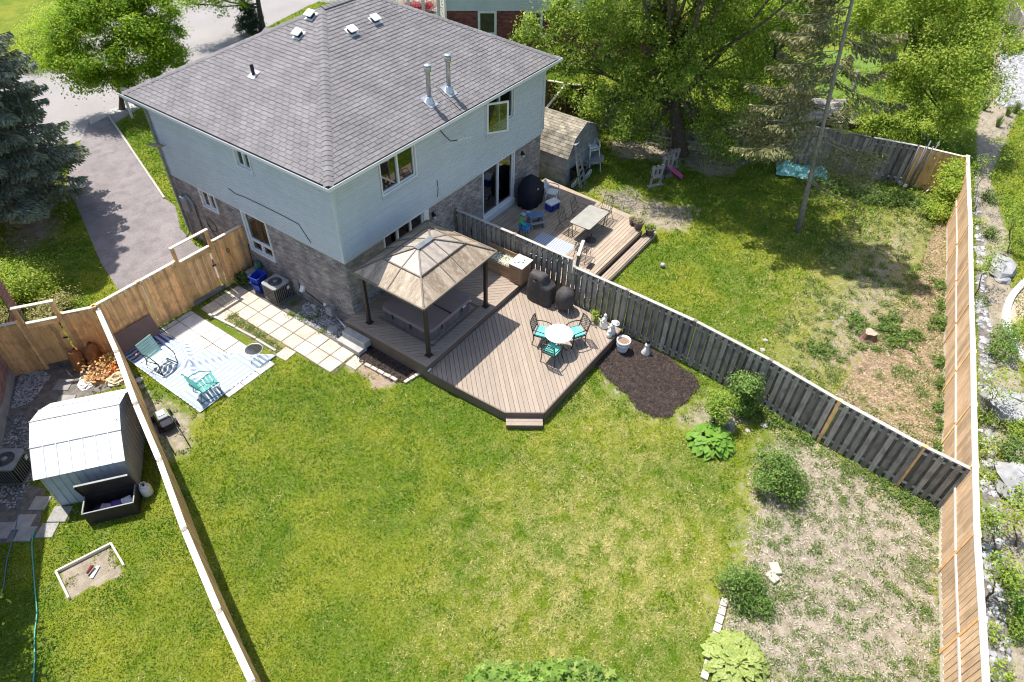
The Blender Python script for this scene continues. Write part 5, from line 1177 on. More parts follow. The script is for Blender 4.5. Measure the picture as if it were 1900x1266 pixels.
# ------------------------------------------------------------------ striped rug, chairs and glass table on the patio
def rugmat():
    m, nt, b = newmat('striped_rug'); tc = nt.nodes.new('ShaderNodeTexCoord'); sp = nt.nodes.new('ShaderNodeSeparateXYZ'); nt.links.new(tc.outputs['Object'], sp.inputs[0])
    # square fields of stripes that turn from field to field, in pale blue and white
    x, y = sp.outputs[0], sp.outputs[1]; S = 1.03
    cx, cy = mth(nt, 'FLOOR', mth(nt, 'DIVIDE', x, S)), mth(nt, 'FLOOR', mth(nt, 'DIVIDE', y, S))
    par = mth(nt, 'PINGPONG', mth(nt, 'ADD', cx, cy), 1.0)
    fx, fy = mth(nt, 'SUBTRACT', mth(nt, 'DIVIDE', x, S), cx), mth(nt, 'SUBTRACT', mth(nt, 'DIVIDE', y, S), cy)
    a = mth(nt, 'ADD', mth(nt, 'MULTIPLY', par, fx), mth(nt, 'MULTIPLY', mth(nt, 'SUBTRACT', 1.0, par), fy))
    st = mth(nt, 'GREATER_THAN', mth(nt, 'FRACT', mth(nt, 'MULTIPLY', a, 6.0)), .52)
    n = noise(nt, tc.outputs['Object'], .55, 1); navy = mth(nt, 'GREATER_THAN', x, 1.25)  # navy end: shade of the fence painted into the stripe colours
    dark = mixc(nt, navy, (.25, .32, .42), (.02, .05, .19)); lite = mixc(nt, navy, (.76, .78, .80), (.36, .42, .52))
    g = nt.nodes.new('ShaderNodeNewGeometry')
    c = mixc(nt, st, lite, dark); c = mixc(nt, g.outputs['Backfacing'], c, (.70, .74, .80))
    nt.links.new(c, b.inputs['Base Color']); b.inputs['Roughness'].default_value = .7; return m
M['rug'] = rugmat()
rugc = [P(225, 660, 0), P(281, 617, 0), P(514, 661, 0), P(372, 767, 0)]
M['rugdark'] = mat('navy_rug_underside', (.55, .60, .68), rough=.8)
def rug():
    A, B, C_, D_ = rugc; n = 60; vs = []; o = (A+B+C_+D_)/4
    X = (C_-B).normalized()
    def base(u, v):
        u = u*(1-.17*sin(pi*v)**1.5); return (A*(1-u)+B*u)*(1-v)+(D_*(1-u)+C_*u)*v
    for j in range(n+1):
        for i in range(n+1):
            u, v = i/n, j/n; p = base(u, v); z = .048+.012*sin(u*23+3*sin(v*5))*sin(v*9+1)+.010*sin(u*9-v*14)
            # rippled creases where the rug was dragged: long folds
            d = (v-.30-.42*u); z += .15*math.exp(-(d/.035)**2)*min(1, u*5)*(1-abs(u-.5)*1.2)
            d = (v-.86+.55*u); z += .13*math.exp(-(d/.03)**2)*max(0, min(1, u*3-.2))
            vs.append((p.x-o.x, p.y-o.y, z))
    b = MB(); b.smooth = True; b.add(vs, [(j*(n+1)+i, j*(n+1)+i+1, (j+1)*(n+1)+i+1, (j+1)*(n+1)+i)[::-1] for j in range(n) for i in range(n)])
    t = b.build('striped_rug', M['rug']); t.location = (o.x, o.y, 0); s = t.modifiers.new('thick', 'SOLIDIFY'); s.thickness = .006
    return tag(t, 'large creased blue and white striped outdoor rug on the patio slabs', 'rug')
rg = rug()
# move the pattern onto the rug's own sides
ang = atan2((rugc[3]-rugc[0]).y, (rugc[3]-rugc[0]).x)
me = rg.data; me.transform(Matrix.Rotation(-ang-pi, 4, 'Z')); rg.rotation_euler = (0, 0, ang+pi)
# turned-over folded flap in the middle
f = [P(372, 612, .07), P(445, 655, .07), P(440, 672, .09), P(348, 688, .07), P(322, 652, .09)]

def sling_chair(name, label, loc, rz, mslat, mframe, back=.62):
    t = thing(name, label, 'chair', loc, rz, None)
    for s in (-1, 1):
        b = MB(); b.smooth = True; b.tube([(s*.27, .25, 0), (s*.27, .28, .42), (s*.28, .0, .60), (s*.28, -.34, .56)], .014, 6); b.build('armrest', mframe, t)
        b = MB(); b.smooth = True; b.tube([(s*.25, .26, .40), (s*.25, -.18, .30), (s*.25, -.42, .3+back)], .014, 6); b.build('side_rail', mframe, t)
        b = MB(); b.smooth = True; b.tube([(s*.26, -.34, .0), (s*.26, -.22, .32)], .013, 6); b.build('leg', mframe, t)
        b = MB(); b.smooth = True; b.tube([(s*.26, .25, .015), (s*.26, -.34, .015)], .012, 6); b.build('foot_rail', mframe, t)
    for k in range(5):
        y = .24-k*.1; z = .415-(.24-y)*.24; board('seat_slat', wm(t) @ Vector((-.25, y, z)), wm(t) @ Vector((.25, y, z)), .08, .015, mslat, t)
    for k in range(7):
        f_ = (k+.7)/7.3; y = -.19-.22*f_; z = .33+back*f_; v0 = wm(t) @ Vector((-.25, y, z)); board('back_slat', v0, wm(t) @ Vector((.25, y, z)), .066, .014, mslat, t, up=wm(t).to_3x3() @ Vector((0, .93, .33)))
    return t
M['palegreen'] = mat('pale_green_slats', (.42, .62, .56), (.36, .55, .5), rough=.5)
def facing(b_, s_): d = P(*b_, .4)-P(*s_, .4); return atan2(d.y, d.x)+pi/2
q = P(296, 663, .45); o = sling_chair('slatted_chair', 'low chair with pale green slats and dark frame near the brown board', (q.x, q.y, .05), facing((262, 646), (305, 665)), M['palegreen'], M['dark'], .5); o.scale = (1.18,)*3
q = P(381, 712, .45); o = sling_chair('slatted_chair', 'dark green slatted garden chair on the lower corner of the striped rug', (q.x, q.y, .05), facing((352, 722), (385, 706)), M['teal'], M['teal'], .5); o.scale = (1.15,)*3
q = P(471, 650, .45); M['clearglass'] = glassmat('clear_table_glass', (.82, .86, .85), .12, .1); gt = thing('glass_side_table', 'small round glass topped side table at the right end of the striped rug', 'table', (q.x, q.y, .05))
b = MB(); b.smooth = False; b.lathe([(.27, .43), (.28, .435), (.28, .445), (.0, .447)], 32); b.build('glass_top', M['clearglass'], gt)
b = MB(); b.smooth = True; b.tube([(.28*cos(a), .28*sin(a), .437) for a in np.linspace(0, 2*pi, 33)], .013, 6, cap=False); b.build('rim', M['alu'], gt)
for k in range(3):
    a = k*2*pi/3+.4; b = MB(); b.smooth = True; b.tube([(.24*cos(a), .24*sin(a), .43), (.1*cos(a), .1*sin(a), .2), (.24*cos(a), .24*sin(a), .0)], .01, 6); b.build('leg', M['alu'], gt)

# lawn mower
mw = thing('lawn_mower', 'black and lime cordless lawn mower with long handle bars beside the lot line fence', 'lawn mower', (*P(304, 778, .15).xy, 0), atan2(*(P(340, 838, .0)-P(304, 778, .0)).yx)-pi/2)
M['lime'] = mat('lime_plastic', (.38, .5, .04), rough=.4)
b = MB(); b.prism(rrect(.24, .33, .1), .07, .2); b.build('deck', M['blackplastic'], mw, bevel=.03)
b = MB(); b.prism(rrect(.16, .2, .06), .2, .32, Matrix.Translation((0, -.08, 0))); b.build('motor_housing', M['greyplastic'], mw, bevel=.03)
b = MB(); b.box(-.175, -.29, .205, -.155, .12, .29); b.box(.155, -.29, .205, .175, .12, .29); b.box(-.17, -.3, .205, .17, -.28, .29); b.build('lime_trim', M['lime'], mw)
b = MB(); b.prism(rrect(.1, .1, .03), .322, .345, Matrix.Translation((0, -.1, 0))); b.build('battery_lid', M['white'], mw, bevel=.008)
for sx in (-1, 1):
    for sy, r in ((-.26, .09), (.28, .11)):
        b = MB(); b.smooth = True; b.lathe([(r, -.025), (r, .025)], 18, M=Matrix.Translation((sx*.26, sy, r)) @ Matrix.Rotation(pi/2, 4, 'Y')); w = b.build('wheel', M['blackplastic'], mw)
        b = MB(); b.smooth = True; b.lathe([(r*.5, -.03), (r*.5, .03)], 12, M=Matrix.Translation((sx*.262, sy, r)) @ Matrix.Rotation(pi/2, 4, 'Y')); b.build('hub', M['greyplastic'], w)
    b = MB(); b.smooth = True; b.tube([(sx*.2, .2, .18), (sx*.22, .8, .22), (sx*.22, 1.4, .10)], .016, 6); b.build('handle_bar', M['blackplastic'], mw)
b = MB(); b.prism(rrect(.17, .14, .05), .12, .34, Matrix.Translation((0, .36, 0))); b.build('grass_bag', M['navycover'], mw, bevel=.03)
for i, (x, y, s) in enumerate(((259, 707, .13), (266, 719, .09), (274, 729, .075))):
    rockobj('white_rock', ['largest of three white stones lying by the rug corner', 'middle one of three white stones by the rug corner', 'smallest of three white stones by the rug corner'][i], (*P(x, y, 0).xy, -.01), s, M['whitestone'], .8, i, cat='stone')

# ------------------------------------------------------------------ left neighbour's yard
F0, uu, vv = Vector((-8.38, -.15, 0)), Vector((-.8, .6, 0)), Vector((.6, .8, 0))
SF = lambda a, s, z: F0+uu*a+vv*s+Vector((0, 0, z))
ms = thing('metal_shed', 'white metal garden shed with ribbed gambrel roof beside the lot line fence', 'shed', tuple(F0))
M['shedwhite'] = mat('shed_roof_enamel', (.74, .75, .76), (.68, .69, .70), rough=.4, rv=.03, fine=.04, dirt=(.45, .47, .49), damt=.28, dscale=2.2)
M['shedwall'] = mat('shed_wall_enamel', (.42, .47, .52), (.38, .43, .48), rough=.5, rv=.02, dirt=(.3, .34, .38), damt=.3, dscale=2)
Lw, prof = 2.10, [(.12, 1.38), (.80, 1.84), (1.47, 2.12), (2.14, 1.84), (2.82, 1.38)]
body = [(.22, 0), (.22, 1.42), (.83, 1.84), (1.47, 2.10), (2.11, 1.84), (2.72, 1.42), (2.72, 0)]
b = MB(); n = len(body); b.add([SF(.06, s, z) for s, z in body]+[SF(Lw-.06, s, z) for s, z in body], [tuple(range(n)), tuple(range(n, 2*n))[::-1]]+[(i, n+i, n+(i+1) % n, (i+1) % n) for i in range(n)]); b.build('wall', M['shedwall'], ms, world=True)
for k in range(11):
    a = .1+k*(Lw-.2)/10; board('wall_rib', SF(a, .21, .02), SF(a, .21, 1.38), .02, .02, M['shedwall'], ms, up=-vv)
for k in range(13):
    s = .3+k*.195; zt_ = 1.42+(min(s, 2.94-s)-.22)*.69; board('wall_rib', SF(.05, s, .02), SF(.05, s, min(zt_, 2.05)), .02, .02, M['shedwall'], ms, up=-uu)
for i in range(4):
    (s0, z0), (s1, z1) = prof[i], prof[i+1]
    npn = 7; 
    for k in range(npn):
        a0, a1 = -.03+(Lw+.06)*k/npn, -.03+(Lw+.06)*(k+1)/npn-.008
        nn = (SF(0, s1, z1)-SF(0, s0, z0)).cross(uu).normalized(); nn = nn if nn.z > 0 else -nn
        q = [SF(a0, s0, z0), SF(a1, s0, z0), SF(a1, s1, z1), SF(a0, s1, z1)]
        b = MB(); b.add(q+[p+nn*.012 for p in q], [(0, 1, 2, 3), (7, 6, 5, 4)]+[(j, 4+j, 4+(j+1) % 4, (j+1) % 4) for j in range(4)]); b.build('roof_panel', M['shedwhite'], ms, world=True)
    if i in (0, 3):
        for k in range(1, npn): a = (Lw+.06)*k/npn-.03; board('roof_rib', SF(a, s0, z0+.02), SF(a, s1, z1+.02), .02, .022, M['shedwhite'], ms)
for j, (s, z) in enumerate(prof[1:4]): board('roof_seam', SF(-.04, s, z+.018), SF(Lw+.04, s, z+.018), .03, .014, M['greyplastic'], ms)
# open deck box with its contents
db = thing('deck_box', 'dark brown deck box with its lid open in front of the metal shed', 'deck box', tuple(SF(.62, -.32, 0)), atan2(uu.y, uu.x)+pi)
M['dbox'] = mat('dark_resin_wicker', (.045, .036, .036), (.03, .025, .026), rough=.5, rv=.1)
hw, hd, hh = .62, .30, .52
for (x0, y0, x1, y1) in ((-hw, -hd, hw, -hd+.03), (-hw, hd-.03, hw, hd), (-hw, -hd+.03, -hw+.03, hd-.03), (hw-.03, -hd+.03, hw, hd-.03)):
    b = MB(); b.box(x0, y0, 0, x1, y1, hh); b.build('side_panel', M['dbox'], db)
b = MB(); b.box(-hw+.03, -hd+.03, .02, hw-.03, hd-.03, .06); b.build('floor', M['dbox'], db)
b = MB(); b.box(-hw-.02, -.005, 0, hw+.02, .035, .62); b.box(-hw-.02, -.04, .0, -hw, .0, .62); lid = b.build('lid', M['dbox'], db); lid.location = (0, hd, hh); lid.rotation_euler = (radians(14), 0, 0)
b = MB(); b.box(-hw-.02, -.008, .6, hw+.02, .04, .625); o = b.build('lid_edge', M['greyplastic'], lid)
b = MB()
for (x0, y0, x1, y1) in ((-hw-.01, -hd-.012, hw+.01, -hd+.02), (-hw-.01, -hd, -hw+.02, hd), (hw-.02, -hd, hw+.01, hd)): b.box(x0, y0, hh, x1, y1, hh+.014)
b.build('rim', M['greyplastic'], db)
for i, (x, y, w, d, h, c, lb) in enumerate(((-.12, -.05, .2, .14, .2, (.5, .45, .6), 'pale lilac toy box inside the open deck box'), (.12, -.04, .16, .16, .24, (.12, .07, .32), 'purple package inside the open deck box'), (.36, .0, .13, .13, .28, (.75, .74, .76), 'crumpled white bag inside the open deck box'), (-.4, .02, .16, .12, .1, (.05, .05, .08), 'dark bundle inside the open deck box'))):
    b = MB(); b.box(-w, -d, 0, w, d, h); o = b.build('packed_item', mat('item%d' % i, c, tuple(k*.6 for k in c), rough=.5, nscale=12), None, bevel=.03)
    o.matrix_basis = wm(db) @ Matrix.Translation((x, y, .07)) @ Matrix.Rotation(.3*i-.3, 4, 'Z') @ Matrix.Rotation(.12, 4, 'X'); tag(o, lb, 'packed item')
tk = thing('propane_tank', 'white propane cylinder standing beside the open deck box', 'gas cylinder', tuple(SF(-.16, -.02, 0)))
b = MB(); b.smooth = True; b.lathe([(.1, 0), (.15, .04), (.155, .1), (.155, .26), (.14, .33), (.08, .37), (.03, .38)], 20); b.build('cylinder', M['whiteplastic'], tk)
b = MB(); b.smooth = True; b.tube([(.09*cos(a), .09*sin(a), .43) for a in np.linspace(.6, 5.7, 16)], .014, 6); b.tube([(.09*cos(.6), .09*sin(.6), .34), (.09*cos(.6), .09*sin(.6), .43)], .012, 5); b.tube([(.09*cos(5.7), .09*sin(5.7), .34), (.09*cos(5.7), .09*sin(5.7), .43)], .012, 5); b.build('collar', M['whiteplastic'], tk)
b = MB(); b.cbox((0, 0, .41), (.05, .05, .07)); b.build('valve', M['dark'], tk)
sa, sb, sc_, sdd = P(106, 1063, 0), P(208, 1011, 0), P(232, 1052, 0), P(130, 1112, 0)
sx = thing('sandbox', 'shallow wooden sandbox frame open on one side on the left lawn', 'sandbox', tuple(sa))
for a, c in ((sa, sb), (sb, sc_), (sdd, sa)): board('frame_board', a+Vector((0, 0, .05)), c+Vector((0, 0, .05)), .05, .1, M['newcap'], sx)
q = P(170, 1058, .1)
b = MB(); b.box(-.16, -.005, 0, .16, .005, .1); o = b.build('white_paper', M['white']); o.location = (q.x, q.y, .015); o.rotation_euler = (radians(80), 0, .5); tag(o, 'crumpled white paper lying in the sandbox', 'paper')
b = MB(); b.smooth = True; b.lathe([(.03, 0), (.05, .2), (.05, .22)], 10, M=Matrix.Rotation(radians(78), 4, 'Y')); o = b.build('brown_cup', mat('brown_cup', (.22, .05, .035), rough=.5)); o.location = (q.x-.12, q.y+.02, .08); o.rotation_euler = (0, 0, .3); tag(o, 'brown red cup lying on the paper in the sandbox', 'cup')
# hoses
def hose(px, r, m, lb):
    pts = [P(x, y, 0)+Vector((0, 0, r+.035)) for x, y in px]; b = MB(); b.smooth = True
    sm = []
    for i in range(len(pts)-1):
        p0, p1, p2, p3 = pts[max(i-1, 0)], pts[i], pts[i+1], pts[min(i+2, len(pts)-1)]
        for k in range(6): t = k/6; sm.append(.5*((2*p1)+(p2-p0)*t+(2*p0-5*p1+4*p2-p3)*t*t+(3*p1-p0-3*p2+p3)*t**3))
    b.tube(sm+[pts[-1]], r, 7); return tag(b.build('garden_hose', m), lb, 'hose')
hose([(66, 985), (61, 1010), (64, 1060), (67, 1100), (70, 1140), (66, 1180), (66, 1230), (62, 1290)], .016, mat('green_hose', (.10, .42, .33), rough=.4), 'turquoise garden hose running straight down the left lawn')
hose([(5, 735), (12, 770), (28, 790), (40, 830), (36, 900), (38, 930), (30, 985), (15, 1040), (8, 1090), (-5, 1130)], .014, mat('blue_hose', (.12, .2, .28), rough=.4), 'thin blue grey hose along the gravel at the left edge')
# yard waste bags and litter behind the shed
M['paper'] = mat('kraft_paper', (.36, .17, .07), (.26, .11, .045), rough=.85, nscale=5, bump=.7, bscale=9)
def bag(label, loc, rz, w, d, h, seed):
    rr = random.Random(seed); b = MB(); b.smooth = True; n = 20; vs = []
    secs = [(0, .95), (.1, 1.05), (.35*h/.8, 1.0), (.65*h, 1.06), (.85*h, .96), (h*.98, .78), (h, .8)]
    for z, k in secs:
        for j in range(n): a = 2*pi*j/n; c, s = cos(a), sin(a); f = (abs(c)**4+abs(s)**4)**-.25*k*(1+.05*sin(7*a+z*9+seed)); vs.append((c*f*w, s*f*d*(1 if z < h*.9 else .7), z+.03*sin(3*a+seed)*(z > .5)))
    k = len(secs); b.add(vs, [(i*n+j, i*n+(j+1) % n, (i+1)*n+(j+1) % n, (i+1)*n+j) for i in range(k-1) for j in range(n)]+[tuple(range((k-1)*n, k*n))]); o = b.build('yard_waste_bag', M['paper']); o.location = loc; o.rotation_euler = (.06, .03, rz); return tag(o, label, 'paper bag')
bag('brown paper yard waste bag, the left one of the pair at the fence', (*P(152, 685, 0).xy, 0), .5, .19, .16, .82, 1)
bag('brown paper yard waste bag, the right one of the pair at the fence', (*P(182, 676, 0).xy, 0), .6, .21, .17, .84, 5)
def crumple(name, label, cat, c, r, m, seed, flat=.5, n=9):
    rr = np.random.default_rng(seed); b = MB(); U, V_ = 14, 8; vs = []
    for i in range(V_+1):
        th_ = pi/2*i/V_
        for j in range(U): a = 2*pi*j/U; k = r*(1+rr.uniform(-.25, .25)); vs.append((cos(a)*cos(th_)*k, sin(a)*cos(th_)*k, sin(th_)*k*flat))
    b.add(vs, [(i*U+j, i*U+(j+1) % U, (i+1)*U+(j+1) % U, (i+1)*U+j) for i in range(V_) for j in range(U)]); o = b.build(name, m); o.location = c; return tag(o, label, cat)
P_ = lambda x, y, z=0: (*P(x, y, z).xy, z)
crumple('litter_bag', 'crumpled yellow plastic bag in the heap behind the metal shed', 'bag', P_(196, 678), .34, mat('yellow_plastic', (.62, .42, .06), (.5, .3, .1), rough=.5, nscale=7), 2, .9)
crumple('litter_bag', 'crumpled orange bag in the heap behind the metal shed', 'bag', P_(208, 692), .27, mat('orange_plastic', (.62, .22, .05), (.45, .13, .04), rough=.5, nscale=7), 3, .9)
crumple('litter_bag', 'crumpled tan paper sack torn open in front of the paper bags', 'bag', P_(184, 699), .4, mat('torn_kraft', (.66, .42, .22), (.42, .24, .11), rough=.8, nscale=8), 4, .6)
crumple('litter_bag', 'white plastic sack lying beside the heap behind the shed', 'bag', P_(160, 712), .26, M['white'], 5, .45)
crumple('litter_bag', 'pale cream torn sack at the shed end of the heap', 'bag', P_(216, 706), .3, mat('cream_sack', (.7, .62, .46), (.5, .4, .25), rough=.8, nscale=9), 6, .6)
M['dryleaf'] = leafmat('tan_dry_leaves', (.58, .38, .16), (.50, .22, .07), trans=.15, nscale=3, c3=(.78, .70, .48))
C = np.array([tuple(P(195, 692, 0))])+RG.normal(0, 1, (260, 3))*np.array([.32, .26, .0]); C[:, 2] = .2+RG.uniform(0, .35, 260)
tag(link('leaf_litter', nmesh('leaf_litter', leaves(C, np.tile([0, 0, 1.], (260, 1)), .11, .5), 4, M['dryleaf']), None), 'tan and orange paper scraps and dead leaves over the heap behind the shed', kind='stuff')
# left neighbour house: far corner and the wall running off the picture
nbh = thing('pink_brick_house', 'pink brick house corner with pale foundation at the left picture edge', 'house', tuple(P(33, 690, 0)))
wa, wb = P(32, 684, 0), P(2, 838, 0); dw = (wb-wa).normalized(); nw = Vector((-dw.y, dw.x, 0)); nw = nw if nw.x < 0 else -nw
Mw = Matrix(((dw.x, nw.x, 0, wa.x), (dw.y, nw.y, 0, wa.y), (0, 0, 1, 0), (0, 0, 0, 1)))
b = MB(); b.box(-2.5, .02, 0, 7, 9, 5.2, Mw); b.build('wall', mat('brick_mortar2', (.4, .3, .27), rough=.9), nbh, world=True)
b = MB(); b.box(-2.52, 0, 0, 7.02, .02, .38, Mw); b.build('foundation', M['concrete'], nbh, world=True)
bm_ = None
for r_ in range(32):
    for k in range(20):
        z0 = .42+r_*.078; u = -2.5+(r_ % 2)*.11+k*.222
        if u > 1.9: continue
        if bm_ is None: bb = MB(); bb.box(0, -.012, 0, .21, .02, .068); bm_ = bb.mesh('brick', M['pinkbrick'])
        if r_ >= 10 or u > 1.9: continue
        link('brick', bm_, None, nbh, Mw @ Matrix.Translation((u, .0, z0)))
b = MB()
for r_ in range(10, 55):
    for k in range(42):
        u = -2.5+(r_ % 2)*.11+k*.222; z0 = .42+r_*.078
        if u > 6.8 or (r_ < 10 and u < 1.9) or (-1.75 < u < -.55 and .9 < z0 < 2.5): continue
        b.box(u, -.012, z0, u+.21, .02, z0+.068, Mw)
tag(b.build('brickwork', M['pinkbrick'], nbh, world=True), kind='stuff')
b = MB(); b.box(-1.75, -.03, 1.0, -.6, .01, 2.4, Mw); wf = b.build('window', M['dark'], nbh, world=True); b = MB(); b.box(-1.68, -.04, 1.07, -.67, -.031, 2.33, Mw); b.build('pane', M['glass'], wf, world=True)
b = MB(); b.box(-2.9, -.4, 5.2, 7.4, 9.4, 5.35, Mw); b.add([Mw @ Vector(v) for v in ((-2.9, -.4, 5.35), (7.4, -.4, 5.35), (7.4, 9.4, 5.35), (-2.9, 9.4, 5.35), (1.5, 4.5, 7.4), (3, 4.5, 7.4))], [(0, 1, 5, 4), (2, 3, 4, 5), (3, 0, 4), (1, 2, 5)]); b.build('roof', M['shingle'], nbh, world=True)
# ------------------------------------------------------------------ the neighbouring half's deck
gtb = thing('glass_patio_table', 'rectangular glass patio table with dark frame on the pine deck', 'table', (9.5, -3.72, .4), 0)
b = MB(); b.prism(rrect(.80, .46, .08), .70, .712); b.build('glass_top', M['tableglass'], gtb)
b = MB(); b.smooth = True; pr = rrect(.81, .47, .09); b.tube([(x, y, .70) for x, y in pr]+[(*pr[0], .70)], .014, 6, cap=False); b.build('rim', M['bronzechair'], gtb)
for sx in (-1, 1):
    for sy in (-1, 1): b = MB(); b.smooth = True; b.tube([(sx*.72, sy*.38, .7), (sx*.66, sy*.33, .0)], .017, 6); b.build('leg', M['bronzechair'], gtb)
ub = thing('umbrella_base', 'small dark umbrella base under the edge of the glass table', 'umbrella base', (9.05, -4.12, .4))
b = MB(); b.smooth = True; b.lathe([(.22, 0), (.22, .04), (.15, .09), (.04, .1), (.03, .1), (.03, .3)], 20); b.build('base', M['cover'], ub)
def metal_chair(label):
    t = thing('metal_chair', label, 'chair', group='dark metal chairs round the glass table'); m = M['bronzechair']
    for s in (-1, 1):
        b = MB(); b.smooth = True; b.tube([(s*.26, .26, 0), (s*.27, .28, .42), (s*.27, .2, .62), (s*.26, -.2, .64), (s*.24, -.3, .62)], .012, 6); b.build('armrest', m, t)
        b = MB(); b.smooth = True; b.tube([(s*.25, -.4, .0), (s*.23, -.2, .38), (s*.22, -.36, .88), (s*.12, -.39, .96)], .012, 6); b.build('leg', m, t)
    b = MB(); b.smooth = True; b.tube([(-.12, -.39, .96), (0, -.4, .975), (.12, -.39, .96)], .012, 6); b.tube([(-.23, -.33, .72), (.23, -.33, .72)], .01, 6); b.build('back_frame', m, t)
    for k in range(4): b = MB(); x = -.15+.1*k; b.tube([(x, -.24, .44), (x, -.385, .94)], .008, 5); b.build('back_bar', m, t)
    for k in range(6): b = MB(); y = -.18+.085*k; b.cbox((0, y, .42), (.48, .045, .01)); b.build('seat_strap', m, t)
    b = MB(); b.smooth = True; b.tube([(-.25, -.2, .41), (-.25, .26, .42), (.25, .26, .42), (.25, -.2, .41)], .011, 6); b.build('seat_frame', m, t)
    return t
mc = metal_chair('dark metal armchair at the near end of the glass table')
q = P(1081, 461, .85); mc.location = (q.x, q.y, .4); mc.rotation_euler = (0, 0, radians(-78))
for (x, y, a, lb) in ((9.0, -3.0, 178, 'dark metal armchair between the glass table and the cooler'), (10.0, -2.98, 185, 'dark metal armchair on the far side of the glass table by the brushwood'), (10.62, -3.8, 95, 'dark metal armchair at the flower pot end of the glass table')):
    dup(mc, (x, y, .4), radians(a), lb)
# covered round grill, cooler, toys
bb_ = draped('covered_barbecue', 'bulky barbecue under a glossy navy cover by the sliding door', 'grill', (9.85, -.62, .4), 0, [(0, .56, .40, 0, 0, 4), (.3, .60, .42, 0, 0, 4), (.72, .62, .42, 0, 0, 4), (.86, .56, .40, 0, 0, 4), (1.0, .44, .36, -.04, 0, 3.5), (1.16, .36, .3, -.04, 0, 3), (1.26, .24, .2, -.04, 0, 2.6), (1.3, .08, .08, -.04, 0, 2)], M['navycover'], folds=.035, seed=5)
b = MB(); b.cbox((-.1, -.43, .88), (.07, .01, .07), Matrix.Rotation(0, 4, 'X')); b.build('badge', M['white'], bb_)
cl = thing('cooler', 'blue picnic cooler with white lid on the pine deck', 'cooler', (10.05, -1.62, .4), radians(-12))
b = MB(); b.box(-.27, -.19, 0, .27, .19, .30); b.build('body', M['blue'], cl, bevel=.03)
b = MB(); b.box(-.285, -.205, .305, .285, .205, .38); b.build('lid', M['whiteplastic'], cl, bevel=.025)
b = MB(); b.smooth = True; b.tube([(-.14, -.2, .28), (-.14, -.24, .16), (.14, -.24, .16), (.14, -.2, .28)], .014, 6); b.build('handle', M['blackplastic'], cl)
for x in (-.18, .18): b = MB(); b.box(x-.04, -.205, .02, x+.04, -.19, .26); b.build('moulded_rib', M['blackplastic'], cl)
kt_ = thing('childrens_bench', 'small blue topped plastic childrens picnic table on the pine deck', 'childrens table', (8.62, -1.72, .4), radians(-35))
M['slateblue'] = mat('slate_blue_plastic', (.10, .19, .36), rough=.45)
b = MB(); b.prism(rrect(.33, .2, .07), .44, .49); b.build('tabletop', M['slateblue'], kt_, bevel=.01)
b = MB(); b.box(-.32, -.36, .24, .32, -.2, .27); b.build('seat', M['greyplastic'], kt_, bevel=.01); b = MB(); b.box(-.32, .2, .24, .32, .36, .27); b.build('seat', M['greyplastic'], kt_, bevel=.01)
for x in (-.26, .26): b = MB(); b.add([(x-.02, -.36, 0), (x+.02, -.36, 0), (x+.02, -.1, .44), (x-.02, -.1, .44), (x-.02, .36, 0), (x+.02, .36, 0), (x+.02, .1, .44), (x-.02, .1, .44), (x-.02, -.2, 0), (x+.02, -.2, 0), (x+.02, .2, 0), (x-.02, .2, 0), (x-.02, 0, .3), (x+.02, 0, .3)], [(0, 1, 2, 3), (3, 2, 6, 7), (7, 6, 5, 4), (8, 0, 3, 12), (12, 3, 7, 11), (11, 7, 4), (1, 9, 13, 2), (2, 13, 10, 6), (6, 10, 5), (8, 12, 13, 9), (12, 11, 10, 13)]); b.build('leg_panel', M['greyplastic'], kt_)
wt = thing('water_table', 'round blue toy water table with green slide beside the fence', 'toy table', (7.72, -1.78, .4))
b = MB(); b.smooth = True; b.lathe([(.17, .3), (.22, .34), (.24, .46), (.22, .46), (.2, .38), (0, .37)], 22); b.build('basin', mat('sky_blue_plastic', (.05, .25, .62), rough=.35), wt)
for k in range(3): a = k*2.1; b = MB(); b.smooth = True; b.tube([(.15*cos(a), .15*sin(a), .34), (.22*cos(a), .22*sin(a), 0)], .03, 7); b.build('leg', [M['green'], mat('red_plastic', (.55, .03, .05), rough=.4), M['greyplastic']][k], wt)
M['lgreen'] = mat('bright_green_plastic', (.03, .42, .08), rough=.35)
b = MB(); b.smooth = True
pts = [(-.06, .1, .86), (-.16, .14, .82), (-.22, .02, .72), (-.16, -.1, .62), (-.05, -.1, .54)]
for dx in (-.04, .04): b.tube([(x+dx, y+dx*.5, z) for x, y, z in pts], .022, 6)
b.tube(pts, .03, 6); b.build('slide', M['lgreen'], wt)
b = MB(); b.smooth = True; b.tube([(-.05, .12, .4), (-.05, .12, .85)], .03, 7); b.build('tower', M['lgreen'], wt)
b = MB(); b.smooth = True; b.lathe([(.04, 0), (.05, .05), (.0, .06)], 10, (.08, .03, .4)); b.build('float_toy', mat('pink_plastic', (.7, .05, .25), rough=.4), wt)
wbp = thing('bottle_pack', 'pack of clear water bottles lying on the deck by the sliding door', 'bottle pack', (8.95, -.95, .4), radians(-25))
M['clear'] = mat('clear_blue_plastic', (.35, .5, .6), (.6, .7, .75), rough=.15, nscale=14)
for k in range(3):
    b = MB(); b.smooth = True; b.lathe([(.035, 0), (.037, .15), (.015, .2), (.015, .22)], 10, M=Matrix.Translation((-.15, -.08+k*.08, .04)) @ Matrix.Rotation(pi/2, 4, 'Y')); b.build('bottle', M['clear'], wbp)
    b = MB(); b.smooth = True; b.lathe([(.035, 0), (.037, .15), (.015, .2), (.015, .22)], 10, M=Matrix.Translation((.1, -.08+k*.08, .04)) @ Matrix.Rotation(pi/2, 4, 'Y')); b.build('bottle', M['clear'], wbp)
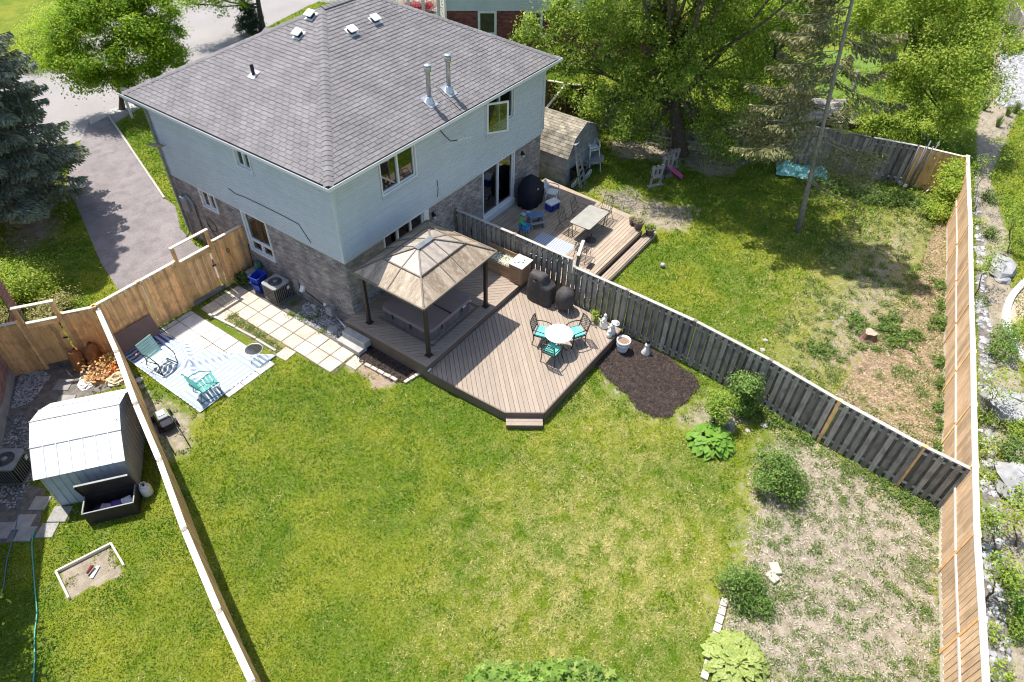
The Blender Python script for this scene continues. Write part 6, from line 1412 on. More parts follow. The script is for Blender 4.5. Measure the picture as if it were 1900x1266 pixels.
b = MB(); b.prism([(6.35, -1.75), (8.0, -1.75), (8.2, -3.15), (8.1, -3.75), (6.5, -3.75)][:0] or [(7.05, -2.25), (8.35, -2.25), (8.35, -3.85), (7.05, -3.85)], .403, .412)
def matmat():
    m, nt, b = newmat('blue_ribbed_mat'); g = nt.nodes.new('ShaderNodeNewGeometry'); sp = nt.nodes.new('ShaderNodeSeparateXYZ'); nt.links.new(g.outputs['Position'], sp.inputs[0])
    f = mth(nt, 'GREATER_THAN', mth(nt, 'FRACT', mth(nt, 'MULTIPLY', sp.outputs[1], 11)), .3); nt.links.new(mixc(nt, f, (.16, .2, .28), (.42, .46, .56)), b.inputs['Base Color']); b.inputs['Roughness'].default_value = .8; return m
tag(b.build('outdoor_mat', matmat()), 'pale blue ribbed mat on the pine deck along the fence', 'mat')
ml = thing('sun_lounger', 'dark cushioned lounger bed standing along the fence on the pine deck', 'lounger', (6.75, -3.35, .4))
b = MB(); b.prism(rrect(.3, .62, .08), .38, .46); b.build('mattress', M['cover'], ml, bevel=.02)
b = MB(); b.smooth = True; pr = rrect(.32, .64, .09); b.tube([(x, y, .37) for x, y in pr]+[(*pr[0], .37)], .016, 6, cap=False); b.build('frame', M['alu'], ml)
for sx in (-1, 1):
    for sy in (-1, 1): b = MB(); b.tube([(sx*.26, sy*.55, .37), (sx*.26, sy*.55, 0)], .014, 6); b.build('leg', M['alu'], ml)
es = thing('swing_seat', 'grey timber framed garden seat with a dark back standing behind the fence step', 'seat', (6.65, -4.85, .4), radians(20))
for s in (-1, 1): board('post', wm(es) @ Vector((s*.42, 0, 0)), wm(es) @ Vector((s*.42, -.1, 1.3)), .07, .07, M['old'], es)
board('top_rail', wm(es) @ Vector((-.5, -.1, 1.33)), wm(es) @ Vector((.5, -.1, 1.33)), .12, .04, M['oldcap'], es)
b = MB(); b.box(-.4, -.1, .75, .4, -.06, 1.25); b.build('back_panel', M['cover'], es)
b = MB(); b.box(-.4, -.05, .42, .4, .4, .46); b.build('seat', M['old'], es)
b = MB(); b.box(-.2, -.1, 0, .2, .1, .03); o = b.build('floor_hatch', M['dark']); o.location = (7.55, -5.0, .402); o.rotation_euler = (0, 0, .1); tag(o, 'dark mat square lying at the deck edge by the fence', 'mat')
# white resin armchair
def resin_chair(name, label, loc, rz, m=None, n=1, group=None):
    m = m or M['whiteplastic']; t = thing(name, label, 'chair', loc, rz, group)
    for s in (-1, 1):
        for sy in (-1, 1): b = MB(); b.smooth = True; b.tube([(s*.27, sy*.25+(-.03 if sy < 0 else .03), 0), (s*.23, sy*.21, .42)], [.02, .028], 6); b.build('leg', m, t)
        b = MB(); b.smooth = True; b.tube([(s*.25, -.24, .42), (s*.28, -.26, .66), (s*.29, .0, .66), (s*.27, .2, .62), (s*.24, .22, .44)], .024, 6); b.build('armrest', m, t)
    b = MB(); b.prism(rrect(.23, .22, .06), .40, .43); b.build('seat', m, t)
    b = MB(); b.smooth = True; b.tube([(-.24, -.23, .44), (-.24, -.33, .72), (-.15, -.38, .86), (0, -.4, .9), (.15, -.38, .86), (.24, -.33, .72), (.24, -.23, .44)], .024, 6); b.build('back_frame', m, t)
    for k in range(5): b = MB(); x = -.14+.07*k; b.tube([(x, -.235, .44), (x, -.385, .86)], .014, 5); b.build('back_slat', m, t)
    return t
resin_chair('resin_chair', 'white plastic armchair between the covered barbecue and the deck edge', (10.62, -1.25, .4), radians(200))
def plantpot(label, loc, r, h, seed, dens=260, col=None):
    t = thing('plant_pot', label, 'plant pot', loc); b = MB(); b.smooth = True; b.lathe([(r*.68, 0), (r*.9, h*.8), (r*1.05, h*.82), (r*1.08, h), (r*.95, h), (r*.9, h*.88), (0, h*.88)], 20); b.build('pot', M['plumpot'], t)
    C = RG.normal(0, 1, (dens, 3))*np.array([r*.42, r*.42, .04])+np.array([0, 0, h+.04]); link('plant', nmesh('plant', leaves(C, np.tile([0, 0, 1.], (dens, 1)), .06), 4, col or M['drygreen']), None, t)['kind'] = 'stuff'; return t
M['plumpot'] = mat('plum_grey_pot', (.17, .13, .15), (.14, .105, .12), rough=.6)
M['drygreen'] = leafmat('dry_pot_leaves', (.25, .27, .08), (.38, .33, .16), trans=.25, nscale=8)
M['potgreen'] = leafmat('pot_green_leaves', (.16, .24, .05), (.30, .34, .08), trans=.3, nscale=8)
plantpot('smallest of three plum coloured plant pots on the deck corner', (11.1, -4.9, .4), .15, .27, 1, 120)
plantpot('largest of three plum coloured plant pots, with dry stalks, on the deck corner', (10.98, -5.25, .4), .22, .36, 2, 240)
plantpot('plum coloured plant pot with green seedlings on the deck step', (11.15, -5.72, .2), .21, .33, 3, 420, M['potgreen'])
lf = thing('grey_door_board', 'pale grey board leaning on the wall under the sliding door', 'board', (6.7, -.2, .4))
b = MB(); b.box(-.3, -.015, 0, .3, .015, .85); o = b.build('panel', M['greyplastic'], lf); o.rotation_euler = (radians(-12), 0, 0)

# ------------------------------------------------------------------ barn shed and what stands against it
YS = -.75; sh = thing('barn_shed', 'small barn shed with weathered clapboard and mossy gambrel shingle roof', 'shed', (12.5, YS, 0))
M['shedclap'] = mat('pale_weathered_clapboard', (.40, .36, .32), (.28, .25, .225), rough=.85, rv=.16, nscale=2.5, dirt=(.13, .11, .10), damt=.55, dscale=3.5)
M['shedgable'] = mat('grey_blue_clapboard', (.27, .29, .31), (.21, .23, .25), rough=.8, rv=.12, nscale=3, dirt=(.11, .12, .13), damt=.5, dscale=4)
M['mossy'] = mat('mossy_shingle', (.36, .32, .25), (.24, .21, .16), rough=.95, rv=.25, nscale=2.5, dirt=(.1, .09, .075), damt=.6, dscale=3, bump=.5)
sx0, sx1, sd = 12.5, 15.2, 3.0; gp_ = [(sx0, 1.5), (sx0+.45, 2.2), ((sx0+sx1)/2, 2.62), (sx1-.45, 2.2), (sx1, 1.5)]
out = [(sx0+.03, 0)]+[(x if 0 < i < 4 else x+(.03 if i == 0 else -.03), z) for i, (x, z) in enumerate(gp_)]+[(sx1-.03, 0)]
b = MB(); n = len(out); b.add([(x, YS+.02, z-.02 if z else 0) for x, z in out]+[(x, YS+sd, z-.02 if z else 0) for x, z in out], [tuple(range(n))[::-1], tuple(range(n, 2*n))]+[(i, n+i, n+(i+1) % n, (i+1) % n) for i in range(n)]); b.build('core', M['roofbase'], sh, world=True)
def xr(z):
    if z < 1.5: return sx0, sx1
    if z < 2.2: k = (z-1.5)/.7*.45; return sx0+k, sx1-k
    k = .45+(z-2.2)/.42*.9; return sx0+k, sx1-k
z = .02
while z < 2.5:
    a0, a1 = xr(z+.08)
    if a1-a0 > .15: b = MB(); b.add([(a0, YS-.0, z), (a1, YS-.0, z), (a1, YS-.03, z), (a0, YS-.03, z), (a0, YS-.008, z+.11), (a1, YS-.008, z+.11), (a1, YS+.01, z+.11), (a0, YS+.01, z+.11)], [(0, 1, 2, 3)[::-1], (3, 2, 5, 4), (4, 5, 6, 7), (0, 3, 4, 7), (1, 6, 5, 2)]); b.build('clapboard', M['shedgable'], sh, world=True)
    z += .105
z = .02
while z < 1.45:
    b = MB(); b.add([(sx0, YS+.0, z), (sx0, YS+sd, z), (sx0-.03, YS+sd, z), (sx0-.03, YS, z), (sx0-.008, YS+sd, z+.11), (sx0-.008, YS, z+.11), (sx0+.01, YS+sd, z+.11), (sx0+.01, YS, z+.11)], [(0, 1, 2, 3), (3, 2, 4, 5), (5, 4, 6, 7), (0, 3, 5, 7), (1, 6, 4, 2)]); b.build('clapboard', M['shedclap'], sh, world=True); z += .105
for (xa, za), (xb, zb), nr in ((gp_[0], gp_[1], 6), (gp_[1], gp_[2], 7), (gp_[4], gp_[3], 6), (gp_[3], gp_[2], 7)):
    A_ = Vector((xa-(.08 if xa < 13 and za < 2 else 0)+(.08 if xa > 15 else 0), 0, za-.08*(za < 2))); B_ = Vector((xb, 0, zb)); d = (B_-A_).normalized(); nn = Vector((-d.z, 0, d.x)) if d.x > 0 else Vector((d.z, 0, -d.x)); Lr = (B_-A_).length; ex = Lr/nr; 
    for k in range(nr):
        for j in range(-1, 12):
            y0 = YS-.08+j*.288+(k % 2)*.14-.1; y1 = min(y0+.28, YS+sd+.1); y0 = max(y0, YS-.1)
            if y1-y0 < .03: continue
            p0 = A_+d*(k*ex)+nn*.02; p1 = A_+d*((k+1)*ex+.02)+nn*.006; b = MB()
            b.add([(p0.x, y0, p0.z), (p0.x, y1, p0.z), (p1.x, y1, p1.z), (p1.x, y0, p1.z)]+[(p0.x-nn.x*.02, y0, p0.z-nn.z*.02), (p0.x-nn.x*.02, y1, p0.z-nn.z*.02), (p1.x, y1, p1.z-.004), (p1.x, y0, p1.z-.004)], [(0, 1, 2, 3) if d.x < 0 else (3, 2, 1, 0), (0, 4, 5, 1), (0, 3, 7, 4), (1, 5, 6, 2)]); b.build('roof_shingle', M['mossy'], sh, world=True)
def stepladder(loc, rz, lean, h, m):
    t = thing('step_ladder', 'tall grey aluminium step ladder leaning folded against the barn shed', 'ladder', loc, rz)
    for s in (-1, 1):
        b = MB(); b.beam((s*.25, 0, 0), (s*.16, lean, h), .03, .07); b.build('rail', m, t); b = MB(); b.beam((s*.24, -.1, 0.0), (s*.14, lean-.05, h-.06), .025, .03); b.build('rear_rail', M['greyplastic'], t)
    for k in range(7):
        f_ = (k+1)/7.6; b = MB(); w = .25-.09*f_; b.cbox((0, lean*f_, h*f_), (2*w, .08, .025)); b.build('step', m, t)
    b = MB(); b.cbox((0, lean, h), (.36, .12, .04)); b.build('top_cap', M['greyplastic'], t)
stepladder((12.95, -1.42, 0), radians(4), .5, 2.0, M['alu'])
def spoked(name, label, c, r, axis, spokes=12, root=None):
    t = thing(name, label, 'wheel', c)
    b = MB(); b.smooth = True; b.tube([(0, r*cos(a), r*sin(a)) for a in np.linspace(0, 2*pi, 33)], .03, 7, cap=False); b.build('tyre', M['blackplastic'], t)
    b = MB(); b.smooth = True; b.tube([(0, r*.85*cos(a), r*.87*sin(a)) for a in np.linspace(0, 2*pi, 33)], .014, 6, cap=False); b.build('rim', M['white'], t)
    b = MB(); b.smooth = True; b.lathe([(.035, -.03), (.035, .03)], 12, M=Matrix.Rotation(pi/2, 4, 'Y')); b.build('hub', M['white'], t)
    for k in range(spokes): a = 2*pi*k/spokes; b = MB(); b.tube([(0, .03*cos(a), .03*sin(a)), (0, r*.86*cos(a), r*.86*sin(a))], .010, 4); b.build('spoke', M['white'], t)
    t.rotation_euler = (0, radians(-14), axis); return t
spoked('cart_wheel', 'white spoked wheel of the garden cart, the one nearest the shed corner', (12.62, -1.2, .32), .31, radians(82))
spoked('cart_wheel', 'white spoked wheel behind the step ladder, the one nearer the round table', (13.62, -1.28, .32), .31, radians(82))
ct = thing('garden_cart', 'dark tipped up garden cart standing between two white spoked wheels', 'cart', (13.1, -1.05, 0))
b = MB(); b.add([(-.3, -.1, .15), (.3, -.1, .15), (.3, .12, .1), (-.3, .12, .1), (-.36, -.22, .75), (.36, -.22, .75), (.36, .22, .8), (-.36, .22, .8)], [(0, 3, 2, 1), (0, 1, 5, 4), (1, 2, 6, 5), (2, 3, 7, 6), (3, 0, 4, 7)]); b.build('tray', M['blackplastic'], ct)
b = MB(); b.smooth = True; b.tube([(-.45, -.1, .27), (.5, -.1, .27)], .016, 6); b.build('axle', M['greyplastic'], ct)
rtb = thing('round_garden_table', 'round grey plastic table carrying two stacked white armchairs', 'table', (*P(1099, 292, .68).xy, 0))
b = MB(); b.smooth = False; b.lathe([(.54, .62), (.56, .64), (.56, .675), (.54, .69), (0, .692)], 32); b.build('tabletop', M['greyplastic'], rtb)
for k in range(4): a = k*pi/2+.3; b = MB(); b.tube([(.4*cos(a), .4*sin(a), .64), (.46*cos(a), .46*sin(a), 0)], .024, 7); b.build('leg', M['whiteplastic'], rtb)
tx, ty = rtb.location.x, rtb.location.y
s1_ = resin_chair('stacked_chair', 'lower of the two white plastic armchairs stacked on the round table', (tx+.02, ty+.05, .695), radians(150))
dup(s1_, (tx+.05, ty+.09, .80), radians(150), 'upper of the two white plastic armchairs stacked on the round table')
# toy castle climbers with pink slide
def castle(label, loc, rz, h, w):
    t = thing('toy_castle', label, 'play castle', loc, rz); m = M['castle']
    b = MB()
    for s in (-1, 1): b.box(s*w-.06 if s > 0 else -w, -.05, 0, w if s > 0 else -w+.06, .05, h*.55)
    b.box(-w, -.05, h*.42, w, .05, h*.58); b.build('arch', m, t)
    b = MB(); b.box(-w, -.05, h*.58, -w*.62, .05, h*.86); b.box(w*.62, -.05, h*.58, w, .05, h*.86); b.box(-w*.15, -.05, h*.58, w*.15, .05, h*.86); b.box(-w, -.05, h*.86, w, .05, h*.93); b.build('window_wall', m, t)
    for x in (-w*.8, 0, w*.8): b = MB(); b.box(x-w*.22, -.055, h*.93, x+w*.22, .055, h*1.04); b.build('merlon', m, t)
    b = MB(); b.box(-w*1.12, -.07, h*.9, w*1.12, .07, h*.94); b.build('cornice', m, t)
    b = MB(); b.box(-w-.12, -.1, 0, w+.12, .1, .05); b.build('foot', m, t); return t
M['castle'] = mat('beige_toy_plastic', (.40, .37, .36), (.33, .31, .30), rough=.55, dirt=(.22, .2, .19), damt=.3, dscale=6)
castle('front beige toy castle wall of the play set with two window slots', (*P(1215, 345, 0).xy, 0), radians(-32), 1.0, .28)
castle('middle beige toy castle wall of the play set behind the front one', (*P(1234, 329, 0).xy, 0), radians(-32), 1.08, .28)
castle('rear beige toy castle wall of the play set nearest the tree trunk', (*P(1246, 312, 0).xy, 0), radians(-32), .95, .25)
sl_ = thing('toy_slide', 'pink toy slide coming down from the play castle on the shaded grass', 'slide', (*P(1266, 334, 0).xy, 0))
dd = P(1243, 310, .6)-P(1272, 336, 0); b = MB(); b.smooth = True
for k in range(9): pass
top = Vector((dd.x, dd.y, .62)); per = Vector((-dd.y, dd.x, 0)).normalized(); vs = []
for i in range(9):
    f_ = i/8; c = top*f_; z = .06+.58*(f_**1.2)+.03*sin(f_*6)
    for (o2, hz) in ((-.17, .09), (-.15, 0), (.15, 0), (.17, .09)): vs.append((c.x+per.x*o2, c.y+per.y*o2, z+hz))
b.add(vs, [(4*i+j, 4*i+j+1, 4*i+5+j, 4*i+4+j) for i in range(8) for j in range(3)]); o = b.build('chute', mat('pink_slide', (.55, .10, .27), (.48, .08, .23), rough=.35), sl_); q = o.modifiers.new('s', 'SOLIDIFY'); q.thickness = .02
for s in (-1, 1): b = MB(); b.beam((top.x+per.x*s*.16, top.y+per.y*s*.16, 0), (top.x+per.x*s*.14, top.y+per.y*s*.14, .62), .05, .05); b.build('leg', mat('navy_plastic', (.03, .05, .2), rough=.5), sl_)
# long extension ladder lying on its edge along the dark fence
la, lb_ = P(1195, 262, .15), P(1375, 290, .15)
el = thing('extension_ladder', 'long pale aluminium extension ladder lying on edge behind the big tree', 'ladder', tuple(la))
for z in (.12, .5): b = MB(); b.beam(Vector((la.x, la.y, z)), Vector((lb_.x, lb_.y, z)), .04, .06); b.build('rail', M['alu'], el, world=True)
for k in range(16): q = la+(lb_-la)*((k+.5)/16); b = MB(); b.tube([(q.x, q.y, .12), (q.x, q.y, .5)], .018, 6); b.build('rung', M['alu'], el, world=True)
# tarpaulin heap, poles, posts
tp = [P(1436, 305, .2), P(1450, 322, .0), P(1535, 337, .0), P(1540, 322, .2), P(1470, 300, .3)]
def tarp():
    a, c = P(1440, 312, .1), P(1536, 328, .1); d = c-a; n = Vector((-d.y, d.x, 0)).normalized()*.62; U, V_ = 40, 14; vs = []; rr = np.random.default_rng(4)
    J = rr.normal(0, 1, (V_+1, U+1))
    for j in range(V_+1):
        for i in range(U+1): u, v = i/U, j/V_*2-1; z = .42*(1-v*v)*(.75+.25*sin(u*9))*min(1, u*8, (1-u)*8)+.035*J[j, i]*(abs(v) < .95); vs.append(tuple(a+d*u+n*v*(1+.1*sin(u*14))+Vector((0, 0, max(.01, z)))))
    b = MB(); b.smooth = False; b.add(vs, [(j*(U+1)+i, j*(U+1)+i+1, (j+1)*(U+1)+i+1, (j+1)*(U+1)+i) for j in range(V_) for i in range(U)]); return tag(b.build('tarpaulin', mat('teal_tarp', (.12, .38, .33), (.30, .55, .50), rough=.4, nscale=3)), 'teal tarpaulin heap lying at the foot of the dark fence', 'tarpaulin')
tarp()
M['polegrey'] = mat('dull_grey_pole', (.22, .23, .25), rough=.5, metal=.3)
for i, (bx_, by_, tx_, ty_, lb) in enumerate(((1672, 352, 1683, 258, 'leftmost'), (1679, 357, 1690, 260, 'second from left'), (1684, 350, 1696, 252, 'middle'), (1690, 352, 1700, 262, 'second from right'), (1697, 346, 1704, 256, 'rightmost'))):
    a = P(bx_, by_, 0); t_ = Vector((a.x+.12, a.y+.10-.05*i, 2.15+.1*(i % 3))); b = MB(); b.smooth = True; b.tube([a, t_], .03, 8); o = b.build('metal_pole', M['polegrey']); tag(o, lb+' of five grey metal poles leaning on the fence corner', 'pole', None)
for i, (x, y) in enumerate(((1667, 345), (1676, 352), (1690, 345))):
    b = MB(); b.smooth = True; b.lathe([(.1, 0), (.12, .22), (.11, .24)], 12); o = b.build('small_bucket', M['concrete']); o.location = P_(x, y); tag(o, ['left', 'middle', 'right'][i]+' grey bucket at the foot of the metal poles', 'bucket')
b = MB(); b.tube([P(1715, 358, .05), P(1752, 333, .5)], .03, 6); tag(b.build('loose_pole', M['newcap']), 'pale wooden pole leaning towards the leafy vine at the fence corner', 'pole')
# tree stump with cut top, mound and ball
st_ = thing('tree_stump', 'sawn tree stump with reddish splintered side in the bare yard', 'stump', (*P(1610, 628, 0).xy, 0))
b = MB(); vs = []; n = 18
for z, k in ((0, 1.5), (.08, 1.15), (.26, .95), (.3, .93)):
    for j in range(n): a = 2*pi*j/n; r = .21*k*(1+.12*sin(3*a)+.08*sin(5*a+1)); vs.append((r*cos(a), r*sin(a), z))
b.add(vs, [(i*n+j, i*n+(j+1) % n, (i+1)*n+(j+1) % n, (i+1)*n+j) for i in range(3) for j in range(n)]); b.build('bark', mat('red_bark', (.24, .14, .10), (.14, .09, .07), rough=.95, nscale=8, bump=.6), st_)
b = MB(); b.add([(v[0], v[1], .302) for v in vs[-n:]], [tuple(range(n))]); b.build('cut_face', mat('cut_wood', (.46, .35, .27), (.34, .25, .19), rough=.9, nscale=8), st_)
def ball(name, label, cat, c, r, m): b = MB(); b.smooth = True; b.lathe([(r*sin(pi*k/12)+.0001, r-r*cos(pi*k/12)) for k in range(13)], 20); o = b.build(name, m); o.location = c; return tag(o, label, cat)
ball('play_ball', 'grey and white ball lying on the lawn below the pine deck', 'ball', P_(1229, 496), .1, mat('ball_two_tone', (.5, .5, .56), (.2, .2, .28), rough=.5, nscale=5))
s2 = thing('tree_stump', 'small grey cut stump beside the round green bush by the mulch bed', 'stump', (*P(1352, 795, 0).xy, 0))
b = MB(); b.smooth = False; b.lathe([(.2, 0), (.15, .1), (.13, .32), (.0, .33)], 12); b.build('trunk', M['palebark'], s2)
for i, (x, y, s) in enumerate(((1437, 1057, .16), (1432, 1073, .15))):
    b = MB(); b.box(-s, -s*.8, 0, s, s*.8, .1); o = b.build('paving_block', M['slab'], None, bevel=.02); o.location = P_(x, y); o.rotation_euler = (0, 0, .7+.5*i); tag(o, ['upper', 'lower'][i]+' of two square pale blocks lying on the bare soil', 'block')
for i, (x, y, s) in enumerate(((1418, 790, .13), (1428, 783, .08), (1387, 800, .09), (1562, 590, .09), (1415, 650, .1), (1420, 632, .09))):
    rockobj('field_stone', ['pale stone', 'smaller pale stone', 'grey stone', 'pale stone', 'white stone', 'small white stone'][i]+[' in the weeds below the weathered fence', ' touching the pale one below the weathered fence', ' beside the cut stump by the mulch bed', ' in the bare patch above the tree stump', ' at the edge of the neighbouring lawn by the fence', ' just above the white one by the fence'][i], (*P(x, y, 0).xy, -.01), s, M['stone'], .6, 20+i)
# boulders and kerb beyond the rear fence
for i, (x, y, s, k) in enumerate(((1853, 500, .62, 1.3), (1858, 520, .3, 1), (1880, 770, .85, 1.35), (1888, 900, .7, 1.3))):
    rockobj('boulder', ['large flat topped grey boulder beyond the rear fence beside the curved kerb', 'dark face boulder tucked under the large one by the kerb', 'long pale boulder at the right edge below the curved kerb', 'pale boulder at the right edge, lowest of the big ones'][i], (*P(x, y, 0).xy, -.05), s, M['boulder'], .75, 40+i, cat='boulder', sx=k)
kc = [(1930, 500), (1885, 540), (1868, 570), (1866, 600), (1880, 640), (1900, 668), (1925, 690)]
kp = [P(x, y, 0) for x, y in kc]; b = MB(); sm = []
for i in range(len(kp)-1):
    p0, p1, p2, p3 = kp[max(i-1, 0)], kp[i], kp[i+1], kp[min(i+2, len(kp)-1)]
    for k in range(6): t = k/6; sm.append(.5*((2*p1)+(p2-p0)*t+(2*p0-5*p1+4*p2-p3)*t*t+(3*p1-p0-3*p2+p3)*t**3))
for i in range(len(sm)-1): b.beam(sm[i]+Vector((0, 0, .06)), sm[i+1]+(sm[i+1]-sm[i])*.1+Vector((0, 0, .06)), .22, .12)
tag(b.build('kerb', M['white']), 'curved white concrete kerb at the right edge', kind='structure')
sheet('gravel_path', [tuple(p.xy) for p in sm]+[tuple(P(2050, 700, 0).xy), tuple(P(2050, 500, 0).xy)], .012, mat('tan_gravel', (.5, .38, .3), (.4, .3, .24), rough=1, nscale=9, fine=.3), 'tan gravel path inside the curved kerb')
# brushwood pile and shed-side timber
br = MB()
for k in range(60):
    c = P(1150+random.uniform(-32, 30), 372+random.uniform(-12, 20), 0); a = random.uniform(0, pi); l = random.uniform(.2, .6); z = random.uniform(.03, .3); br.tube([c+Vector((-l*cos(a), -l*sin(a), z)), c+Vector((0, 0, z+.05)), c+Vector((l*cos(a), l*sin(a), z+random.uniform(-.1, .15)))], [.012, .01, .006], 4)
tag(br.build('brushwood', M['palebark']), 'tangled heap of grey brushwood beside the pine deck', kind='stuff')
b = MB(); b.smooth = True; b.tube([P(1128, 285, .12), P(1160, 292, .08), P(1192, 297, .05)], .025, 6); tag(b.build('fallen_branch', M['palebark']), 'thin grey fallen branch on the shaded grass by the round table', 'branch')
b = MB(); b.smooth = True; b.tube([P(1120, 232, .25), P(1140, 239, .2), P(1156, 246, .1)], .07, 8); tag(b.build('fallen_log', M['palebark']), 'short pale log lying behind the barn shed under the tree', 'log')
# ------------------------------------------------------------------ trees and plants
M['lf_elder'] = leafmat('box_elder_leaves', (.15, .25, .028), (.29, .38, .055), trans=.5, nscale=1.9, c3=(.52, .56, .13))
M['lf_maple'] = leafmat('round_maple_leaves', (.15, .29, .014), (.33, .45, .026), trans=.48, nscale=1.8, c3=(.34, .42, .04))
M['lf_light'] = leafmat('light_green_leaves', (.26, .38, .045), (.46, .54, .09), trans=.5, nscale=1.9, c3=(.45, .48, .12))
M['lf_dark'] = leafmat('dark_green_leaves', (.10, .17, .022), (.17, .25, .035), trans=.3, nscale=.8)
M['lf_bush'] = leafmat('bush_leaves', (.12, .22, .04), (.20, .29, .07), trans=.35, nscale=3)
M['lf_yel'] = leafmat('yellow_green_leaves', (.22, .33, .04), (.30, .38, .06), trans=.4, nscale=3)
M['lf_hosta'] = leafmat('hosta_leaves', (.13, .27, .03), (.19, .33, .045), trans=.3, nscale=3)
M['lf_blue'] = leafmat('blue_spruce_needles', (.16, .20, .14), (.26, .30, .215), trans=.15, nscale=1.2, rough=.7, c3=(.22, .25, .2))
M['lf_brownspruce'] = leafmat('tan_spruce_needles', (.17, .19, .07), (.28, .265, .13), trans=.25, nscale=.9, rough=.7, c3=(.38, .35, .19))
M['lf_weed'] = leafmat('weed_leaves', (.10, .18, .035), (.16, .24, .05), trans=.3, nscale=2, c3=(.24, .30, .08))
M['lf_red'] = leafmat('barberry_leaves', (.33, .05, .07), (.45, .08, .10), trans=.3, nscale=3)
M['lf_cedar'] = leafmat('dark_cedar', (.02, .04, .018), (.035, .06, .025), trans=.1, nscale=3)
def lobes_cloud(lobes, ncl, per, size, spread=.28, shell=(.55, 1.02), asp=.5, droop=.25, flat=.6):
    Cs, Ns = [], []
    tot = sum(l[3]**2 for l in lobes)
    for (x, y, z, r) in lobes:
        k = max(3, int(ncl*r*r/tot)); d = unit(RG.normal(0, 1, (k, 3))); d[:, 2] = np.where(d[:, 2] < -.35, -d[:, 2]*.6, d[:, 2]); d = unit(d)
        c = np.array([x, y, z])+d*(r*RG.uniform(shell[0], shell[1], (k, 1)))*np.array([1, 1, .85]); sp = spread*RG.uniform(.6, 1.5, (k, 1, 1))
        off = RG.normal(0, 1, (k, per, 3))*sp*np.array([1, 1, flat]); off[:, :, 2] -= .35*np.abs(RG.normal(0, 1, (k, per)))*sp[:, :, 0]
        Cs.append((c[:, None]+off).reshape(-1, 3)); Ns.append((d[:, None]*.8+unit(off+1e-6)*.3+np.array([0, 0, .85])).reshape(-1, 3))
    C, N_ = np.concatenate(Cs), np.concatenate(Ns); return leaves(C, N_, size, asp, droop)
def limbs(b, base, top, lobes, r0, taper=.35, n=9, every=1, start=.35):
    base, top = Vector(base), Vector(top); k = 7; pts = [base+(top-base)*(i/k)+Vector((.06*sin(i*2.1)*i/k*2, .06*cos(i*1.7)*i/k*2, 0)) for i in range(k+1)]
    b.smooth = True; b.tube([base-Vector((0, 0, .05)), *pts[1:]], [r0*1.35]+[r0*(1-(1-taper)*i/k) for i in range(1, k+1)], n)
    for j, (x, y, z, r) in enumerate(lobes):
        if j % every: continue
        t = start+(1-start)*((j*.618) % 1); s = base+(top-base)*t; e = Vector((x, y, z)); m_ = (s+e)/2+Vector((0, 0, -.15*(e-s).length*.3)); q = r0*(.42-.2*t)
        b.tube([s, m_, e], [q, q*.6, q*.25], 6)
        for u in range(3): f = e+Vector((RG.normal(0, r*.5), RG.normal(0, r*.5), RG.normal(0, r*.4))); b.tube([m_+(e-m_)*.4, f], [q*.4, q*.12], 5)
def tree(name, label, base, top, lobes, m, ncl, per, size, r0=.2, cat='tree', bark=None, every=1, start=.35, **kw):
    t = thing(name, label, cat, tuple(base)); o = Vector(base)
    b = MB(); limbs(b, (0, 0, 0), Vector(top)-o, [(x-o.x, y-o.y, z-o.z, r) for x, y, z, r in lobes], r0, every=every, start=start); b.build('trunk', bark or M['bark'], t)
    V = lobes_cloud(lobes, ncl, per, size, **kw)-np.array(tuple(o)); link('crown', nmesh('crown', V, 4, m), None, t); return t
def NL(base, *q):
    """lobes: (px, py, push, radius): on the sight line near the trunk's vertical, pushed along the view"""
    out = []
    for px, py, push, r in q:
        p = near(px, py, base); d = Vector(ray(px, py)).normalized(); p = p+d*push; out.append((p.x, p.y, max(p.z, r*.5), r))
    return out
# box elder behind the toy castle
B1 = P(1262, 285)
T1 = NL(B1, (1010, 60, 1.5, 1.2), (1075, 30, 2, 1.5), (1060, 120, 1, 1.1), (1120, 90, 0, 1.5), (1110, 190, -1, 1.15), (1165, 175, -1.8, 1.25), (1160, 30, 1, 1.6), (1195, 85, -1, 1.3), (1285, 75, -1, 1.1), (1210, 150, -2, 1.3), (1300, 40, 1, 1.7), (1290, 130, -1, 1.4), (1180, 235, -2.4, .85), (1345, 90, 1.5, 1.6), (1345, 180, 0, 1.35), (1310, 235, -1.5, .85), (1405, 60, 2.5, 1.6), (1410, 150, 2, 1.3), (1380, 235, .5, 1.0), (1260, -20, 0, 1.8), (1350, -30, 1, 1.7), (1130, -30, 0, 1.7), (1250, 200, 1.5, 1.2))+[(17.5, -5, 9.6, 1.9), (20.5, -5.5, 9.8, 1.9), (18.8, -3.5, 10.6, 1.9), (22.5, -6.5, 9.6, 1.7), (16.2, -3.6, 9.2, 1.6), (21.5, -8.2, 9.4, 1.4), (15, -1.6, 9.6, 1.2), (16.4, -2.6, 9.9, 1.4)]+[(P(px, py).x+.045*zz, P(px, py).y+.432*zz, zz, rr_) for px, py, zz, rr_ in ((1250, 370, 10.5, 1.3), (1180, 330, 10, 1.1), (1330, 400, 11, 1.4), (1400, 380, 10.5, 1.3), (1380, 330, 10, 1.2), (1430, 430, 11, 1.3), (1300, 330, 10.5, 1.2))]+NL(B1, (1150, 240, -2.5, .75), (1200, 250, -2.6, .5), (1325, 268, -2, .7), (1290, 225, -2.2, .6), (1375, 280, -1.5, .65), (1100, 225, -1.5, .7), (1050, 190, -.8, .7), (1020, 130, 0, .8))  # high lobes out of view are added to cast shade on the yard
tree('box_elder', 'broad leafy tree with thick dark trunk behind the toy castle', B1, near(1235, 20, B1), T1, M['lf_elder'], 620, 225, .135, r0=.34, spread=.25, droop=.6, shell=(.7, 1.15), flat=1.0)
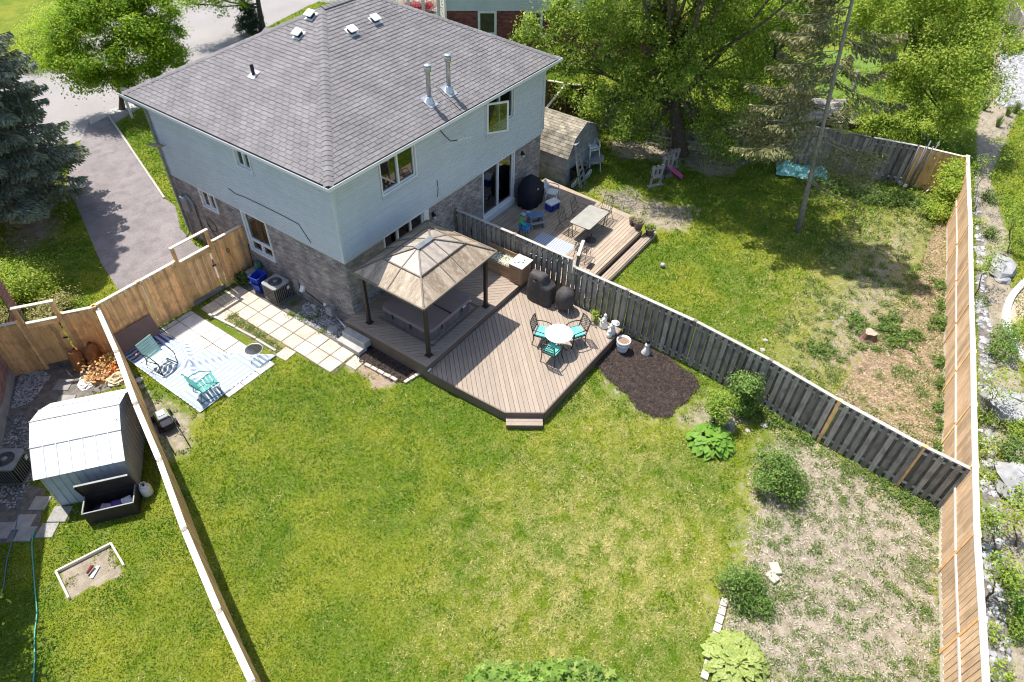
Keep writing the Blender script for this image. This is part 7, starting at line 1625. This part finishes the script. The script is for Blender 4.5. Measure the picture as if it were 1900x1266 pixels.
# deciduous trees filling the far side
B4 = P(1450, 225); tree('far_tree', 'dark leafy tree behind the sparse spruce at the top edge', B4, near(1440, -10, B4), NL(B4, (1400, 0, 1, 1.6), (1450, 60, 1, 1.4), (1470, -10, 1.5, 1.6), (1440, 130, .5, 1.2), (1500, 40, 2, 1.3), (1400, 90, 1, 1.2), (1425, 200, 0, .9)), M['lf_dark'], 150, 170, .14, r0=.18, spread=.26, flat=1.0)
B3 = P(1712, 258); tree('light_green_tree', 'wide yellow green tree overhanging the corner fence panel', B3, near(1690, 40, B3), NL(B3, (1640, 40, 1, 1.6), (1710, 30, 1, 1.8), (1780, 40, 1, 1.6), (1830, 80, 0, 1.3), (1690, 110, 0, 1.6), (1760, 120, -.5, 1.6), (1810, 170, -1, 1.25), (1740, 200, -1, 1.15), (1660, 160, -.5, 1.1), (1770, 235, -1.2, .8), (1600, 60, 1.5, 1.2), (1650, -20, 1, 1.6), (1760, -30, 1, 1.8), (1835, 0, 1, 1.4)), M['lf_light'], 430, 170, .13, r0=.24, spread=.25, flat=.9, shell=(.7, 1.12))
B5 = P(1645, 268); tree('light_green_tree', 'lower yellow green tree leaning over the grey fence, beside the wide one', B5, near(1640, 200, B5), NL(B5, (1625, 225, -.3, .8), (1670, 215, -.3, .9), (1710, 235, -.5, .75), (1650, 250, -.8, .6), (1600, 195, .2, .6), (1690, 262, -.6, .5)), M['lf_light'], 90, 150, .11, r0=.1, spread=.22)
B6 = P(1568, 238); b = MB(); b.smooth = True; b.tube([B6, near(1583, 170, B6), near(1592, 130, B6)], [.13, .1, .07], 8); sn = thing('snag', 'pale bare trunk standing behind the dark fence', 'tree trunk', tuple(B6)); b.build('trunk', M['palebark'], sn, world=True)
# conifers
def spruce(name, label, base, H, R, z0, m, nwh=16, nb=6, dens=1.0, size=.16, lean=(0, 0), bark=None, r0=.17, droop=.28, w=.34, seed=1, az=None):
    rr = np.random.default_rng(seed); t = thing(name, label, 'spruce', tuple(base)); b = MB(); b.smooth = True; Ct, Dt = [], []
    ln = lambda z: np.array([lean[0]*z/H, lean[1]*z/H, z])
    b.tube([tuple(ln(z)) for z in np.linspace(0, H, 9)], [r0*(1.15 if i == 0 else 1-.85*i/8) for i in range(9)], 9)
    for i in range(nwh):
        z = z0+(H-z0)*(i/nwh)**.95; L_ = R*(1-(z-z0)/(H-z0))**.75*rr.uniform(.8, 1.1)+.15; a0 = rr.uniform(0, 6.28)
        for j in range(nb):
            a = a0+2*pi*j/nb+rr.normal(0, .18)
            if az is not None and not az(a, z, rr): continue
            l = L_*rr.uniform(.74, 1.02); d = np.array([cos(a), sin(a), 0]); s = np.array([-sin(a), cos(a), 0]); st = ln(z)
            f = lambda t_: st+d*l*t_+np.array([0, 0, 1])*l*(-droop*1.6*t_+droop*1.1*t_**2+.05*rr.normal()*0)
            b.tube([tuple(f(q)) for q in (0, .35, .7, 1)], [r0*.16, r0*.12, r0*.08, r0*.03], 5)
            n = int(150*l*dens); tt = rr.uniform(.12, 1.03, n)**.75; wd = (w*l*(1.05-tt)+.10)*rr.uniform(-1, 1, n); P0 = np.array([f(q) for q in tt])
            P0 = P0+s*wd[:, None]+np.array([0, 0, -1])*(np.abs(wd)*.35+rr.uniform(0, .16, n))[:, None]; D = unit(d*(.6+rr.normal(0, .3, (n, 1)))+s*np.sign(wd)[:, None]*.8+np.array([0, 0, -.55])+rr.normal(0, .25, (n, 3)))
            Ct.append(P0); Dt.append(D)
    b.build('trunk', bark or M['bark'], t); C, D = np.concatenate(Ct), np.concatenate(Dt); n = len(C); S_ = unit(np.cross(D, rr.normal(0, 1, (n, 3)))); sz = size*rr.uniform(.6, 1.4, (n, 1))
    V = np.stack([C-D*sz*.5, C+S_*sz*.17, C+D*sz*.5, C-S_*sz*.17], 1).reshape(-1, 3); link('crown', nmesh('crown', V, 4, m), None, t); return t
BS = P(33, 405); spruce('blue_spruce', 'dark blue green spruce with thick trunk beside the driveway', BS, 16, 3.75, 1.9, M['lf_blue'], nwh=34, nb=15, dens=1.5, size=.17, r0=.3, seed=3, w=.5)
spruce('blue_spruce', 'second blue green spruce partly outside the upper left corner', Vector((-4.6, 21.5, 0)), 12, 3.1, .8, M['lf_blue'], nwh=24, nb=9, dens=1.2, size=.22, r0=.25, seed=9)
B2 = P(1480, 430); tp2 = near(1545, 0, B2)
spruce('sparse_spruce', 'tall thin spruce with tan drooping boughs and bare lower trunk in the neighbouring yard', B2, 17, 3.0, 4.4, M['lf_brownspruce'], nwh=27, nb=7, dens=1.3, size=.17, lean=((tp2.x-B2.x)*17/8.9*.9, (tp2.y-B2.y)*17/8.9*.6), bark=M['palebark'], r0=.105, droop=.34, seed=5, az=lambda a, z, rr: (-.83*cos(a)-.56*sin(a) < .6) and rr.random() < (.92 if -.56*cos(a)+.83*sin(a) > -.2 else .35))
# a few low living boughs of that spruce hang over the grass: part of its crown
lowb = []
for (px, py, r) in ((1545, 310, .5), (1580, 335, .55), (1530, 355, .35), (1605, 300, .45), (1430, 250, .5), (1410, 290, .4), (1395, 225, .5), (1590, 385, .25)):
    lowb += NL(B2, (px, py, 0, r))
V = lobes_cloud([l for l in lowb], 46, 130, .11, spread=.26, asp=.3, droop=.6)-np.array(tuple(B2))
sp_ = [o for o in bpy.data.objects if o.name.startswith('sparse_spruce')][0]; link('low_boughs', nmesh('low_boughs', V, 4, M['lf_brownspruce']), None, sp_)
b = MB(); b.smooth = True
for l in lowb: zz = l[2]+.5; b.tube([(0+(tp2.x-B2.x)*zz/8.9, (tp2.y-B2.y)*zz/8.9*.8, zz), (l[0]-B2.x, l[1]-B2.y, l[2])], [.03, .012], 5)
b.build('low_branches', M['palebark'], sp_)
# round maple on the front lawn
BM = P(226, 203); tree('round_maple', 'round topped bright green maple beyond the driveway', BM, near(218, 80, BM), NL(BM, (150, 60, 0, 1.05), (215, 40, .3, 1.25), (280, 60, .2, 1.1), (130, 110, -.3, .9), (185, 110, -1.0, 1.1), (250, 100, -1.0, 1.15), (305, 105, -.3, .9), (200, 150, -.8, .8), (265, 145, -.8, .8), (160, 10, .5, 1.0), (240, 0, .6, 1.1), (145, 150, -.3, .55), (230, 165, -.6, .6), (310, 70, .3, .8), (120, 60, .4, .9), (110, 120, 0, .7), (325, 110, -.2, .7), (290, 135, -.6, .7), (170, 150, -.6, .75), (290, 20, .5, .9), (210, -10, .8, 1.0), (250, 60, -1, .9)), M['lf_maple'], 420, 170, .13, r0=.13, spread=.23, droop=.35, shell=(.75, 1.1))
B8 = Vector((16.9, 25.4, 0)); tree('street_maple', 'street tree with dark trunk and leaves reaching in at the top edge', B8, near(468, -70, B8), NL(B8, (360, -20, -1, 1.1), (420, -25, -1, 1.2), (470, -60, 0, 1.5), (540, -80, 0, 1.6), (390, -70, 0, 1.3), (350, 5, -1.2, .5), (400, 10, -1.2, .6), (440, 5, -1, .5)), M['lf_maple'], 120, 120, .14, r0=.2, spread=.3)
BC = P(468, 66); tree('dark_cedar', 'dark conical cedar beside the street tree trunk', BC, BC+Vector((0, 0, 1.6)), [(BC.x, BC.y, .5, .75), (BC.x, BC.y, 1.1, .6), (BC.x, BC.y, 1.7, .42), (BC.x, BC.y, 2.1, .25)], M['lf_cedar'], 70, 110, .11, r0=.06, spread=.15, cat='cedar')
def bush(name, label, base, lobes, m, ncl, per, size, cat='bush', **kw):
    base = Vector(base); return tree(name, label, base, base+Vector((0, 0, max(l[2] for l in lobes)*.6)), [(base.x+l[0], base.y+l[1], l[2], l[3]) for l in lobes], m, ncl, per, size, r0=kw.pop('r0', .03), cat=cat, start=.1, **kw)
bush('topiary_bush', 'round yellow green bush on a short stem beside the cut stump', P(1322, 785), [(0, 0, .95, .34), (.2, .15, .8, .28), (-.22, -.1, .75, .27), (.05, -.2, 1.15, .2)], M['lf_yel'], 46, 85, .07, spread=.1, r0=.05)
bush('fence_shrub', 'dark leafy shrub against the weathered fence behind the round bush', P(1372, 762), [(0, 0, .5, .34), (.1, .1, .95, .36), (-.05, .05, 1.3, .28), (.05, .1, .2, .25)], M['lf_bush'], 50, 90, .09, spread=.12)
def hosta(name, label, base, R, m, n, size, seed):
    rr = np.random.default_rng(seed); k = n; t_ = rr.uniform(0, 1, k)**.6; a = rr.uniform(0, 2*pi, k); rad = R*t_; C = np.stack([rad*np.cos(a), rad*np.sin(a), .55*R*(1-t_**2)+.1+rr.uniform(-.03, .05, k)], -1)
    d = np.stack([np.cos(a), np.sin(a), .5-1.1*t_], -1); d = unit(d+rr.normal(0, .18, (k, 3))); s = unit(np.cross(d, [0, 0, 1.])); u = np.cross(s, d); sz = size*rr.uniform(.7, 1.2, (k, 1))
    t = thing(name, label, 'plant', tuple(base)); me1 = []
    V = np.stack([C-d*sz*.5, C-d*sz*.1+s*sz*.36-u*sz*.06, C+d*sz*.25+s*sz*.28-u*sz*.1, C+d*sz*.6-u*sz*.16, C+d*sz*.25-s*sz*.28-u*sz*.1, C-d*sz*.1-s*sz*.36-u*sz*.06], 1)
    for i in range(min(k, 200)):
        me = bpy.data.meshes.new('leaf'); me.from_pydata([tuple(v) for v in V[i]], [], [(0, 1, 2, 3), (0, 3, 4, 5)]); me.materials.append(m); link('leaf', me, None, t)
    b = MB(); b.lathe([(R*.5, 0), (R*.25, .12), (.02, .3*R)], 10); b.build('stem_clump', M['lf_dark'], t); return t
hosta('hosta', 'large leaved green hosta clump at the lawn edge below the round bush', P(1318, 822), .68, M['lf_hosta'], 150, .26, 4)
M['lf_varieg'] = leafmat('variegated_hosta_leaves', (.20, .29, .04), (.42, .45, .17), trans=.3, nscale=22)
hosta('hosta', 'cream edged variegated hosta at the lower picture edge', P(1362, 1232), .72, M['lf_varieg'], 190, .25, 7)
bush('lilac_bush', 'feathery blue green bush standing alone on the bare soil edge', P(1441, 908), [(0, 0, .45, .34), (.2, .35, .85, .27), (-.2, 0, .8, .25), (0, .15, 1.2, .22), (.4, -.25, .45, .2), (-.35, .35, .5, .24), (-.1, -.3, .35, .24), (.3, .65, .5, .2)], M['lf_bush'], 80, 70, .075, spread=.16, shell=(.5, 1.25))
bush('lilac_bush', 'small dense green bush above the row of pale kerb blocks', P(1378, 1105), [(0, 0, .35, .26), (-.1, .3, .7, .22), (.3, -.15, .5, .2), (-.3, -.1, .3, .18), (.1, .35, .3, .2)], M['lf_bush'], 48, 60, .07, spread=.14, shell=(.5, 1.25))
bush('lilac_bush', 'low green sprout in the shadow side of the dense bush', P(1410, 1128), [(0, 0, .2, .22), (.1, .1, .3, .15)], M['lf_bush'], 18, 80, .06, spread=.1)
bush('viburnum', 'bright green rounded bush by the pink brick house corner', P(48, 562), [(0, 0, .7, .8), (.6, .5, .6, .6), (-.5, .3, .7, .65), (.2, .8, .9, .55), (.5, -.3, .5, .5)], M['lf_light'], 120, 110, .09, spread=.2)
bush('garden_hedge', 'light yellow green shrubs between the spruce and the front lawn', P(100, 110), [(0, 0, .6, .8), (.9, .7, .7, .9), (1.6, 2.0, .9, 1.0), (-.8, .2, .6, .8), (2.3, 3.3, 1.0, 1.0), (.3, 1.8, .8, .9), (-1.4, -.6, .5, .6)], M['lf_light'], 150, 120, .12, spread=.3, cat='shrubs')
chips('straw', 'pale straw litter between the timber edging and the walkway', [(-2.6, 1.2), (-2.12, 1.2), (-2.12, 4.6), (-2.6, 4.6)], 1500, .015, M['strawb'], .03, .006)
bush('low_shrub', 'low dull green shrub between the bright bush and the left gate', P(100, 590), [(0, 0, .3, .4), (.4, .2, .25, .35), (-.4, -.1, .3, .35)], M['drygreen'], 40, 90, .08, spread=.18)
bush('fence_vine', 'leafy vine climbing the louvred fence at the far corner', P(1748, 402), [(0, .2, .5, .45), (.5, .1, .9, .5), (1.0, .3, 1.4, .5), (.3, .1, 1.3, .4), (1.5, .3, 1.6, .4), (-.5, .2, .4, .35)], M['lf_light'], 110, 100, .1, spread=.2, cat='vine')
bush('climbing_sprig', 'small bright leafy sprig growing up the weathered fence above the statues', P(1097, 603, .4), [(.2, 0, .75, .13), (.2, -.05, .55, .12), (.2, .05, .3, .08)], M['lf_yel'], 12, 22, .09, spread=.06, cat='sprig', r0=.01)
# spreading plants in the corner pot and the near bin
bush('pot_plant', 'leafy green plant growing in the dark pot by the gate fence', Vector((-.62, 5.12, .3)), [(0, 0, .15, .22), (.1, -.05, .3, .16), (-.1, .05, .25, .16)], M['lf_dark'], 22, 60, .09, spread=.09, r0=.01, cat='plant')
# weeds: patches nobody could count
def weeds(label, pts, n, m, size=.09, zs=.12, name='weeds'):
    Cs = []
    for (x, y, r, h) in pts:
        c = P(x, y, 0); k = int(n*r*r/sum(q[2]**2 for q in pts)); nc = max(2, k//22); cc = RG.normal(0, 1, (nc, 2))*r*.5
        q = cc[RG.integers(0, nc, k)]+RG.normal(0, .07, (k, 2)); Cs.append(np.stack([c.x+q[:, 0], c.y+q[:, 1], RG.uniform(.02, 1, k)*h], -1))
    C = np.concatenate(Cs); return tag(link(name, nmesh(name, leaves(C, np.tile([0, 0, 1.], (len(C), 1)), size, .45, .1), 4, m), None), label, kind='stuff')
weeds('green weeds along the foot of the grey fence and the louvred fence corner', [(1520, 345, .8, .3), (1560, 352, .9, .35), (1610, 365, 1, .35), (1650, 372, .9, .35), (1700, 378, 1, .3), (1730, 395, .7, .4), (1500, 340, .6, .25)], 7000, M['lf_weed'], .11)
weeds('weed clumps round the sawn stump and the bare mound', [(1592, 600, .5, .25), (1650, 600, .45, .28), (1665, 632, .6, .22), (1690, 625, .4, .2), (1742, 605, .5, .35), (1520, 645, .5, .15), (1620, 650, .3, .12), (1638, 612, .35, .2)], 4200, M['lf_weed'], .10)
weeds('weeds growing along the foot of the louvred fence', [(1748, 680, .4, .25), (1750, 720, .45, .28), (1752, 760, .4, .22), (1753, 800, .35, .2), (1748, 570, .4, .2), (1745, 535, .35, .25), (1745, 840, .3, .15)], 3600, M['lf_weed'], .09)
weeds('weeds in the shade strip below the weathered fence', [(1400, 760, .4, .2), (1430, 775, .5, .18), (1470, 800, .5, .15), (1500, 815, .4, .15), (1690, 930, .5, .15), (1720, 950, .5, .15), (1380, 770, .3, .3), (1640, 900, .5, .12), (1590, 870, .5, .12)], 5200, M['lf_weed'], .07)
rnd_pts = []
for _ in range(760):
    x, y = random.uniform(1340, 1755), random.uniform(820, 1275)
    if sdist(np.array([P(x, y).x]), np.array([P(x, y).y]), Z['soil'])[0] > .1: rnd_pts.append((x, y, random.uniform(.05, .2), random.uniform(.05, .12)))
weeds('scattered green weed tufts on the bare soil', rnd_pts, 19000, M['lf_weed'], .05)
rnd_pts = []
for _ in range(200):
    x, y = random.uniform(1400, 1755), random.uniform(400, 850)
    if sdist(np.array([P(x, y).x]), np.array([P(x, y).y]), Z['soil2'])[0] > .1: rnd_pts.append((x, y, random.uniform(.12, .35), random.uniform(.05, .12)))
weeds('scattered weed tufts over the dry neighbouring yard', rnd_pts, 15000, M['lf_weed'], .06)
weeds('grass and weeds between the timber edging and the walkway slabs', [(430, 590, .12, .06), (445, 600, .15, .07), (462, 612, .15, .07), (480, 625, .16, .07), (500, 640, .16, .07), (515, 650, .12, .07), (440, 585, .1, .06)], 2600, M['lf_weed'], .045)
weeds('dull weeds in the shaded gravel at the foot of the side wall', [(545, 565, .2, .1), (560, 590, .25, .08), (590, 590, .2, .08), (540, 585, .2, .08), (600, 615, .2, .08)], 1200, M['lf_dark'], .05)
weeds('sparse weeds round the edge of the river rock strip', [(1815, 420, .4, .4), (1812, 500, .4, .4), (1818, 560, .3, .3), (1826, 780, .5, .4), (1828, 840, .6, .45), (1830, 890, .5, .3), (1828, 960, .3, .3), (1838, 1180, .4, .4), (1842, 1240, .4, .4)], 2600, M['lf_light'], .08)
# young trees and shrubs of the planted strip beyond the rear fence
for i, (x, y, tx_, ty_, lob, lb) in enumerate((
    (1800, 400, 1862, 250, ((1830, 300, .35), (1855, 265, .4), (1840, 330, .35), (1875, 235, .35), (1815, 310, .3), (1870, 290, .3)), 'slanting young tree nearest the far fence corner'),
    (1870, 470, 1893, 390, ((1880, 400, .3), (1892, 375, .28), (1885, 430, .28), (1870, 445, .25)), 'thin young tree on the lawn above the flat boulder'),
    (1806, 555, 1845, 470, ((1838, 480, .28), (1848, 462, .25), (1830, 500, .2)), 'thin slanting sapling beside the large flat topped boulder'),
    (1826, 775, 1862, 700, ((1850, 720, .35), (1862, 700, .3), (1838, 700, .28), (1870, 725, .25)), 'yellow green young tree left of the long boulder'),
    (1846, 1035, 1846, 960, ((1845, 960, .22), (1840, 975, .15)), 'single stem sapling in the river rocks, the left one of two'),
    (1886, 1015, 1884, 940, ((1882, 945, .35), (1892, 965, .28), (1885, 975, .25)), 'twin crowned sapling at the right edge beside the single stem one'),
    (1828, 1115, 1880, 1060, ((1872, 1050, .35), (1860, 1070, .28), (1890, 1060, .3), (1885, 1080, .25)), 'slanting sapling over the river rocks near the lower right corner'))):
    bs = P(x, y, 0); L_ = []
    for (a, c, r) in lob:
        q = near(a, c, bs); q.z = max(q.z, .4); L_.append((*P(a, c, min(1.6, max(.5, q.z))), r))
    tree('young_tree', lb, bs, Vector(L_[0][:3]), L_, M['lf_light'] if i % 2 else M['lf_yel'], 12+len(L_)*2, 26, .09, r0=.028, spread=.15, bark=M['bark'], start=.6)
for i, (x, y, r, m_, lb) in enumerate(((1862, 640, .5, 'lf_bush', 'dark leafy shrub in the shade just inside the curved kerb'), (1858, 670, .5, 'lf_bush', 'dark leafy shrub below the one by the curved kerb'), (1895, 620, .35, 'lf_light', 'small bright shrub against the curved kerb'), (1892, 815, .4, 'lf_yel', 'upright bright shrub below the long pale boulder'), (1872, 855, .45, 'lf_weed', 'twiggy green shrub above the lowest boulder'), (1890, 1010, .0, 'lf_yel', ''), (1885, 925, .35, 'lf_yel', 'yellow shrub touching the lowest boulder'), (1897, 1140, .3, 'lf_hosta', 'bright round shrub cut by the right edge near the bottom'), (1868, 1085, .25, 'lf_dark', 'dark spiky plant among the river rocks'), (1888, 1175, .25, 'lf_dark', 'dark spiky plant lowest at the right edge'), (1833, 375, .3, 'lf_weed', 'small green tuft shrub above the thin sapling'), (1835, 440, .25, 'lf_weed', 'tiny shrub between the two thin saplings'))):
    if r: bush('planted_shrub', lb, P(x, y), [(0, 0, r*.7, r), (r*.4, .1, r*1.1, r*.6)], M[m_], int(30*r)+8, 50, .08, spread=.12)
for i, (x, y) in enumerate(((1800, 215), (1825, 205), (1868, 215), (1882, 210), (1850, 235), (1872, 62), (1886, 80), (1893, 95), (1873, 82))):
    c = P(x, y, 0); n = 130; a = RG.uniform(0, 2*pi, n); r = RG.uniform(.05, .32, n); h = RG.uniform(.35, .75, n); B_ = np.stack([r*.3*np.cos(a), r*.3*np.sin(a), np.zeros(n)], -1); tpv = np.stack([r*np.cos(a), r*np.sin(a), h], -1); s = np.stack([-np.sin(a), np.cos(a), np.zeros(n)], -1)*.012
    o = link('ornamental_grass', nmesh('ornamental_grass', np.stack([B_-s, B_+s, tpv+s*.2, tpv-s*.2], 1).reshape(-1, 3), 4, M['lf_weed']), None); o.location = c
    tag(o, ['upright grass clump nearest the dark tree foot', 'second upright grass clump right of the dark tree foot', 'upright grass clump left of the pair at the right edge', 'upright grass clump right of the pair at the right edge', 'grass clump in front of the row by the lawn corner', 'grass tuft on the mulch slope, left and highest', 'grass tuft on the mulch slope, middle one', 'grass tuft on the mulch slope at the picture edge', 'lowest grass tuft on the mulch slope'][i], 'ornamental grass')
# maple crown rising into the lower edge
BT = Vector((-6.6, -14.6, 0)); LB = [(*P(x, y, z), r) for x, y, z, r in ((910, 1290, 2.6, .55), (960, 1295, 2.9, .6), (1010, 1290, 3.1, .6), (1060, 1285, 3.2, .6), (1085, 1262, 3.3, .32), (1120, 1300, 2.9, .5), (1000, 1340, 3.3, .8), (1170, 1300, 2.6, .3), (1060, 1350, 3.2, .8), (920, 1340, 2.8, .7))]
M['lf_corner'] = leafmat('corner_maple_leaves', (.13, .25, .035), (.22, .33, .06), trans=.35, nscale=4, c3=(.32, .38, .10))
def stars(C, Nn, size):
    """five pointed maple leaves"""
    n = len(C); Nn = unit(Nn+RG.normal(0, .45, (n, 3))); t = unit(np.cross(Nn, RG.normal(0, 1, (n, 3)))); b = np.cross(Nn, t); s = size*RG.uniform(.7, 1.25, (n, 1)); V = []
    for k in range(10): a = 2*pi*k/10; r = (.55 if k % 2 == 0 else .27)*(1.0 if k != 5 else .1); V.append(C+(t*cos(a)+b*sin(a))*s*r)
    return np.stack(V, 1).reshape(-1, 3)
mt_ = thing('corner_maple', 'top of a bright green maple rising into the lower edge of the picture', 'tree', tuple(BT))
Cc, Nc = [], []
for (x, y, z, r) in LB:
    k = int(520*r); d = unit(RG.normal(0, 1, (k, 3))); d[:, 2] = np.abs(d[:, 2])*.9+.05; d = unit(d); Cc.append(np.array([x, y, z])+d*r*RG.uniform(.6, 1.02, (k, 1))); Nc.append(d*.6+np.array([0, 0, .7]))
link('crown', nmesh('crown', stars(np.concatenate(Cc), np.concatenate(Nc), .17)-np.array(tuple(BT)), 10, M['lf_corner']), None, mt_)
b = MB(); limbs(b, (0, 0, 0), (0, .6, 2.2), [(x-BT.x, y-BT.y, z-BT.z, r) for x, y, z, r in LB], .08); b.build('trunk', M['bark'], mt_)
# neighbouring trees whose shade falls across the lower left corner
BX = Vector((-13.4, .6, 0)); tree('garden_tree', 'leafy tree outside the left edge whose shade lies on the left lawn', BX, BX+Vector((0, 0, 2.6)), [(-12.5, 1.3, 3.0, .8), (-12.5, .2, 2.9, .75), (-13.0, -.8, 3.2, .9), (-12.3, 2.2, 3.2, .8), (-13.4, .6, 3.6, 1.2), (-13.3, -1.9, 2.8, .9)], M['lf_dark'], 150, 120, .13, r0=.12, spread=.26)

# ------------------------------------------------------------------ beyond: house across, street side
M['dullglass'] = mat('dark_window', (.03, .03, .035), (.06, .055, .05), rough=.12, spec=.4)
hb = thing('red_brick_house', 'dark red brick house with pale blue siding behind the main roof ridge', 'house', (22, 12, 0))
a = P(828, 20, 2.85); c = P(1008, 20, 2.85); dh = (c-a); dh.z = 0; dh.normalize(); nh = Vector((dh.y, -dh.x, 0)); nh = nh if nh.dot(Vector((-1, -1, 0))) > 0 else -nh
# local frame: x along wall, y into the house
Mh = Matrix(((dh.x, -nh.x, 0, a.x), (dh.y, -nh.y, 0, a.y), (0, 0, 1, 0), (0, 0, 0, 1))); Lh = 13.0
b = MB(); b.box(0, .03, 0, Lh, 8.5, 5.4, Mh); b.build('wall', mat('dark_mortar', (.16, .12, .11), rough=.95), hb, world=True)
def bricklay(root, Mx, L, z0, z1, ops, m, proud=.012, far=True):
    b = MB(); r_ = 0; z = z0
    while z < z1-.07:
        u = (r_ % 2)*.11
        while u < L-.2:
            if not any(o[0]-.2 < u < o[1] and o[2]-.07 < z < o[3] for o in ops): b.box(u, -proud, z, u+.208, .03, z+.066, Mx)
            u += .219
        z += .077; r_ += 1
    return tag(b.build('brickwork', m, root, world=True), kind='stuff')
wl, wr = (P(887, 22, 2.8)-a).dot(dh), (P(921, 22, 2.8)-a).dot(dh)
wl2, wr2 = (P(977, 22, 2.8)-a).dot(dh), (P(1007, 22, 2.8)-a).dot(dh)
bricklay(hb, Mh, Lh, .05, 2.84, [(wl, wr, 1.5, 2.8), (wl2, wr2, 1.5, 2.8)], M['redbrick'])
for k in range(24): b = MB(); z = 2.85+k*.105; b.add([Mh @ Vector(v) for v in ((0, 0, z), (Lh, 0, z), (Lh, -.03, z), (0, -.03, z), (0, -.006, z+.11), (Lh, -.006, z+.11))], [(0, 3, 2, 1), (3, 5, 4)[:0] or (3, 4, 5, 2)]); b.build('siding_board', M['siding'], hb, world=True)
for (u0, u1) in ((wl, wr), (wl2, wr2)):
    b = MB()
    for s in ((u0-.02, u1+.02, 2.72, 2.84), (u0-.02, u1+.02, 1.5, 1.62), (u0-.02, u0+.12, 1.62, 2.72), (u1-.12, u1+.02, 1.62, 2.72)): b.box(s[0], -.05, s[2], s[1], .02, s[3], Mh)
    w = b.build('window', M['white'], hb, world=True); b = MB(); b.box(u0+.12, -.01, 1.62, u1-.12, .0, 2.72, Mh); b.build('pane', M['dullglass'], w, world=True); b = MB(); b.box(u0-.1, -.09, 1.38, u1+.1, -.0, 1.5, Mh); b.build('sill', M['concrete'], w, world=True)
    b = MB(); b.box(u0+.12, .001, 1.62, u1-.12, .028, 2.72, Mh); b.build('dark_interior', M['room'], w, world=True)
b = MB(); b.box(-.1, -.12, .0, -.02, -.02, 5.3, Mh); b.build('downspout', M['white'], hb, world=True)
b = MB(); b.add([Mh @ Vector(v) for v in ((-.4, -.4, 5.4), (Lh+.4, -.4, 5.4), (Lh+.4, 8.9, 5.4), (-.4, 8.9, 5.4), (4, 4.2, 7.6), (Lh-4, 4.2, 7.6))], [(0, 1, 5, 4), (2, 3, 4, 5), (3, 0, 4), (1, 2, 5), (3, 2, 1, 0)]); b.build('roof', M['shingle'], hb, world=True)
pc = thing('porch', 'white railed porch with tall posts at the corner of the red brick house', 'porch', tuple(Mh @ Vector((-1.2, .6, 0))))
for x in (-.45, -1.35, -2.2):
    b = MB(); b.box(x-.09, .5, 0, x+.09, .68, 5.2, Mh); b.build('post', M['white'], pc, world=True)
b = MB(); b.box(-2.3, .4, 0, -.02, 3, .5, Mh); b.build('floor', M['concrete'], pc, world=True)
b = MB(); b.box(-2.3, .55, 1.35, -.05, .62, 1.43, Mh); b.build('rail', M['white'], pc, world=True)
for k in range(12): b = MB(); x = -2.2+k*.18; b.box(x, .57, .55, x+.04, .61, 1.35, Mh); b.build('baluster', M['white'], pc, world=True)
b = MB(); b.box(-2.5, .2, 5.2, .0, 3.2, 5.35, Mh); b.build('porch_roof', M['white'], pc, world=True)
bush('barberry_hedge', 'clipped crimson barberry hedge in front of the white porch', P(770, 24), [(0, 0, .35, .4), (.4, -.45, .35, .4), (-.4, .45, .35, .4), (.75, -.8, .35, .38), (-.75, .8, .3, .35)], M['lf_red'], 70, 90, .09, spread=.14, cat='hedge')
# garden parasols seen through the far tree
def parasol(label, px, py, z, r, m):
    c = P(px, py, z); t = thing('parasol', label, 'parasol', (c.x, c.y, 0)); b = MB()
    vs = [(0, 0, z+.35)]+[(r*cos(2*pi*k/8), r*sin(2*pi*k/8), z-.1) for k in range(8)]; b.add(vs, [(0, 1+k, 1+(k+1) % 8) for k in range(8)]); b.build('canopy', m, t)
    b = MB(); b.smooth = True; b.tube([(0, 0, 0), (0, 0, z+.4)], .025, 7); b.build('pole', M['alu'], t)
parasol('faded red parasol seen through the leaves of the broad tree', 1240, 30, 2.3, 1.5, mat('red_canopy', (.62, .12, .10), (.5, .08, .07), rough=.7))
parasol('peach coloured parasol seen through the leaves beside the red one', 1300, 60, 2.1, 1.2, mat('peach_canopy', (.72, .42, .32), (.62, .34, .25), rough=.7))
# deck of the yard beyond
sheet('far_lawn', poly((1500, 90), (1640, 100), (1640, 200), (1500, 200)), .01, mat('lush_grass', (.10, .17, .02), (.13, .20, .025), rough=.9, nscale=3, fine=.3, bump=.6), 'lush lawn patch beyond the dark fence')
fd = thing('far_deck', 'grey board deck beyond the dark fence under the trees', 'deck', tuple(P(1520, 220, 0)))
deckboards(fd, poly((1440, 190), (1605, 195), (1590, 240), (1450, 232)), tuple((P(1600, 205)-P(1450, 200)).xy), .155, .145, .3, M['old'])
b = MB(); b.prism(poly((1442, 191), (1603, 196), (1588, 239), (1452, 231)), 0, .26); b.build('frame', M['compdark'], fd, world=True)
# street sign post by the driveway
sp = P(246, 220, 0); sg = thing('sign_post', 'white post with hanging pale sign by the driveway mouth', 'sign post', tuple(sp))
b = MB(); b.box(-.05, -.05, 0, .05, .05, 1.75); b.build('post', M['white'], sg)
b = MB(); b.box(-.05, -.75, 1.62, .05, .05, 1.72); b.build('arm', M['white'], sg)
b = MB(); b.box(-.015, -.68, .95, .015, -.12, 1.55); b.build('sign_board', M['newcap'], sg)
board('edging_timber', P(200, 212, .04), P(305, 368, .04), .09, .09, M['oldcap'], None)
tag([o for o in bpy.data.objects if o.name.startswith('edging_timber')][-1], 'long pale edging between the driveway and the side lawn', 'edging')
# fence at the far right corner
vfence('far_fence', 'dark slatted fence at the upper right corner', [(*P(1878, -10, 1.8).xy, 1.8), (*P(1905, 40, 1.8).xy, 1.8)], M['old'], M['old'], style='shadow')
